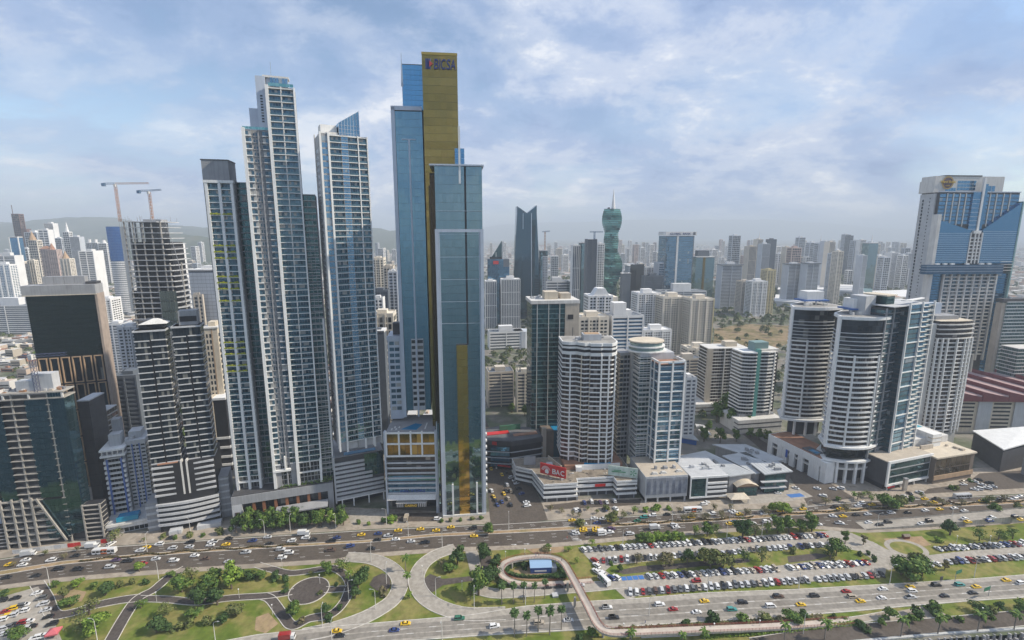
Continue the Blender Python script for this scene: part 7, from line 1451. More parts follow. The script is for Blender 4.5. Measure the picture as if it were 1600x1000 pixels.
for (x, y) in WOODS:
    if y > 2600 and r2.random() < .5: continue
    near_ = y < 900; m = 2 if near_ and inpark(*pix(x, y)) else 1
    for q in range(m): blob(mb, x + r2.uniform(-9, 9) * (m > 1), y + r2.uniform(-6, 6) * (m > 1), r2.uniform(6, 12), r2.uniform(3.5, 6) * (1 if near_ else 1.6), 70 if near_ else 14, .8 if near_ else 2.4, r2)
solo('city_greenery', mb, by_rnd('far_leaf', [(.05, .08, .028), (.07, .10, .032), (.095, .12, .045), (.06, .09, .034), (.12, .12, .055), (.08, .095, .03)], .85), label='scattered trees and wooded pockets among the far city blocks', cat='trees', kind='stuff')
sheet('dry_field', [(1114, 548), (1210, 546), (1246, 530), (1246, 510), (1160, 506), (1116, 514)], .12, blotch('dry_grass', [(.24, .175, .10), (.16, .14, .065), (.30, .22, .14), (.14, .13, .06)], .04, fine=.2))
# hills
def hill(name, prof, Y, dep, mat):
    mb = MB(); n = len(prof); rows = 6; r3 = random.Random(len(prof)); V = []
    for j in range(rows + 1):
        for (u, v) in prof:
            p = at(u, v, Y); f_ = sin(pi * .5 * j / rows); xx = p.x * (1 - .10 * (1 - j / rows)); V.append((xx + r3.uniform(-40, 40), Y - dep * (1 - j / rows), max(-2, (p.z + 3) * f_ ** 1.3 + (r3.uniform(-14, 14) if 0 < j < rows else 0) - (3 if j == 0 else 0))))
    mb.v = V
    for j in range(rows):
        for i in range(n - 1): a = j * n + i; mb.f.append((a, a + 1, a + n + 1, a + n)); mb.m.append(0); mb.r.append(0)
    return solo(name, mb, mat, kind='structure', smooth=True)
M_hill = blotch('wooded_hill', [(.035, .05, .022), (.06, .075, .035), (.09, .09, .05)], .004, fine=.02)
def dens(prof, k=4):
    o = []; r3 = random.Random(9)
    for i in range(len(prof) - 1):
        for j in range(k): t = j / k; o.append((prof[i][0] + (prof[i + 1][0] - prof[i][0]) * t, prof[i][1] + (prof[i + 1][1] - prof[i][1]) * t + r3.uniform(-1, 1)))
    return o + [prof[-1]]
hill('hills', dens([(-200, 362), (-80, 352), (0, 347), (30, 350), (60, 348), (100, 346), (120, 341), (150, 340), (185, 341), (230, 350), (260, 352), (290, 354), (330, 356), (420, 360), (520, 360), (590, 357), (620, 361), (720, 364)]), 6500, 2500, M_hill)
hill('hills', dens([(200, 372), (240, 362), (300, 368), (330, 372), (420, 376)]), 3800, 900, M_hill)
hill('hills', dens([(600, 366), (720, 358), (800, 350), (900, 347), (1000, 344), (1100, 343), (1200, 344), (1280, 348), (1360, 356), (1500, 360), (1700, 364), (1900, 368)]), 19500, 3500, M_hill)
# ------------------------------------------------------------------ trees, palms, shrubs
LEAFS = {'mid': M_LEAF, 'bright': by_rnd('leaf_bright', [(0.133, 0.217, 0.031), (0.182, 0.28, 0.042), (0.238, 0.322, 0.056), (0.154, 0.245, 0.042)], .75),
         'dark': by_rnd('leaf_dark', [(0.042, 0.081, 0.025), (0.059, 0.105, 0.031), (0.077, 0.129, 0.038), (0.049, 0.092, 0.028)], .75),
         'olive': by_rnd('leaf_olive', [(0.112, 0.14, 0.042), (0.154, 0.175, 0.056), (0.189, 0.189, 0.07), (0.098, 0.126, 0.039)], .8),
         'dry': by_rnd('leaf_dry', [(0.182, 0.161, 0.084), (0.224, 0.182, 0.105), (0.14, 0.133, 0.07), (0.168, 0.168, 0.07)], .85)}
M_BARK = wall('bark', (.16, .125, .095), .95, .3, 1.5, .2); M_PALM = wall('palm_trunk', (.24, .21, .18), .95, .3, 1.5, .2)
def crown_mesh(seed, R, H, n, leaf, low=.25, flat=.75):
    r2 = random.Random(seed); mb = MB(); lobes = []
    for k in range(9):
        a_ = r2.uniform(0, 2 * pi); q = R * r2.uniform(.15, .62); lobes.append((q * cos(a_), q * sin(a_), H * r2.uniform(low + .12, .86), R * r2.uniform(.32, .52)))
    lobes.append((0, 0, H * .7, R * .55))
    for k in range(n):
        lx, ly, lz, lr = r2.choice(lobes); d = Vector((r2.gauss(0, 1), r2.gauss(0, 1), r2.gauss(0, 1))).normalized(); q = lr * (r2.uniform(.55, 1.05)); c = Vector((lx, ly, lz)) + Vector((d.x * q, d.y * q, d.z * q * flat))
        t1 = d.cross(Vector((r2.random() - .5, r2.random() - .5, r2.random()))).normalized() * leaf * r2.uniform(.6, 1.2); t2 = (d + Vector((r2.gauss(0, .5), r2.gauss(0, .5), r2.gauss(0, .5)))).cross(t1).normalized() * leaf * r2.uniform(.5, 1.0)
        mb.face([tuple(c - t1 - t2 * .6), tuple(c + t1 - t2), tuple(c + t1 * .8 + t2), tuple(c - t1 * .9 + t2 * .9)], r2.random())
    return mb, lobes
def trunk_mesh(seed, H, lobes, r=.22):
    r2 = random.Random(seed); mb = MB(); fk = Vector((r2.uniform(-.2, .2), r2.uniform(-.2, .2), H * .36)); mb.cone((0, 0), r * 1.5, r, -.2, H * .37, 7)
    for (lx, ly, lz, lr) in lobes[:6]: e = Vector((lx * .8, ly * .8, lz - lr * .2)); m = fk.lerp(e, .5) + Vector((0, 0, -.3)); mb.bar(fk * .95, m, r * .9, n=5); mb.bar(m, e, r * .5, n=4)
    return mb
PROTO = {}
def tree_proto(kind):
    if kind in PROTO: return PROTO[kind]
    shape, leafm, var = kind
    sd_ = hash((shape, var)) % 999 if False else sum(map(ord, shape)) + 31 * var
    if shape == 'round': mb, lb = crown_mesh(sd_, 3.6, 7.2, 850, .34)
    elif shape == 'wide': mb, lb = crown_mesh(sd_, 5.0, 7.0, 1100, .36, .35, .55)
    elif shape == 'open': mb, lb = crown_mesh(sd_, 4.0, 6.6, 260, .30, .3, .7)
    elif shape == 'tall': mb, lb = crown_mesh(sd_, 2.6, 9.5, 750, .33, .15, 1.1)
    else: mb, lb = crown_mesh(sd_, 1.5, 2.0, 320, .22, .0, .8)
    cm = mb.mesh('crown', LEAFS[leafm]); tm = None if shape == 'bush' else trunk_mesh(sd_, {'round': 7.2, 'wide': 7, 'open': 6.6, 'tall': 9.5}[shape], lb).mesh('trunk', M_BARK)
    PROTO[kind] = (cm, tm, {'round': 3.6, 'wide': 5.0, 'open': 4.0, 'tall': 2.6, 'bush': 1.5}[shape]); return PROTO[kind]
TR = random.Random(12); TREES = []
def tree(u, v, rpx, shape='round', leaf='mid', hs=1.0, z=.1): TREES.append((u, v, rpx, shape, leaf, hs, z))
# left park
for t_ in [(100, 935, 7, 'round', 'olive'), (88, 918, 5, 'round', 'mid'), (108, 947, 12, 'wide', 'mid', .7), (122, 917, 8, 'round', 'bright', .7), (165, 930, 11, 'round', 'dark', .8), (148, 920, 6, 'bush', 'mid'), (172, 915, 5, 'bush', 'mid'), (188, 917, 6, 'bush', 'olive'), (205, 914, 5, 'bush', 'olive'), (228, 912, 5, 'bush', 'dark'), (218, 893, 8, 'round', 'bright', .8), (268, 900, 6, 'round', 'mid', .6),
           (140, 960, 15, 'open', 'olive', .9), (150, 990, 17, 'wide', 'bright'), (128, 985, 12, 'open', 'olive'), (30, 1000, 13, 'wide', 'mid'), (5, 935, 8, 'round', 'dark', .6), (285, 925, 15, 'wide', 'mid'), (330, 925, 17, 'wide', 'mid', 1.1), (312, 945, 15, 'wide', 'dark'), (340, 945, 13, 'round', 'dark'), (362, 920, 14, 'round', 'bright', 1.1), (300, 905, 10, 'open', 'olive'), (335, 903, 9, 'round', 'mid', .7), (375, 903, 9, 'round', 'dark', .6), (392, 905, 8, 'bush', 'dark'), (410, 903, 8, 'round', 'mid', .6), (260, 960, 13, 'open', 'olive', .8), (305, 965, 12, 'wide', 'mid', .6), (368, 960, 14, 'wide', 'olive', .8), (350, 972, 9, 'round', 'dark', .7), (245, 988, 13, 'round', 'dark', .8), (262, 985, 8, 'round', 'dark', .7), (278, 984, 8, 'bush', 'olive'), (295, 980, 8, 'bush', 'olive'), (325, 975, 7, 'bush', 'olive'), (220, 950, 10, 'open', 'mid', .8),
           (430, 905, 7, 'bush', 'dark'), (446, 908, 6, 'bush', 'dark'), (448, 916, 5, 'round', 'mid', .5), (512, 896, 9, 'round', 'mid', .9), (487, 897, 5, 'open', 'olive', .6), (536, 893, 11, 'open', 'mid', .9), (548, 905, 9, 'open', 'bright', .8), (560, 922, 15, 'wide', 'dark', 1.1), (570, 905, 11, 'round', 'dark', .9), (555, 935, 9, 'round', 'dark', .8), (460, 960, 11, 'round', 'mid', .9), (508, 957, 8, 'round', 'dark', .7), (532, 953, 5, 'bush', 'dark'), (515, 968, 7, 'bush', 'dark'), (470, 973, 6, 'bush', 'dry'), (525, 917, 4, 'bush', 'dark'), (446, 925, 5, 'round', 'dark', .5), (500, 928, 4, 'bush', 'olive'), (598, 930, 7, 'bush', 'dry'),
           (640, 935, 4, 'tall', 'bright', .6), (715, 882, 12, 'round', 'dark', 1.1), (703, 893, 10, 'round', 'mid', .6), (690, 885, 9, 'open', 'dry', .6), (757, 873, 13, 'wide', 'dark', 1.0), (775, 878, 7, 'bush', 'dark'), (748, 930, 15, 'round', 'mid', 1.2), (735, 938, 8, 'open', 'olive', .8), (770, 905, 12, 'wide', 'dark', .9), (763, 915, 10, 'round', 'dark', .9), (775, 890, 9, 'round', 'dark', .8), (785, 920, 9, 'round', 'dark', .7), (852, 866, 8, 'open', 'dry', .8), (855, 860, 6, 'round', 'mid', .7), (888, 862, 6, 'open', 'bright', .6), (870, 905, 8, 'round', 'dark', .5), (880, 905, 7, 'bush', 'dark'), (820, 888, 6, 'bush', 'dark'), (850, 888, 6, 'bush', 'dark'), (835, 884, 6, 'bush', 'dark')]: tree(*t_)
# hedge row between car park and boulevard, trees in the car park
for k, u in enumerate(range(1000, 1070, 9)): tree(u, 848 - (u - 1000) * .065, 8, 'round', TR.choice(('bright', 'mid', 'bright')), .75)
for (u, v, r, s, l) in [(925, 852, 6, 'open', 'bright'), (1085, 838, 8, 'open', 'bright'), (1105, 838, 9, 'round', 'mid'), (1120, 834, 8, 'open', 'mid'), (1160, 840, 13, 'round', 'dark'), (1180, 836, 9, 'open', 'olive'), (1198, 833, 9, 'open', 'bright'), (1215, 833, 10, 'round', 'mid'), (1232, 832, 10, 'round', 'mid'), (1250, 831, 10, 'wide', 'mid'), (1268, 831, 11, 'round', 'mid'), (1040, 886, 13, 'wide', 'dry'), (1074, 880, 9, 'round', 'dark'), (1110, 888, 16, 'wide', 'olive'), (1130, 886, 15, 'wide', 'olive'), (1100, 878, 12, 'wide', 'dark'), (1162, 876, 11, 'open', 'dark'), (1190, 878, 11, 'open', 'olive'), (968, 893, 5, 'round', 'dark'), (955, 882, 4, 'bush', 'mid'), (995, 881, 8, 'open', 'dry'), (1306, 869, 14, 'wide', 'mid'), (1320, 850, 5, 'tall', 'mid'), (1349, 851, 4, 'tall', 'dry'), (1343, 868, 4, 'bush', 'dark'), (1355, 866, 4, 'bush', 'dark'), (1365, 876, 5, 'bush', 'dark'), (1297, 874, 9, 'open', 'dark'), (1240, 865, 6, 'bush', 'olive'), (1420, 905, 20, 'wide', 'mid'), (1440, 900, 19, 'wide', 'mid'), (1408, 898, 16, 'wide', 'dark'), (1430, 885, 14, 'wide', 'olive'), (1484, 836, 11, 'round', 'dark'), (1530, 845, 10, 'open', 'mid'), (1560, 843, 10, 'open', 'mid'), (1582, 842, 9, 'open', 'mid'), (1476, 890, 4, 'tall', 'dry'), (1466, 847, 5, 'bush', 'bright'), (902, 880, 5, 'open', 'bright')]: tree(u, v, r, s, l)
# street trees along the towers and boulevard
for k, u in enumerate(range(372, 545, 11)): tree(u + TR.uniform(-3, 3), 832 - (u - 372) * .075 + TR.uniform(-1, 1), TR.uniform(7, 10.5), 'round', TR.choice(('mid', 'mid', 'bright', 'dark')), TR.uniform(.9, 1.35))
for k, u in enumerate(range(378, 540, 14)): tree(u, 823 - (u - 372) * .075, TR.uniform(7, 10), 'round', TR.choice(('mid', 'dark')), TR.uniform(1, 1.4))
for (u, v, r, s, l) in [(180, 845, 11, 'open', 'olive'), (100, 873, 6, 'open', 'dry'), (20, 885, 5, 'open', 'dry'), (255, 840, 5, 'bush', 'olive'), (297, 838, 6, 'bush', 'olive'), (342, 834, 7, 'bush', 'olive'), (612, 815, 8, 'bush', 'bright'), (600, 818, 5, 'round', 'dark'), (763, 833, 10, 'round', 'mid'), (956, 818, 10, 'round', 'olive'), (975, 808, 8, 'open', 'olive'), (990, 803, 8, 'open', 'bright'), (905, 808, 5, 'open', 'dry'), (1025, 797, 8, 'bush', 'bright'), (1067, 815, 8, 'open', 'dry'), (1080, 810, 9, 'open', 'dry'), (1102, 812, 8, 'open', 'dry'), (1127, 810, 8, 'open', 'dry'), (1165, 806, 8, 'open', 'dry'), (1195, 803, 9, 'open', 'dry'), (1222, 803, 14, 'wide', 'bright'), (1208, 800, 9, 'round', 'bright'), (1290, 788, 9, 'open', 'dry'), (1322, 800, 10, 'open', 'dry'), (1340, 780, 8, 'open', 'olive'), (1358, 778, 8, 'open', 'olive'), (1390, 797, 17, 'wide', 'mid'), (1405, 793, 15, 'wide', 'olive'), (1380, 790, 12, 'wide', 'mid'), (1452, 791, 6, 'open', 'dry'), (1472, 790, 8, 'open', 'dry'), (1502, 789, 8, 'open', 'dry'), (1545, 786, 9, 'open', 'olive'), (1570, 785, 8, 'open', 'dry'), (1555, 803, 10, 'round', 'mid'), (1590, 801, 9, 'round', 'olive'), (1487, 764, 5, 'bush', 'mid'), (1495, 765, 5, 'bush', 'olive'), (1515, 752, 4, 'bush', 'mid'), (905, 820, 8, 'bush', 'olive'), (1540, 785, 6, 'bush', 'mid'), (1010, 800, 6, 'bush', 'bright'), (878, 800, 6, 'open', 'dry'), (860, 798, 6, 'open', 'dry'), (918, 797, 5, 'open', 'olive'), (948, 797, 7, 'bush', 'olive'), (1045, 796, 5, 'bush', 'bright'), (1115, 797, 7, 'open', 'dry'), (1140, 797, 7, 'open', 'dry')]: tree(u, v, r, s, l, .8)
for (u, v, r, s, l) in [(560, 818, 4, 'bush', 'mid'), (575, 821, 3.5, 'bush', 'bright'), (618, 812, 5, 'bush', 'mid'), (690, 816, 4, 'bush', 'mid'), (705, 815, 4, 'bush', 'olive'), (720, 814, 4, 'bush', 'mid'), (738, 812, 4, 'bush', 'olive'), (752, 811, 4, 'bush', 'mid'), (275, 842, 4, 'bush', 'mid'), (318, 838, 4, 'bush', 'mid'), (225, 846, 4, 'open', 'olive'), (120, 862, 5, 'open', 'dry'), (70, 868, 5, 'open', 'olive'), (895, 806, 5, 'open', 'dry'), (932, 803, 5, 'open', 'olive'), (1060, 800, 6, 'open', 'dry'), (1255, 795, 5, 'open', 'olive'), (1310, 783, 5, 'bush', 'mid'), (1425, 782, 5, 'bush', 'mid'), (1440, 778, 5, 'open', 'olive')]: tree(u, v, r, s, l, .9)
# behind the road at lower right: clipped shrubs and trees
for (u, v, r, s, l) in [(1072, 980, 11, 'bush', 'dark'), (1115, 975, 16, 'bush', 'dark'), (1157, 972, 15, 'bush', 'mid'), (1197, 970, 14, 'bush', 'olive'), (1217, 972, 9, 'bush', 'dry'), (1240, 972, 19, 'wide', 'mid'), (1255, 968, 12, 'round', 'dark'), (1302, 967, 7, 'bush', 'dark'), (1320, 968, 5, 'bush', 'mid'), (1340, 976, 9, 'bush', 'dark'), (1388, 968, 14, 'round', 'mid'), (1376, 978, 9, 'round', 'mid'), (1425, 972, 9, 'round', 'mid'), (1432, 962, 14, 'bush', 'dark'), (1460, 955, 14, 'bush', 'mid'), (1455, 960, 10, 'bush', 'dark'), (1480, 966, 7, 'bush', 'mid'), (1500, 970, 8, 'bush', 'mid'), (1530, 958, 16, 'wide', 'dark'), (1548, 955, 9, 'bush', 'olive'), (1560, 952, 9, 'round', 'dark'), (1595, 956, 13, 'round', 'mid'), (1552, 968, 6, 'bush', 'mid'), (1350, 985, 10, 'bush', 'dark'), (1010, 983, 6, 'bush', 'dry'), (1030, 982, 6, 'bush', 'dry'), (1050, 981, 6, 'bush', 'dry'), (990, 984, 6, 'bush', 'olive'), (970, 985, 5, 'bush', 'dry'), (925, 996, 8, 'round', 'mid'), (975, 998, 5, 'bush', 'bright'), (905, 1000, 7, 'bush', 'dark'), (1090, 979, 7, 'bush', 'olive'), (1280, 972, 6, 'bush', 'dry')]: tree(u, v, r, s, l, .75)
# wooded corner between the teal-spined tower and the mall
for (u, v, r) in [(1135, 650, 16), (1150, 640, 15), (1120, 660, 11), (1142, 668, 12), (1185, 688, 7), (1200, 692, 7), (1172, 685, 6), (1100, 690, 8), (1125, 692, 9), (1108, 672, 7), (1150, 690, 7), (1165, 672, 8), (1130, 640, 12), (1160, 655, 9), (820, 650, 7), (800, 645, 6), (352, 700, 12), (345, 640, 7), (286, 655, 10), (290, 690, 10), (60, 575, 10)]: tree(u, v, r, 'round', 'mid', 1.2)
ZONE = lambda u, v: ('in the left park' if u < 640 and v > 880 else 'by the looped footbridge' if u < 905 and v > 850 else 'at the car park' if v > 825 and v < 912 and u > 900 else 'on the verge below the coastal highway' if v > 930 else 'at the foot of the towers' if u < 760 else 'along the boulevard' if v > 760 else 'among the inner streets')
KW = {'round': 'round-crowned', 'wide': 'spreading', 'open': 'thin-crowned', 'tall': 'slender', 'bush': 'low'}; LW = {'mid': 'green', 'bright': 'bright green', 'dark': 'dark green', 'olive': 'olive', 'dry': 'dry brownish'}
cnt = {}
for (u, v, rpx, shape, leaf, hs, z) in sorted(TREES):
    key = (shape, leaf, ZONE(u, v)); cnt[key] = cnt.get(key, 0) + 1
tot = dict(cnt); cnt = {}
for (u, v, rpx, shape, leaf, hs, z) in sorted(TREES):
    p = gp(u, v, z); dep = p.y * cos(PITCH) + CAM_H * sin(PITCH); key = (shape, leaf, ZONE(u, v)); i = cnt.get(key, 0); cnt[key] = i + 1
    lab = '%s %s %s %s' % (KW[shape], LW[leaf], 'shrub' if shape == 'bush' else 'tree', key[2]) + ('' if tot[key] == 1 else ', %s such from the left' % ordn(i))
    cm, tm, R_ = tree_proto((shape, leaf, TR.randrange(3))); sc_ = rpx * dep / FPX / R_ * (1.0 if v > 945 and u > 1000 else 1.3 if v > 815 else 1.15)
    o = thing('shrub' if shape == 'bush' else 'tree', lab, 'shrub' if shape == 'bush' else 'tree', (p.x, p.y, z), TR.uniform(0, 6.28), ('shrubs ' if shape == 'bush' else 'trees ') + key[2])
    hz = sc_ * hs * TR.uniform(.85, 1.1); o.scale = (sc_, sc_ * TR.uniform(.9, 1.1), hz)
    obj('crown', cm, o)
    if tm: obj('trunk', tm, o)
# palms
def palm_meshes(seed, H, fan=False):
    r2 = random.Random(seed); mb = MB(); n = 8
    for k in range(n): mb.bar((.05 * sin(k), .04 * k * (seed % 3 - 1) * .3, H * k / n), (.05 * sin(k + 1), .04 * (k + 1) * (seed % 3 - 1) * .3, H * (k + 1) / n), .42 - .12 * k / n, n=6)
    fr = MB(); nf = 34 if fan else 20
    for k in range(nf):
        a_ = 2 * pi * k / nf * 2.4 + r2.uniform(-.2, .2); e0 = r2.uniform(-.25, 1.25); L_ = r2.uniform(1.6, 2.2) if fan else r2.uniform(2.6, 3.4); d = Vector((cos(a_), sin(a_), 0)); p = Vector((0, 0, H)); e = e0; seg = 6; w0 = .5 if fan else .42; pts = []
        for j in range(seg + 1): pts.append(p.copy()); p = p + (d * cos(e) + Vector((0, 0, sin(e)))) * L_ / seg; e -= .2 if fan else .34
        s_ = d.cross(Vector((0, 0, 1)))
        for j in range(seg):
            w1, w2 = w0 * sin(pi * (j + .4) / (seg + .6)), w0 * sin(pi * (j + 1.4) / (seg + .9)); dr = Vector((0, 0, -.16))
            fr.face([tuple(pts[j] + s_ * w1 + dr), tuple(pts[j]), tuple(pts[j + 1]), tuple(pts[j + 1] + s_ * max(0, w2) + dr)], r2.random()); fr.face([tuple(pts[j]), tuple(pts[j] - s_ * w1 + dr), tuple(pts[j + 1] - s_ * max(0, w2) + dr), tuple(pts[j + 1])], r2.random())
    return mb.mesh('trunk', M_PALM), fr.mesh('fronds', LEAFS['mid' if not fan else 'dark'])
PM = [palm_meshes(1, 7.5), palm_meshes(2, 7.5), palm_meshes(3, 9.5, True), palm_meshes(4, 9.5, True)]
def palms(spots, kind, lab, grp, sc=1.0):
    for i, (u, v) in enumerate(spots):
        p = gp(u, v, .1); o = thing('palm_tree', lab % ordn(i), 'palm tree', (p.x, p.y, .1), TR.uniform(0, 6), grp); s_ = sc * TR.uniform(.92, 1.1); o.scale = (s_, s_, s_); t_, f_ = PM[kind * 2 + i % 2]; obj('trunk', t_, o); obj('fronds', f_, o)
palms([(804, 994), (823, 994), (841, 988), (859, 992), (877, 984)], 1, 'tall fan palm beside the highway, %s from the left of the row of five', 'row of five fan palms', 1.15)
palms([(784, 945), (802, 943), (818, 942), (835, 941), (851, 935)], 1, 'slim fan palm on the lawn under the looped footbridge, %s from the left', 'fan palms under the footbridge', .95)
palms([(634, 892), (637, 918)], 0, 'feather palm between the two curved ramps, %s from the top', 'palms between the ramps', .95)
palms([(1225, 1003), (1288, 1000), (1407, 996), (1465, 992), (1527, 988), (1584, 985)], 0, 'feather palm on the bay promenade, %s from the left', 'promenade palms', 1.15)
palms([(1360, 790), (1348, 783), (1333, 785)], 0, 'small palm before the curved towers, %s from the right', 'palms before the curved towers', .8)
palms([(985, 1010), (1065, 1012), (1100, 1010)], 0, 'feather palm at the bottom border, %s from the left', 'palms at the bottom border', .9)
# promenade hedge strip and flower bed
def line_fn(pts, wd, h):
    L_ = lerp_line(PXL(pts), 60)
    def fn(r2): t = r2.uniform(0, 59); i = int(t); p = L_[i].lerp(L_[i + 1], t - i); return p.x + r2.uniform(-wd, wd) * .3, p.y + r2.uniform(-wd, wd), .1 + r2.uniform(0, h)
    return fn
solo('clipped_hedge', leaf_mass(2600, line_fn([(1095, 996), (1180, 991), (1270, 982), (1345, 974)], 1.0, 1.0), .18, .34, 3), LEAFS['bright'], label='long bright green hedge beside the bay promenade', cat='hedge')
solo('clipped_hedge', leaf_mass(2200, line_fn([(965, 986), (1060, 980), (1180, 972), (1290, 964)], 1.1, 1.0), .18, .34, 4), LEAFS['dry'], label='reddish dry hedge strip between highway and red-railed walk', cat='hedge')
solo('ivy_bank', leaf_mass(3200, lambda r2: (lambda t, q: (lambda p: (p.x, p.y, .15 + r2.uniform(0, 1.6)))(gp(800 + 26 * 1.9 * cos(t) * q + 35, 893 + 11.5 * sin(t) * q)))(r2.uniform(0, 6.28), r2.uniform(.82, 1.0)), .2, .4, 6), LEAFS['dark'], label='dark green planting inside the looped footbridge ramp', cat='planting')
# ------------------------------------------------------------------ vehicles
M_TYRE = plain('tyre', (.015, .015, .016), .8); M_GLASS = plain('car_glass', (.012, .014, .017), .08)
M_TL = plain('lamp_red', (.35, .01, .01), .3); M_HL = plain('lamp_clear', (.7, .7, .68), .2)
def paint(name, c):
    m = plain('paint_' + name, c, .28, .0); m.node_tree.nodes['Principled BSDF'].inputs['Coat Weight'].default_value = .6; return m
PAINT = {'white': paint('white', (.74, .74, .73)), 'silver': paint('silver', (.55, .56, .57)), 'grey': paint('grey', (.13, .135, .14)), 'dark': paint('dark', (.022, .023, .026)), 'blue': paint('blue', (.035, .06, .19)), 'red': paint('red', (.33, .025, .025)), 'yellow': paint('yellow', (.78, .50, .02)), 'beige': paint('beige', (.42, .36, .28)), 'green': paint('green', (.04, .16, .10)), 'teal': paint('teal', (.05, .26, .24)), 'brown': paint('brown', (.12, .075, .055)), 'purple': paint('purple', (.10, .06, .13))}
def loft(mb, secs, cap=True):
    """secs: list of rings (same length) -> skin"""
    n = len(secs[0]); i0 = len(mb.v)
    for s_ in secs: mb.v += [tuple(p) for p in s_]
    for k in range(len(secs) - 1):
        for j in range(n): a = i0 + k * n + j; b_ = i0 + k * n + (j + 1) % n; mb.f.append((a, b_, b_ + n, a + n)); mb.m.append(mb.mi); mb.r.append(0)
    if cap: mb.f.append(tuple(i0 + j for j in reversed(range(n)))); mb.f.append(tuple(i0 + (len(secs) - 1) * n + j for j in range(n))); mb.m += [mb.mi] * 2; mb.r += [0] * 2
def ring(x, hw, z0, z1, top=.86): return [(x, -hw, z0 + .12), (x, -hw * .92, z0), (x, hw * .92, z0), (x, hw, z0 + .12), (x, hw, z0 + (z1 - z0) * .62), (x, hw * top, z1), (x, -hw * top, z1), (x, -hw, z0 + (z1 - z0) * .62)]
def car_meshes(kind):
    bd, gl = MB(), MB()
    if kind == 'sedan':
        Lh, hw, belt, roof, cab = 2.2, .87, .86, 1.42, (-1.55, -.75, .45, 1.15)
        loft(bd, [ring(-Lh, hw * .88, .32, .72), ring(-Lh + .15, hw * .96, .22, .88), ring(-1.4, hw, .2, .93), ring(0, hw, .2, .93), ring(1.0, hw, .2, .9), ring(Lh - .2, hw * .95, .22, .74), ring(Lh, hw * .85, .3, .6)])
    elif kind == 'suv':
        Lh, hw, belt, roof, cab = 2.3, .93, 1.02, 1.75, (-2.15, -1.95, .35, 1.05); loft(bd, [ring(-Lh, hw * .92, .36, .95), ring(-Lh + .12, hw, .28, 1.06), ring(0, hw, .26, 1.08), ring(1.05, hw, .26, 1.05), ring(Lh - .2, hw * .96, .28, .95), ring(Lh, hw * .88, .36, .78)])
    elif kind == 'pickup':
        Lh, hw, belt, roof, cab = 2.6, .92, 1.02, 1.72, (-.75, -.6, .65, 1.3); loft(bd, [ring(-Lh, hw * .94, .4, 1.0), ring(-Lh + .1, hw, .32, 1.04), ring(0, hw, .3, 1.06), ring(1.3, hw, .3, 1.03), ring(Lh - .2, hw * .96, .32, .95), ring(Lh, hw * .88, .4, .8)]); gl.box(-2.5, -.85, -.72, .72, 1.0, 1.07)
    else:
        Lh, hw, belt, roof, cab = 2.35, .92, 1.1, 1.95, (-2.3, -2.2, .9, 1.75); loft(bd, [ring(-Lh, hw * .95, .36, 1.15), ring(-Lh + .1, hw, .28, 1.2), ring(0, hw, .26, 1.2), ring(1.7, hw, .26, 1.15), ring(Lh, hw * .9, .34, .85)])
    c0, c1, c2, c3 = cab; tw = hw * .80
    gv = [(c0, -hw * .88, belt), (c3, -hw * .88, belt - .02), (c3, hw * .88, belt - .02), (c0, hw * .88, belt), (c1, -tw, roof - .05), (c2, -tw, roof - .05), (c2, tw, roof - .05), (c1, tw, roof - .05)]; i0 = len(gl.v); gl.v += gv
    for f_ in ((0, 1, 5, 4), (1, 2, 6, 5), (2, 3, 7, 6), (3, 0, 4, 7), (4, 5, 6, 7)): gl.f.append(tuple(i0 + q for q in f_)); gl.m.append(0); gl.r.append(0)
    bd.prism([(c1 - .04, -tw - .02), (c2 + .04, -tw - .02), (c2 + .04, tw + .02), (c1 - .04, tw + .02)], roof - .05, roof + .02, top=[(c1 + .08, -tw + .08), (c2 - .1, -tw + .08), (c2 - .1, tw - .08), (c1 + .08, tw - .08)])
    for (xa, xb) in ((c0, c1), ((c0 + c3) / 2, (c1 + c2) / 2), (c3, c2)):
        for s_ in (-1, 1): bd.bar((xa, s_ * (hw * .885), belt), (xb, s_ * (tw + .01), roof - .03), .09)
    return bd, gl, Lh, hw
def wheel_mb(): return MB()
WH = MB(); nW = 10
for s_ in (-.11, .11): pass
WH.prism([(0, 0)] * 3, 0, 0) if False else None
rg = [(.33 * cos(2 * pi * k / nW), .33 * sin(2 * pi * k / nW)) for k in range(nW)]
WH.v += [(a, -.11, b_) for a, b_ in rg] + [(a, .11, b_) for a, b_ in rg] + [(a * .55, -.125, b_ * .55) for a, b_ in rg] + [(a * .55, .125, b_ * .55) for a, b_ in rg]
for k in range(nW): j = (k + 1) % nW; WH.f += [(k, j, nW + j, nW + k), (2 * nW + k, 2 * nW + j, j, k), (nW + k, nW + j, 3 * nW + j, 3 * nW + k)]; WH.m += [0, 0, 0]; WH.r += [0] * 3
WH.f += [tuple(2 * nW + k for k in range(nW)), tuple(3 * nW + k for k in reversed(range(nW)))]; WH.m += [1, 1]; WH.r += [0, 0]
WHEEL = WH.mesh('wheel', [M_TYRE, plain('rim', (.35, .35, .36), .35, .7)])
CM = {}
for kd in ('sedan', 'suv', 'pickup', 'van'):
    bd, gl, Lh, hw = car_meshes(kd); lo = MB()
    lamps = MB().box(Lh - .22, Lh - .02, -hw * .86, -hw * .5, .58, .72).box(Lh - .22, Lh - .02, hw * .5, hw * .86, .58, .72); lamps.mi = 1; lamps.box(-Lh, -Lh + .08, -hw * .86, -hw * .55, .66, .8).box(-Lh, -Lh + .08, hw * .55, hw * .86, .66, .8)
    CM[kd] = (bd.mesh('body', PAINT['white'], True), gl.mesh('window', M_GLASS), lamps.mesh('lamp', [M_HL, M_TL]), Lh, hw); CM[kd][0].polygons.foreach_set('use_smooth', [False] * len(CM[kd][0].polygons))
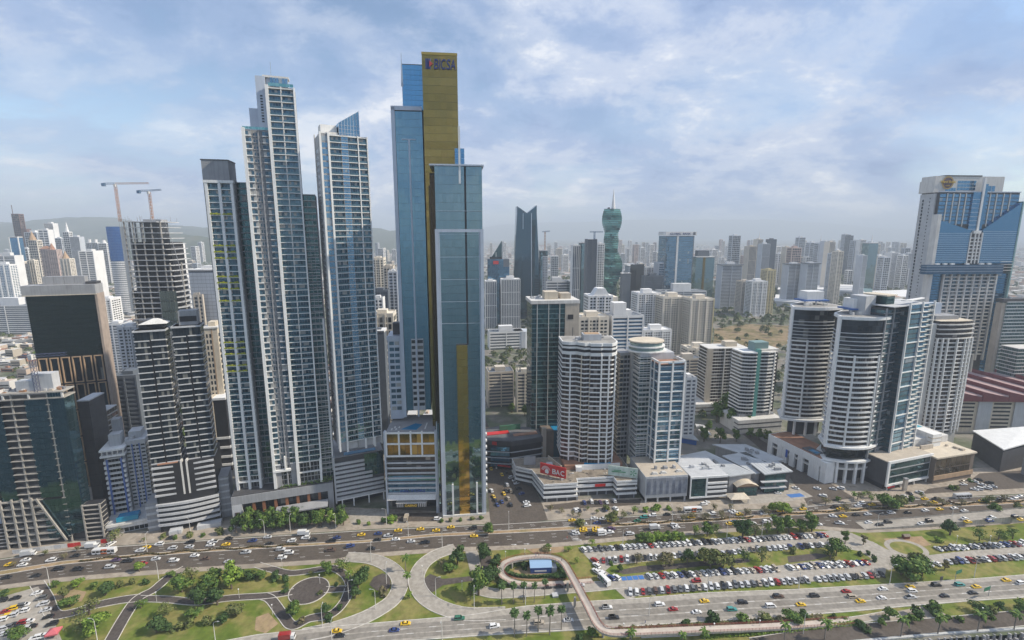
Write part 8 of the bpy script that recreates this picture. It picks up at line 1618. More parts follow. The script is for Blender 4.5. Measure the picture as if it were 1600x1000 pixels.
TAXI = MB().box(-.15, .15, -.35, .35, 1.44, 1.6).mesh('roof_sign', plain('taxi_sign', (.8, .75, .5), .4))
CARS = []     # (u, v, colour, kind, zone, heading, z)
cr = random.Random(31)
PARKC = ['white'] * 13 + ['silver'] * 9 + ['grey'] * 5 + ['dark'] * 5 + ['red'] * 3 + ['blue'] * 3 + ['beige'] * 2 + ['brown']
def heading(A, B, u, v):
    p = gp(u, v); i = min(range(len(A) - 1), key=lambda k: abs(A[k].x - p.x)); d = A[i + 1] - A[i]; return atan2(d.y, d.x)
def T(zone, line, ox, oy, s_, lst, flip):
    for q in lst:
        x_, y_, col = q[:3]; kd = q[3] if len(q) > 3 else ('sedan' if col == 'yellow' or cr.random() < .6 else cr.choice(('suv', 'suv', 'sedan', 'pickup')))
        u, v = ox + x_ / s_, oy + y_ / s_ + .8; CARS.append((u, v, col, kd, zone, heading(line, line, u, v) + (pi if flip else 0), .06))
W_, S_, D_, Yw, B_, Rd, Gy, Be, Gr, Te, Bn, Pu = 'white', 'silver', 'dark', 'yellow', 'blue', 'red', 'grey', 'beige', 'green', 'teal', 'brown', 'purple'
up, low, hw_ = 'the far carriageway', 'the near carriageway', 'the coastal highway'
T(up, fark, 0, 800, 4, [(160, 302, W_), (140, 332, W_), (60, 330, Yw), (320, 303, W_, 'suv'), (470, 275, D_), (877, 243, W_), (915, 223, Yw), (995, 203, W_), (1078, 228, S_), (1185, 218, S_), (1190, 190, D_), (1330, 187, W_, 'pickup'), (1315, 208, W_), (1412, 205, Yw), (1580, 180, B_)], True)
T(low, lowk, 0, 800, 4, [(40, 412, D_), (225, 400, D_), (370, 357, D_, 'suv'), (490, 360, D_, 'suv'), (690, 345, S_), (725, 302, Pu), (800, 308, D_), (893, 324, Rd), (975, 294, S_), (1090, 305, W_, 'suv'), (1218, 274, W_), (1285, 293, Bn), (1430, 312, S_), (1538, 254, S_)], False)
T(up, fark, 380, 780, 4, [(55, 262, B_), (153, 238, S_), (303, 262, W_), (390, 243, W_, 'suv'), (437, 254, D_), (585, 242, B_), (550, 265, D_), (738, 224, Yw), (843, 217, B_), (907, 230, S_), (968, 197, Yw), (1107, 189, Yw), (1205, 197, Yw), (1297, 177, Yw), (1437, 182, D_)], True)
T(low, lowk, 380, 780, 4, [(165, 280, D_), (955, 252, W_), (838, 257, D_), (1050, 265, S_), (1138, 272, D_), (1443, 232, Yw), (20, 330, W_), (235, 315, S_, 'suv'), (287, 337, W_, 'van'), (245, 366, W_, 'suv'), (550, 320, Bn, 'suv'), (670, 295, B_, 'suv'), (800, 310, D_)], False)
T(hw_, hu, 380, 780, 4, [(585, 827, Yw), (603, 857, D_), (945, 822, B_), (1015, 780, Yw), (1352, 748, Gr, 'suv'), (1570, 795, W_)], False)
T(hw_, hu, 640, 820, 4.444, [(590, 707, W_), (897, 682, Be, 'suv'), (1103, 665, S_), (1372, 577, W_, 'suv'), (1418, 647, D_, 'suv')], False)
T('the service road', hu, 640, 820, 4.444, [(955, 437, D_), (1035, 432, D_), (1100, 430, Gy), (1185, 420, S_)], False)
T(low, lowk, 640, 820, 4.444, [(1150, 58, S_), (1335, 68, W_, 'van'), (1393, 53, W_), (1530, 64, S_), (1255, 66, D_)], False)
T(up, fark, 640, 820, 4.444, [(1205, 30, Yw), (1293, 28, Yw)], True)
T(up, fark, 880, 780, 4.444, [(125, 155, W_), (140, 172, W_), (60, 148, Yw), (215, 135, W_), (235, 168, B_), (275, 137, S_), (330, 152, Yw), (515, 152, Gr), (558, 127, Te), (620, 114, W_), (720, 107, D_), (888, 127, Yw), (1033, 104, W_), (1170, 82, W_), (1190, 94, W_), (1225, 107, Yw), (1395, 102, W_), (1505, 82, Yw)], True)
T(low, lowk, 880, 780, 4.444, [(140, 220, Yw), (228, 219, Yw), (320, 232, W_), (335, 208, Pu), (190, 242, D_), (90, 242, S_), (463, 242, S_), (770, 182, S_), (785, 197, W_), (1005, 170, D_), (1155, 172, Yw), (1190, 158, B_), (1315, 168, W_), (1410, 158, W_, 'suv'), (1463, 141, S_), (1565, 134, W_)], False)
CARS.append((1087.5, 909, 'red', 'suv', 'the car park aisle', heading(hu, hu, 1087, 909) + pi, .17))
T(hw_, hu, 880, 780, 4.444, [(305, 755, S_, 'suv'), (350, 825, D_, 'suv'), (35, 843, S_), (670, 734, W_, 'suv'), (763, 767, Rd), (980, 710, Yw), (927, 787, W_), (1170, 769, Te), (1245, 720, D_, 'suv'), (1492, 679, Bn, 'pickup'), (1440, 747, W_, 'van')], False)
T(up, fark, 1200, 740, 3.845, [(210, 213, Yw), (400, 203, D_), (433, 214, Yw), (540, 194, S_), (560, 179, W_, 'suv'), (623, 187, Yw), (940, 153, Yw), (1010, 153, D_), (995, 175, Yw), (1095, 172, Bn), (1285, 165, Yw), (1380, 156, D_), (1420, 144, W_), (1478, 154, W_, 'suv'), (1515, 138, W_)], True)
T(low, lowk, 1200, 740, 3.845, [(35, 277, W_), (120, 272, W_), (270, 264, D_), (390, 257, W_), (450, 258, Yw), (530, 249, D_), (600, 245, S_), (740, 236, W_, 'suv'), (840, 235, D_), (945, 222, W_), (1030, 215, Yw), (1120, 209, W_), (1180, 225, W_), (1500, 192, Yw), (300, 306, W_), (430, 299, W_, 'pickup')], False)
for (x_, y_, col, kd) in [(605, 298, W_, 'sedan'), (670, 311, D_, 'sedan'), (720, 296, D_, 'suv'), (920, 306, W_, 'sedan'), (968, 288, D_, 'suv'), (1180, 274, W_, 'sedan'), (1200, 294, Yw, 'sedan'), (1340, 269, W_, 'pickup'), (1330, 289, B_, 'suv'), (1485, 264, D_, 'suv'), (1520, 281, Yw, 'sedan')]:
    u, v = 1200 + x_ / 3.845, 740 + y_ / 3.845; tv = max(0, (u - 1345) / 255); CARS.append((u, v, col, kd, 'the slip road and viaduct', heading(lowk, lowk, u, v), .06 + (4.0 * tv ** 1.25 if v < 822 and u > 1350 else 0)))
T(hw_, hu, 1200, 740, 3.845, [(15, 800, W_), (60, 740, D_), (197, 790, Yw), (278, 737, D_, 'suv'), (470, 710, Rd), (505, 742, Be, 'suv'), (555, 769, Yw), (690, 695, W_), (683, 750, W_), (853, 682, Yw), (865, 707, W_, 'suv'), (857, 745, S_, 'pickup'), (1010, 672, D_, 'suv'), (1060, 737, D_), (1150, 670, Te), (1250, 682, Yw), (1230, 719, D_), (1430, 642, Yw), (1520, 660, W_)], False)
# frontage and cross street
for (x_, y_, col, kd, h) in [(95, 565, W_, 'van', 1.9), (45, 583, Yw, 'sedan', 1.9), (150, 640, Yw, 'sedan', 1.9), (190, 620, D_, 'suv', 1.9), (245, 668, W_, 'suv', .5), (280, 695, W_, 'sedan', .5), (295, 725, S_, 'sedan', .5), (200, 740, S_, 'suv', 1.9), (315, 775, D_, 'suv', .5), (345, 825, B_, 'sedan', .5), (235, 800, Be, 'van', 1.9), (190, 800, D_, 'sedan', 1.9), (170, 825, Yw, 'sedan', 1.9), (48, 798, W_, 'suv', 2.0), (70, 855, Yw, 'sedan', 2.0), (85, 890, D_, 'sedan', 2.0), (105, 935, B_, 'sedan', 2.0), (150, 905, B_, 'sedan', 1.9), (212, 875, Be, 'suv', 1.9), (235, 935, D_, 'suv', 1.9), (390, 910, W_, 'sedan', .1), (400, 945, W_, 'suv', .3), (955, 915, B_, 'suv', 1.7), (1025, 905, W_, 'van', 1.7), (1073, 910, D_, 'sedan', 1.7), (1112, 910, Pu, 'sedan', 1.7), (1175, 908, W_, 'sedan', 1.7), (1250, 897, W_, 'suv', 1.7), (1260, 975, W_, 'sedan', 2.1), (1145, 985, D_, 'sedan', 1.7), (910, 990, D_, 'sedan', 1.7), (870, 990, W_, 'suv', 1.7)]: CARS.append((760 + x_ / 6.25, 640 + y_ / 6.25, col, kd, 'the billboard corner', h, .145))
for (x_, y_, col, kd, h) in [(165, 90, W_, 'sedan', 2.4), (60, 120, W_, 'sedan', 0), (295, 92, W_, 'sedan', 2.5), (330, 138, W_, 'suv', 2.4), (390, 95, S_, 'sedan', 2.5), (437, 92, W_, 'suv', 2.5), (850, 122, D_, 'sedan', 1.6), (910, 118, S_, 'suv', 2.3), (1175, 68, W_, 'sedan', 0), (1240, 98, W_, 'sedan', 2.5), (1265, 95, W_, 'van', 2.5), (1320, 92, W_, 'suv', 2.4), (1170, 50, Be, 'sedan', .2), (1240, 50, W_, 'sedan', 2.4), (1265, 40, D_, 'sedan', 2.4), (1285, 70, W_, 'sedan', 2.4), (1330, 60, D_, 'suv', 2.4), (1350, 80, S_, 'sedan', 2.4), (820, 140, S_, 'sedan', 1.6)]: CARS.append((1200 + x_ / 3.845, 740 + y_ / 3.845, col, kd, 'the curved towers forecourt', h, .145))
for (x_, y_, col, kd, h) in [(697, 205, W_, 'suv', 1.3), (1070, 165, D_, 'sedan', .6), (1430, 170, D_, 'sedan', .1)]: CARS.append((x_ / 4, 800 + y_ / 4, col, kd, 'the left pavement', h, .13))
for (u, v, col, kd, h) in [(684, 812, W_, 'suv', .1), (1104, 776 + 10, W_, 'sedan', .2), (1100, 789, W_, 'suv', .2), (903, 797, W_, 'sedan', 1.8), (962, 795, W_, 'sedan', 2.0), (945, 797, B_, 'sedan', 1.8)]: CARS.append((u, v, col, kd, 'the podium pavement', h, .13))
def row(zone, a, c, n, rot, skip=(), jit=.12, z=.17, every=1.0):
    P, Q = gp(*a), gp(*c); d = Q - P; base = atan2(d.y, d.x)
    for k in range(n):
        if k in skip: continue
        t = (k + .5) / n; p = P.lerp(Q, t); u, v = pix(p.x, p.y); CARS.append((u, v, cr.choice(PARKC), cr.choice(('sedan', 'sedan', 'sedan', 'suv', 'suv', 'pickup')), zone, base + rot + cr.uniform(-.04, .04) + (pi if cr.random() < .25 else 0), z))
N1 = lambda a, c, g=3.0: int((gp(*a) - gp(*c)).length / g)
def rowa(zone, a, c, rot, skip=(), g=3.0): row(zone, a, c, N1(a, c, g), rot, skip)
rowa('the car park back row', (908, 860), (1292, 836.5), radians(105))
rowa('the car park second row', (938, 877), (1094, 866.5), radians(75), (19, 20)); rowa('the car park second row', (1108, 868), (1160, 862), radians(75)); rowa('the car park second row', (1172, 860), (1288, 852), radians(75), (8,))
rowa('the car park third row', (1010, 902), (1216, 889.5), radians(105)); rowa('the car park third row', (1230, 888), (1357, 879.5), radians(105))
rowa('the car park front row', (980, 927), (1382, 898.5), radians(75), (30,))
for (u, v, c_) in ((929, 877, Rd), (932, 885, W_), (931, 894, W_), (940, 896, W_), (955, 904, B_), (963, 903.5, W_)): CARS.append((u, v, c_, 'suv', 'the car park left end', 2.2, .17))
rowa('the right car park back row', (1462, 859), (1612, 849), radians(105)); rowa('the right car park front row', (1478, 879), (1612, 870), radians(75)); CARS.append((1451, 883, W_, 'sedan', 'the right car park front row', 2.0, .17)); CARS.append((1464, 882, W_, 'sedan', 'the right car park front row', 2.0, .17))
for (x_, y_, c_) in [(232, 512, W_), (258, 545, Gy), (270, 582, S_), (288, 618, S_), (302, 662, D_), (325, 707, D_), (280, 782, W_), (150, 587, W_), (120, 595, Gy), (72, 612, Yw), (28, 630, Rd), (35, 660, Yw), (72, 655, S_), (108, 635, S_), (145, 625, W_), (178, 690, W_), (130, 700, Rd), (195, 722, D_), (82, 712, D_), (45, 728, Gy), (10, 740, S_), (152, 738, S_), (65, 765, D_), (15, 770, S_), (95, 545, D_), (10, 560, D_), (225, 792, W_), (105, 725, D_), (8, 680, W_)]: CARS.append((x_ / 4, 800 + y_ / 4, c_, cr.choice(('sedan', 'suv')), 'the left-hand car park', radians(200) + cr.uniform(-.06, .06), .17))
def place(u, v, z): return gp(u, v, z)
CARS.sort(key=lambda q: place(q[0], q[1], 0).length)
NEAR, REST = CARS[:318], CARS[318:]
grpn = {}
for q in sorted(NEAR, key=lambda q: q[0]): grpn.setdefault((q[4], q[2]), []).append(q)
for (zone, col), lst in grpn.items():
    for i, (u, v, c_, kd, z_n, h, z) in enumerate(lst):
        p = place(u, v, z); w_ = {'sedan': 'car', 'suv': 'SUV', 'pickup': 'pickup', 'van': 'van'}[kd]
        if col == 'yellow' and kd == 'sedan': w_ = 'taxi'
        lab = '%s %s on %s' % (col, w_, zone) + ('' if len(lst) == 1 else ', %s %s one from the left' % (ordn(i), col))
        o = thing('taxi' if w_ == 'taxi' else {'sedan': 'car', 'suv': 'car', 'pickup': 'pickup_truck', 'van': 'van'}[kd], lab, 'taxi' if w_ == 'taxi' else {'pickup': 'pickup', 'van': 'van'}.get(kd, 'car'), (p.x, p.y, z), h, 'vehicles on ' + zone)
        bm_, gm_, lm_, Lh, hw = CM[kd]; bo = obj('body', bm_, o); bo.material_slots[0].link = 'OBJECT'; bo.material_slots[0].material = PAINT[col]; obj('window', gm_, o)
        for sx in (-1, 1):
            for sy in (-1, 1): obj('wheel', WHEEL, o, (sx * Lh * .62, sy * (hw - .06), .33))
        if v > 930: obj('lamp', lm_, o)
        if w_ == 'taxi': obj('roof_sign', TAXI, o)
# the remaining, smallest ones as one mass
allm = list(PAINT.values()) + [M_GLASS, M_TYRE]; keys = list(PAINT.keys()); mb = MB()
src = {k: car_meshes(k) for k in ('sedan', 'suv', 'pickup', 'van')}
for (u, v, c_, kd, zn, h, z) in REST:
    p = place(u, v, z); ca, sa = cos(h), sin(h); bd, gl, Lh, hw = src[kd]
    for m_, mi in ((bd, keys.index(c_)), (gl, len(keys))):
        i0 = len(mb.v); mb.v += [(p.x + ca * a - sa * b_, p.y + sa * a + ca * b_, z + q) for a, b_, q in m_.v]
        for f_ in m_.f: mb.f.append(tuple(i0 + k for k in f_)); mb.m.append(mi); mb.r.append(0)
    mb.mi = len(keys) + 1
    for sx in (-1, 1): i0 = len(mb.v); mb.obox((p.x + ca * sx * Lh * .62, p.y + sa * sx * Lh * .62), h, .32, hw * .98, z, z + .6)
    mb.mi = 0
solo('distant_cars', mb, allm, label='cars parked and driving farthest away in the rear rows and side streets', cat='cars', kind='stuff')
# buses, trucks
def bus(u, v, z, h, lab, c1, c2, Lb=11.0, kind='bus'):
    p = gp(u, v, z); o = thing(kind, lab, kind, (p.x, p.y, z), h); b2 = MB().box(-Lb / 2, Lb / 2, -1.2, 1.2, .4, 1.25).box(-Lb / 2, Lb / 2, -1.2, 1.2, 2.35, 2.95).box(-Lb / 2 + .4, Lb / 2 - .4, -1.0, 1.0, 2.95, 3.1); 
    for k in range(7): xx = -Lb / 2 + .1 + (Lb - .2) * k / 6; b2.box(xx - .08, xx + .08, -1.2, 1.2, 1.25, 2.35)
    solo('body', b2, c1, parent=o); solo('window', MB().box(-Lb / 2 + .06, Lb / 2 - .06, -1.15, 1.15, 1.25, 2.35), M_GLASS, parent=o); solo('stripe', MB().box(-1.2, 1.8, -1.22, 1.22, .5, 1.2).box(-1.0, 2.0, -1.22, 1.22, 2.4, 3.0), c2, parent=o)
    for sx in (-.32, .33):
        for sy in (-1, 1): w_ = obj('wheel', WHEEL, o, (sx * Lb, sy * 1.12, .48)); w_.scale = (1.45, 1.3, 1.45)
OR = paint('orange', (.62, .13, .02))
hb = heading(fark, fark, 164, 864)
bus(164, 864.5, .06, hb, 'white city bus with an orange band at the left end of the boulevard', PAINT['white'], OR); bus(1082, 799.5, .13, heading(fark, fark, 1082, 800), 'white and orange bus before the mural podium', PAINT['white'], OR); bus(1503, 778, .06, heading(fark, fark, 1500, 778), 'silver bus on the boulevard near the right end', PAINT['silver'], PAINT['white']); bus(944, 909.5, .2, radians(118), 'white and green minibus at the car park entrance', PAINT['white'], PAINT['green'], 7.5)
def truck(u, v, z, h, lab, cabm, boxm, Lb=6.5):
    p = gp(u, v, z); o = thing('truck', lab, 'truck', (p.x, p.y, z), h); solo('cargo_box', MB().box(-Lb / 2, Lb / 2 - 1.9, -1.1, 1.1, .9, 3.1), boxm, parent=o); solo('cab', MB().prism([(Lb / 2 - 1.7, -1), (Lb / 2, -1), (Lb / 2, 1), (Lb / 2 - 1.7, 1)], .5, 2.3, top=[(Lb / 2 - 1.7, -.95), (Lb / 2 - .35, -.95), (Lb / 2 - .35, .95), (Lb / 2 - 1.7, .95)]), cabm, parent=o); solo('windscreen', MB().box(Lb / 2 - .32, Lb / 2 - .1, -.85, .85, 1.45, 2.05), M_GLASS, parent=o); solo('chassis', MB().box(-Lb / 2, Lb / 2 - .3, -.5, .5, .5, .9), M_TYRE, parent=o)
    for sx in (-.3, .33):
        for sy in (-1, 1): w_ = obj('wheel', WHEEL, o, (sx * Lb, sy * .95, .45)); w_.scale = (1.35, 1.3, 1.35)
truck(1023, 827, .06, heading(lowk, lowk, 1023, 827), 'grey box truck on the boulevard above the car park', PAINT['white'], PAINT['silver']); truck(449, 999, .27, heading(hu, hu, 449, 997), 'red and white box truck at the bottom left of the highway', PAINT['white'], PAINT['red']); truck(941, 835, .06, heading(lowk, lowk, 941, 835), 'white box truck by the zebra crossing', PAINT['white'], PAINT['white'], 5.5); truck(635, 812, .16, 1.6, 'white lorry parked in the casino driveway', PAINT['white'], PAINT['beige']); truck(145, 856, .13, heading(fark, fark, 145, 856), 'white mixer lorry beside the building site, right one', PAINT['white'], PAINT['white']); truck(45, 868, .13, heading(fark, fark, 45, 866), 'white lorry beside the building site, left one', PAINT['white'], PAINT['silver']); truck(475, 836, .06, heading(fark, fark, 475, 836), 'white flat lorry before the row of street trees', PAINT['white'], PAINT['white'])
# ------------------------------------------------------------------ looped footbridge
bp = [(1330, 971, .6), (1200, 979, 2.2), (1080, 984, 4.0), (985, 988, 5.4), (950, 987, 5.7), (934, 976, 5.8), (920, 950, 5.9), (905, 922, 5.8), (892, 898, 5.6), (880, 879, 5.3), (864, 871, 4.9), (842, 869.5, 4.5), (812, 872, 3.9), (790, 879, 3.4), (782, 890, 2.9), (788, 902, 2.4), (806, 910, 1.9), (830, 913, 1.5), (865, 912, 1.0), (900, 909.5, .5), (926, 907.5, .2)]
bl = smooth([gp(u, v, z) for u, v, z in bp], 6); A, B = edges(bl, 3.4)
br = thing('footbridge', 'concrete footbridge with red railings looping down beside the highway', 'footbridge', (0, 0, 0))
solo('deck', strip(A, B), wall('bridge_deck', (.50, .44, .38), .9, .15, .3, 0), parent=br); mb = MB()
for i in range(len(A) - 1):
    for q, s_ in ((A, 1), (B, -1)): mb.face([tuple(q[i] - Vector((0, 0, .7))), tuple(q[i + 1] - Vector((0, 0, .7))), tuple(q[i + 1] + Vector((0, 0, .15))), tuple(q[i] + Vector((0, 0, .15)))])
    mb.face([tuple(p - Vector((0, 0, .7))) for p in (A[i], A[i + 1], B[i + 1], B[i])])
solo('girder', mb, W_CONC, parent=br)
M_RAILR = plain('rust_red_rail', (.30, .08, .06), .6)
for nm_, q in (('railing', A), ('railing', B)):
    mb = MB(); ln = lerp_line(q, 150)
    for i in range(150):
        for hz in (.45, .8, 1.15): mb.bar(ln[i] + Vector((0, 0, hz)), ln[i + 1] + Vector((0, 0, hz)), .07)
        mb.bar(ln[i] + Vector((0, 0, .1)), ln[i] + Vector((0, 0, 1.2)), .09)
    solo(nm_, mb, M_RAILR, parent=br, kind='stuff')
for (u, v) in ((898, 949), (942, 996), (887, 925), (873, 905), (838, 886), (800, 888), (985, 1001)): p = gp(u, v); solo('pier', MB().cone((p.x, p.y), .55, .55, 0, min((p - Vector((q.x, q.y, 0))).length * 0 + q.z for q in bl if (Vector((q.x, q.y, 0)) - p).length == min((Vector((w_.x, w_.y, 0)) - p).length for w_ in bl)) - .6, 10), W_CONC, parent=br)
# blue pavilion
p = gp(829, 897); b = Bld('blue_pavilion', 'small blue hall with a curved pale blue roof inside the footbridge loop', p.x, p.y, radians(3), w=12, d=7); M_PB = plain('pavilion_blue', (.04, .10, .32), .5)
b.box('wall', M_PB, 0, 10.5, 0, 6, 0, 3.4); mb = MB(); pr = [(6.4 * k / 6 - .2, 3.4 + 1.4 * sin(pi * k / 6)) for k in range(7)]
for k in range(6): mb.face([(-.3, pr[k][0], pr[k][1]), (10.8, pr[k][0], pr[k][1]), (10.8, pr[k + 1][0], pr[k + 1][1]), (-.3, pr[k + 1][0], pr[k + 1][1])])
b.add('roof', mb, plain('pavilion_roof', (.28, .42, .60), .45)); b.box('porch', W_LGREY, 10.8, 13.2, .3, 5, 0, 2.8); b.box('wall_band', W_WHITE, 2, 8, -.06, 0, 1.2, 2.0)
p = gp(864, 935); b = Bld('utility_hatch', 'low grey utility box on the lawn under the footbridge', p.x, p.y, radians(8), 'utility box'); b.box('body', W_GREY, 0, 2.6, 0, 2.4, 0, .9); b.box('lid', W_LGREY, -.1, 2.7, -.1, 2.5, .9, 1.02)
# tent in the left car park
p = gp(85, 994); o = thing('market_tent', 'pink red square canopy tent at the left car park', 'tent', (p.x, p.y, .17), .3); solo('canopy', MB().prism(rect(-2.2, 2.2, -2.2, 2.2), 2.3, 3.6, top=rect(-.1, .1, -.1, .1)), plain('tent_pink', (.55, .13, .15), .8), parent=o); solo('valance', MB().prism(rect(-2.2, 2.2, -2.2, 2.2), 1.7, 2.3, caps=False), plain('tent_pink', (.55, .13, .15), .8), parent=o)
for sx in (-2.1, 2.1):
    for sy in (-2.1, 2.1): solo('pole', MB().bar((sx, sy, 0), (sx, sy, 2.3), .08), W_LGREY, parent=o)
# lamp posts
def lamp_meshes():
    m = MB(); m.cone((0, 0), .17, .09, 0, 9.0, 8); a = MB(); pts = [Vector((0, 0, 8.9)), Vector((.15, 0, 9.6)), Vector((.7, 0, 10.1)), Vector((1.7, 0, 10.25))]
    for k in range(3): a.bar(pts[k], pts[k + 1], .12, n=6)
    h = MB().prism([(1.6, -.16), (2.5, -.1), (2.5, .1), (1.6, .16)], 10.15, 10.35); return m.mesh('post', W_OFF), a.mesh('arm', W_OFF), h.mesh('lamp_head', W_LGREY)
LP = lamp_meshes(); PLm = [MB().cone((0, 0), .1, .06, 0, 4.6, 6).mesh('post', W_OFF), MB().cone((0, 0), .25, .3, 4.6, 5.0, 8).mesh('lamp_head', W_WHITE)]
lamps = [(78, 915, 0), (248, 905, 0), (135, 965, 1), (152, 1000, 0), (337, 1005, 0), (245, 940, 1), (374, 935, 1), (441, 887, 1), (414, 838, 0), (500, 912, 1), (426, 960, 1), (504, 980, 0), (519, 1005, 0), (545, 937, 0), (580, 878, 0), (587, 952, 0), (604, 912, 0), (660, 898, 1), (681, 932, 0), (691, 855, 0), (722, 922, 1), (741, 952, 0), (790, 875, 1), (820, 871, 1), (860, 872, 1), (691, 1000, 0), (821, 945, 0), (973, 853, 0), (1135, 845, 0), (1190, 838, 0), (1014, 962, 0), (1105, 926, 0), (943, 879, 1), (1002, 878, 1), (1248, 920, 0), (1370, 827, 0), (1390, 912, 0), (1487, 812, 0), (1494, 850, 1), (1546, 850, 1), (1522, 902, 0), (638, 838, 0), (795, 828, 0), (923, 830, 0), (298, 835, 0), (454, 832, 0), (525, 826, 0), (604, 820, 0), (1260, 806, 0), (1255, 990, 0), (1186, 985, 1), (1115, 990, 1), (1533, 965, 1), (974, 990, 1), (230, 862, 0), (1140, 813, 0), (1050, 817, 0)]
lamps.sort(); li = [0, 0]
for (u, v, k) in lamps:
    p = gp(u, v, .1); lab = '%s lamp post, %s from the left of its kind' % (('tall pale curved-arm', 'short white globe')[k], ordn(li[k])); li[k] += 1
    o = thing('street_lamp', lab, 'lamp post', (p.x, p.y, .1), random.choice((0, pi, 1.6, -1.6)) if not k else 0, ('tall curved-arm lamps', 'short park lamps')[k])
    if k == 0: [obj(n_, m_, o) for n_, m_ in zip(('post', 'arm', 'lamp_head'), LP)]
    else: [obj(n_, m_, o) for n_, m_ in zip(('post', 'lamp_head'), PLm)]
# road signs on the verge
for (u, v, w_, lab) in ((1492, 908, 4.0, 'green direction sign board on the verge right of the big tree'), (1544, 932, 4.6, 'green direction sign board on the arm beside the highway at the right')):
    p = gp(u, v, .1); o = thing('road_sign', lab, 'road sign', (p.x, p.y, .1), radians(20), 'green road signs'); solo('post', MB().bar((0, 0, 0), (0, 0, 5.6), .22, n=8), W_GREY, parent=o); solo('board', MB().box(-.2 if u < 1500 else -w_, w_ if u < 1500 else .2, -.15, -.05, 3.8, 5.6), plain('sign_green', (.02, .17, .10), .5), parent=o)
p = gp(1470, 910, .1); o = thing('notice_board', 'small dark notice board beside the highway verge', 'sign', (p.x, p.y, .1), .2); solo('board', MB().box(-.8, .8, -.1, .1, 1.0, 3.2), W_DARK, parent=o); solo('post', MB().bar((-.5, 0, 0), (-.5, 0, 1.2), .12).bar((.5, 0, 0), (.5, 0, 1.2), .12), W_GREY, parent=o)
p = gp(1415, 841, .1); o = thing('brown_shed', 'small brown hut on the bare patch by the round drive', 'hut', (p.x, p.y, .1), .1); solo('wall', MB().box(-1.6, 1.6, -1, 1, 0, 1.8), wall('hut_brown', (.20, .08, .05), .8), parent=o); solo('roof', MB().prism(rect(-1.9, 1.9, -1.3, 1.3), 1.8, 2.5, top=rect(-1.9, 1.9, -.1, .1)), W_BROWN, parent=o)
# hoarding at the building site
P1, P2 = gp(20, 866, .12), gp(168, 848, .12); d = P2 - P1; b = Bld('site_hoarding', 'low construction hoarding with red panels along the unfinished tower', P1.x, P1.y, atan2(d.y, d.x), 'hoarding'); n_ = 14
for k in range(n_): b.box('panel', (W_RED if k in (8, 9, 13) else W_OFF if k % 3 else W_LGREY), d.length * k / n_, d.length * (k + .96) / n_, 0, .12, .1, 2.4)
# people: small standing and walking figures
M_SKIN = plain('skin', (.36, .22, .15), .6)
def person_mesh(stride):
    me = bpy.data.meshes.new('body'); V = [(0, 0, .95), (0, 0, 1.2), (0, 0, 1.42), (0, 0, 1.52), (0, 0, 1.66), (-.1, 0, .9), (-.11, stride, .48), (-.11, stride * .9 - .05, .05), (.1, 0, .9), (.11, -stride, .48), (.11, -stride * 1.3, .06), (-.2, 0, 1.4), (-.25, -stride * .6, 1.12), (-.25, -stride, .9), (.2, 0, 1.4), (.25, stride * .6, 1.12), (.25, stride, .9)]
    E = [(0, 1), (1, 2), (2, 3), (3, 4), (0, 5), (5, 6), (6, 7), (0, 8), (8, 9), (9, 10), (2, 11), (11, 12), (12, 13), (2, 14), (14, 15), (15, 16)]; me.from_pydata(V, E, []); o = bpy.data.objects.new('tmp', me); COL.objects.link(o); md = o.modifiers.new('s', 'SKIN'); R_ = [.15, .16, .17, .06, .11, .1, .075, .05, .1, .075, .05, .07, .05, .04, .07, .05, .04]
    for i, r in enumerate(R_): me.skin_vertices[0].data[i].radius = (r, r * .8)
    me.skin_vertices[0].data[0].use_root = True; o.modifiers.new('u', 'SUBSURF').levels = 1
    m2 = bpy.data.meshes.new_from_object(o.evaluated_get(bpy.context.evaluated_depsgraph_get())); bpy.data.objects.remove(o); return m2
PMs = [person_mesh(.12), person_mesh(.02)]
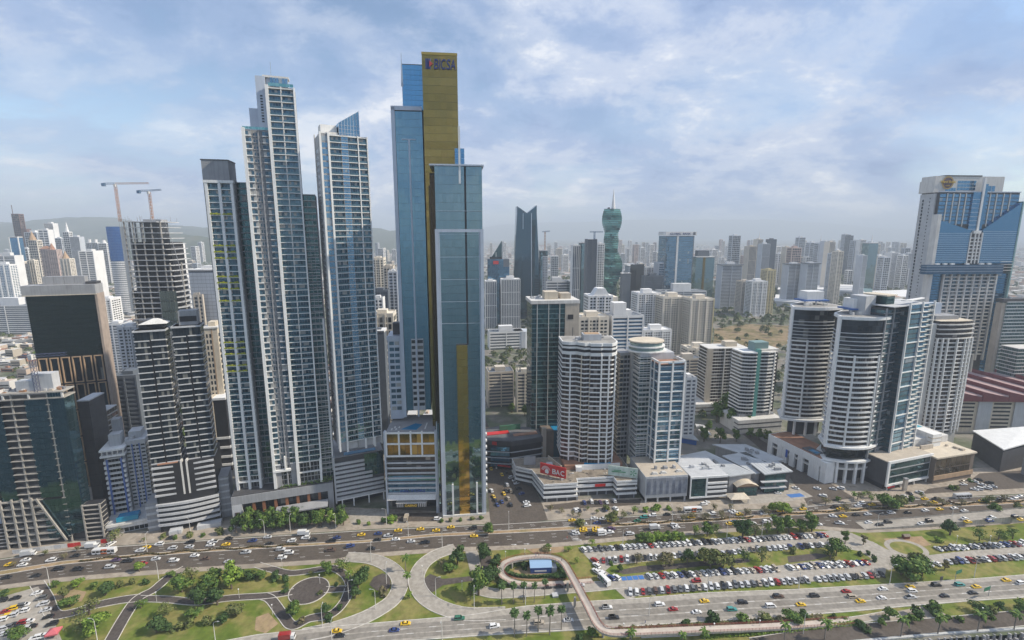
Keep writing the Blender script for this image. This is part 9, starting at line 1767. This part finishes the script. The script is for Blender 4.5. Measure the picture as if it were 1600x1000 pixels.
CLO = [('white shirt', (.6, .6, .6)), ('dark clothes', (.03, .03, .04)), ('red top', (.4, .04, .04)), ('blue top', (.05, .1, .3)), ('grey clothes', (.2, .2, .2))]
spots = [(899, 828, .12, 'waiting at the zebra crossing'), (903, 836, .12, 'waiting at the zebra crossing'), (886, 842, .12, 'on the zebra crossing'), (836, 868.5, 4.6, 'on the top of the footbridge loop'), (843, 868.5, 4.6, 'on the top of the footbridge loop'), (787, 884, 3.2, 'on the left bend of the footbridge'), (876, 876, 5.2, 'on the footbridge near the bend'), (988, 988, 5.3, 'on the footbridge ramp at the bottom'), (1008, 974, .3, 'standing on the highway verge'), (1112, 984, .2, 'on the red-railed walk'), (1196, 981, .3, 'on the red-railed walk')]
for i, (u, v, z, wh) in enumerate(spots):
    if z > 1: q = min(bl, key=lambda w_: (Vector(pix(w_.x, w_.y, w_.z)) - Vector((u, v + 3))).length); p = q.copy()
    else: p = gp(u, v, z)
    cn, cc = CLO[i % 5]; o = thing('person', 'person in %s %s' % (cn, wh), 'person', p, random.uniform(0, 6), 'pedestrians'); m_ = PMs[i % 2].copy(); m_.materials.clear(); m_.materials.append(plain('cloth_%d' % (i % 5), cc, .9)); obj('body', m_, o); hd = MB(); hd.cone((0, 0), .09, .11, 1.56, 1.72, 8); hd.cone((0, 0), .11, .06, 1.72, 1.8, 8); solo('head', hd, M_SKIN, parent=o)
# ------------------------------------------------------------------ haze over the city
hm = bpy.data.materials.new('haze_air'); hm.use_nodes = True; t_ = hm.node_tree; t_.nodes.clear()
ho = t_.nodes.new('ShaderNodeOutputMaterial'); pv = t_.nodes.new('ShaderNodeVolumePrincipled')
pv.inputs['Color'].default_value = (.80, .90, 1, 1); pv.inputs['Density'].default_value = 1.65e-4; pv.inputs['Anisotropy'].default_value = 0.0
t_.links.new(pv.outputs[0], ho.inputs['Volume'])
solo('haze', MB().box(-24500, 24500, -9500, 21500, -6, 620), hm, kind='stuff', label='pale blue haze lying over the whole city', cat='haze')
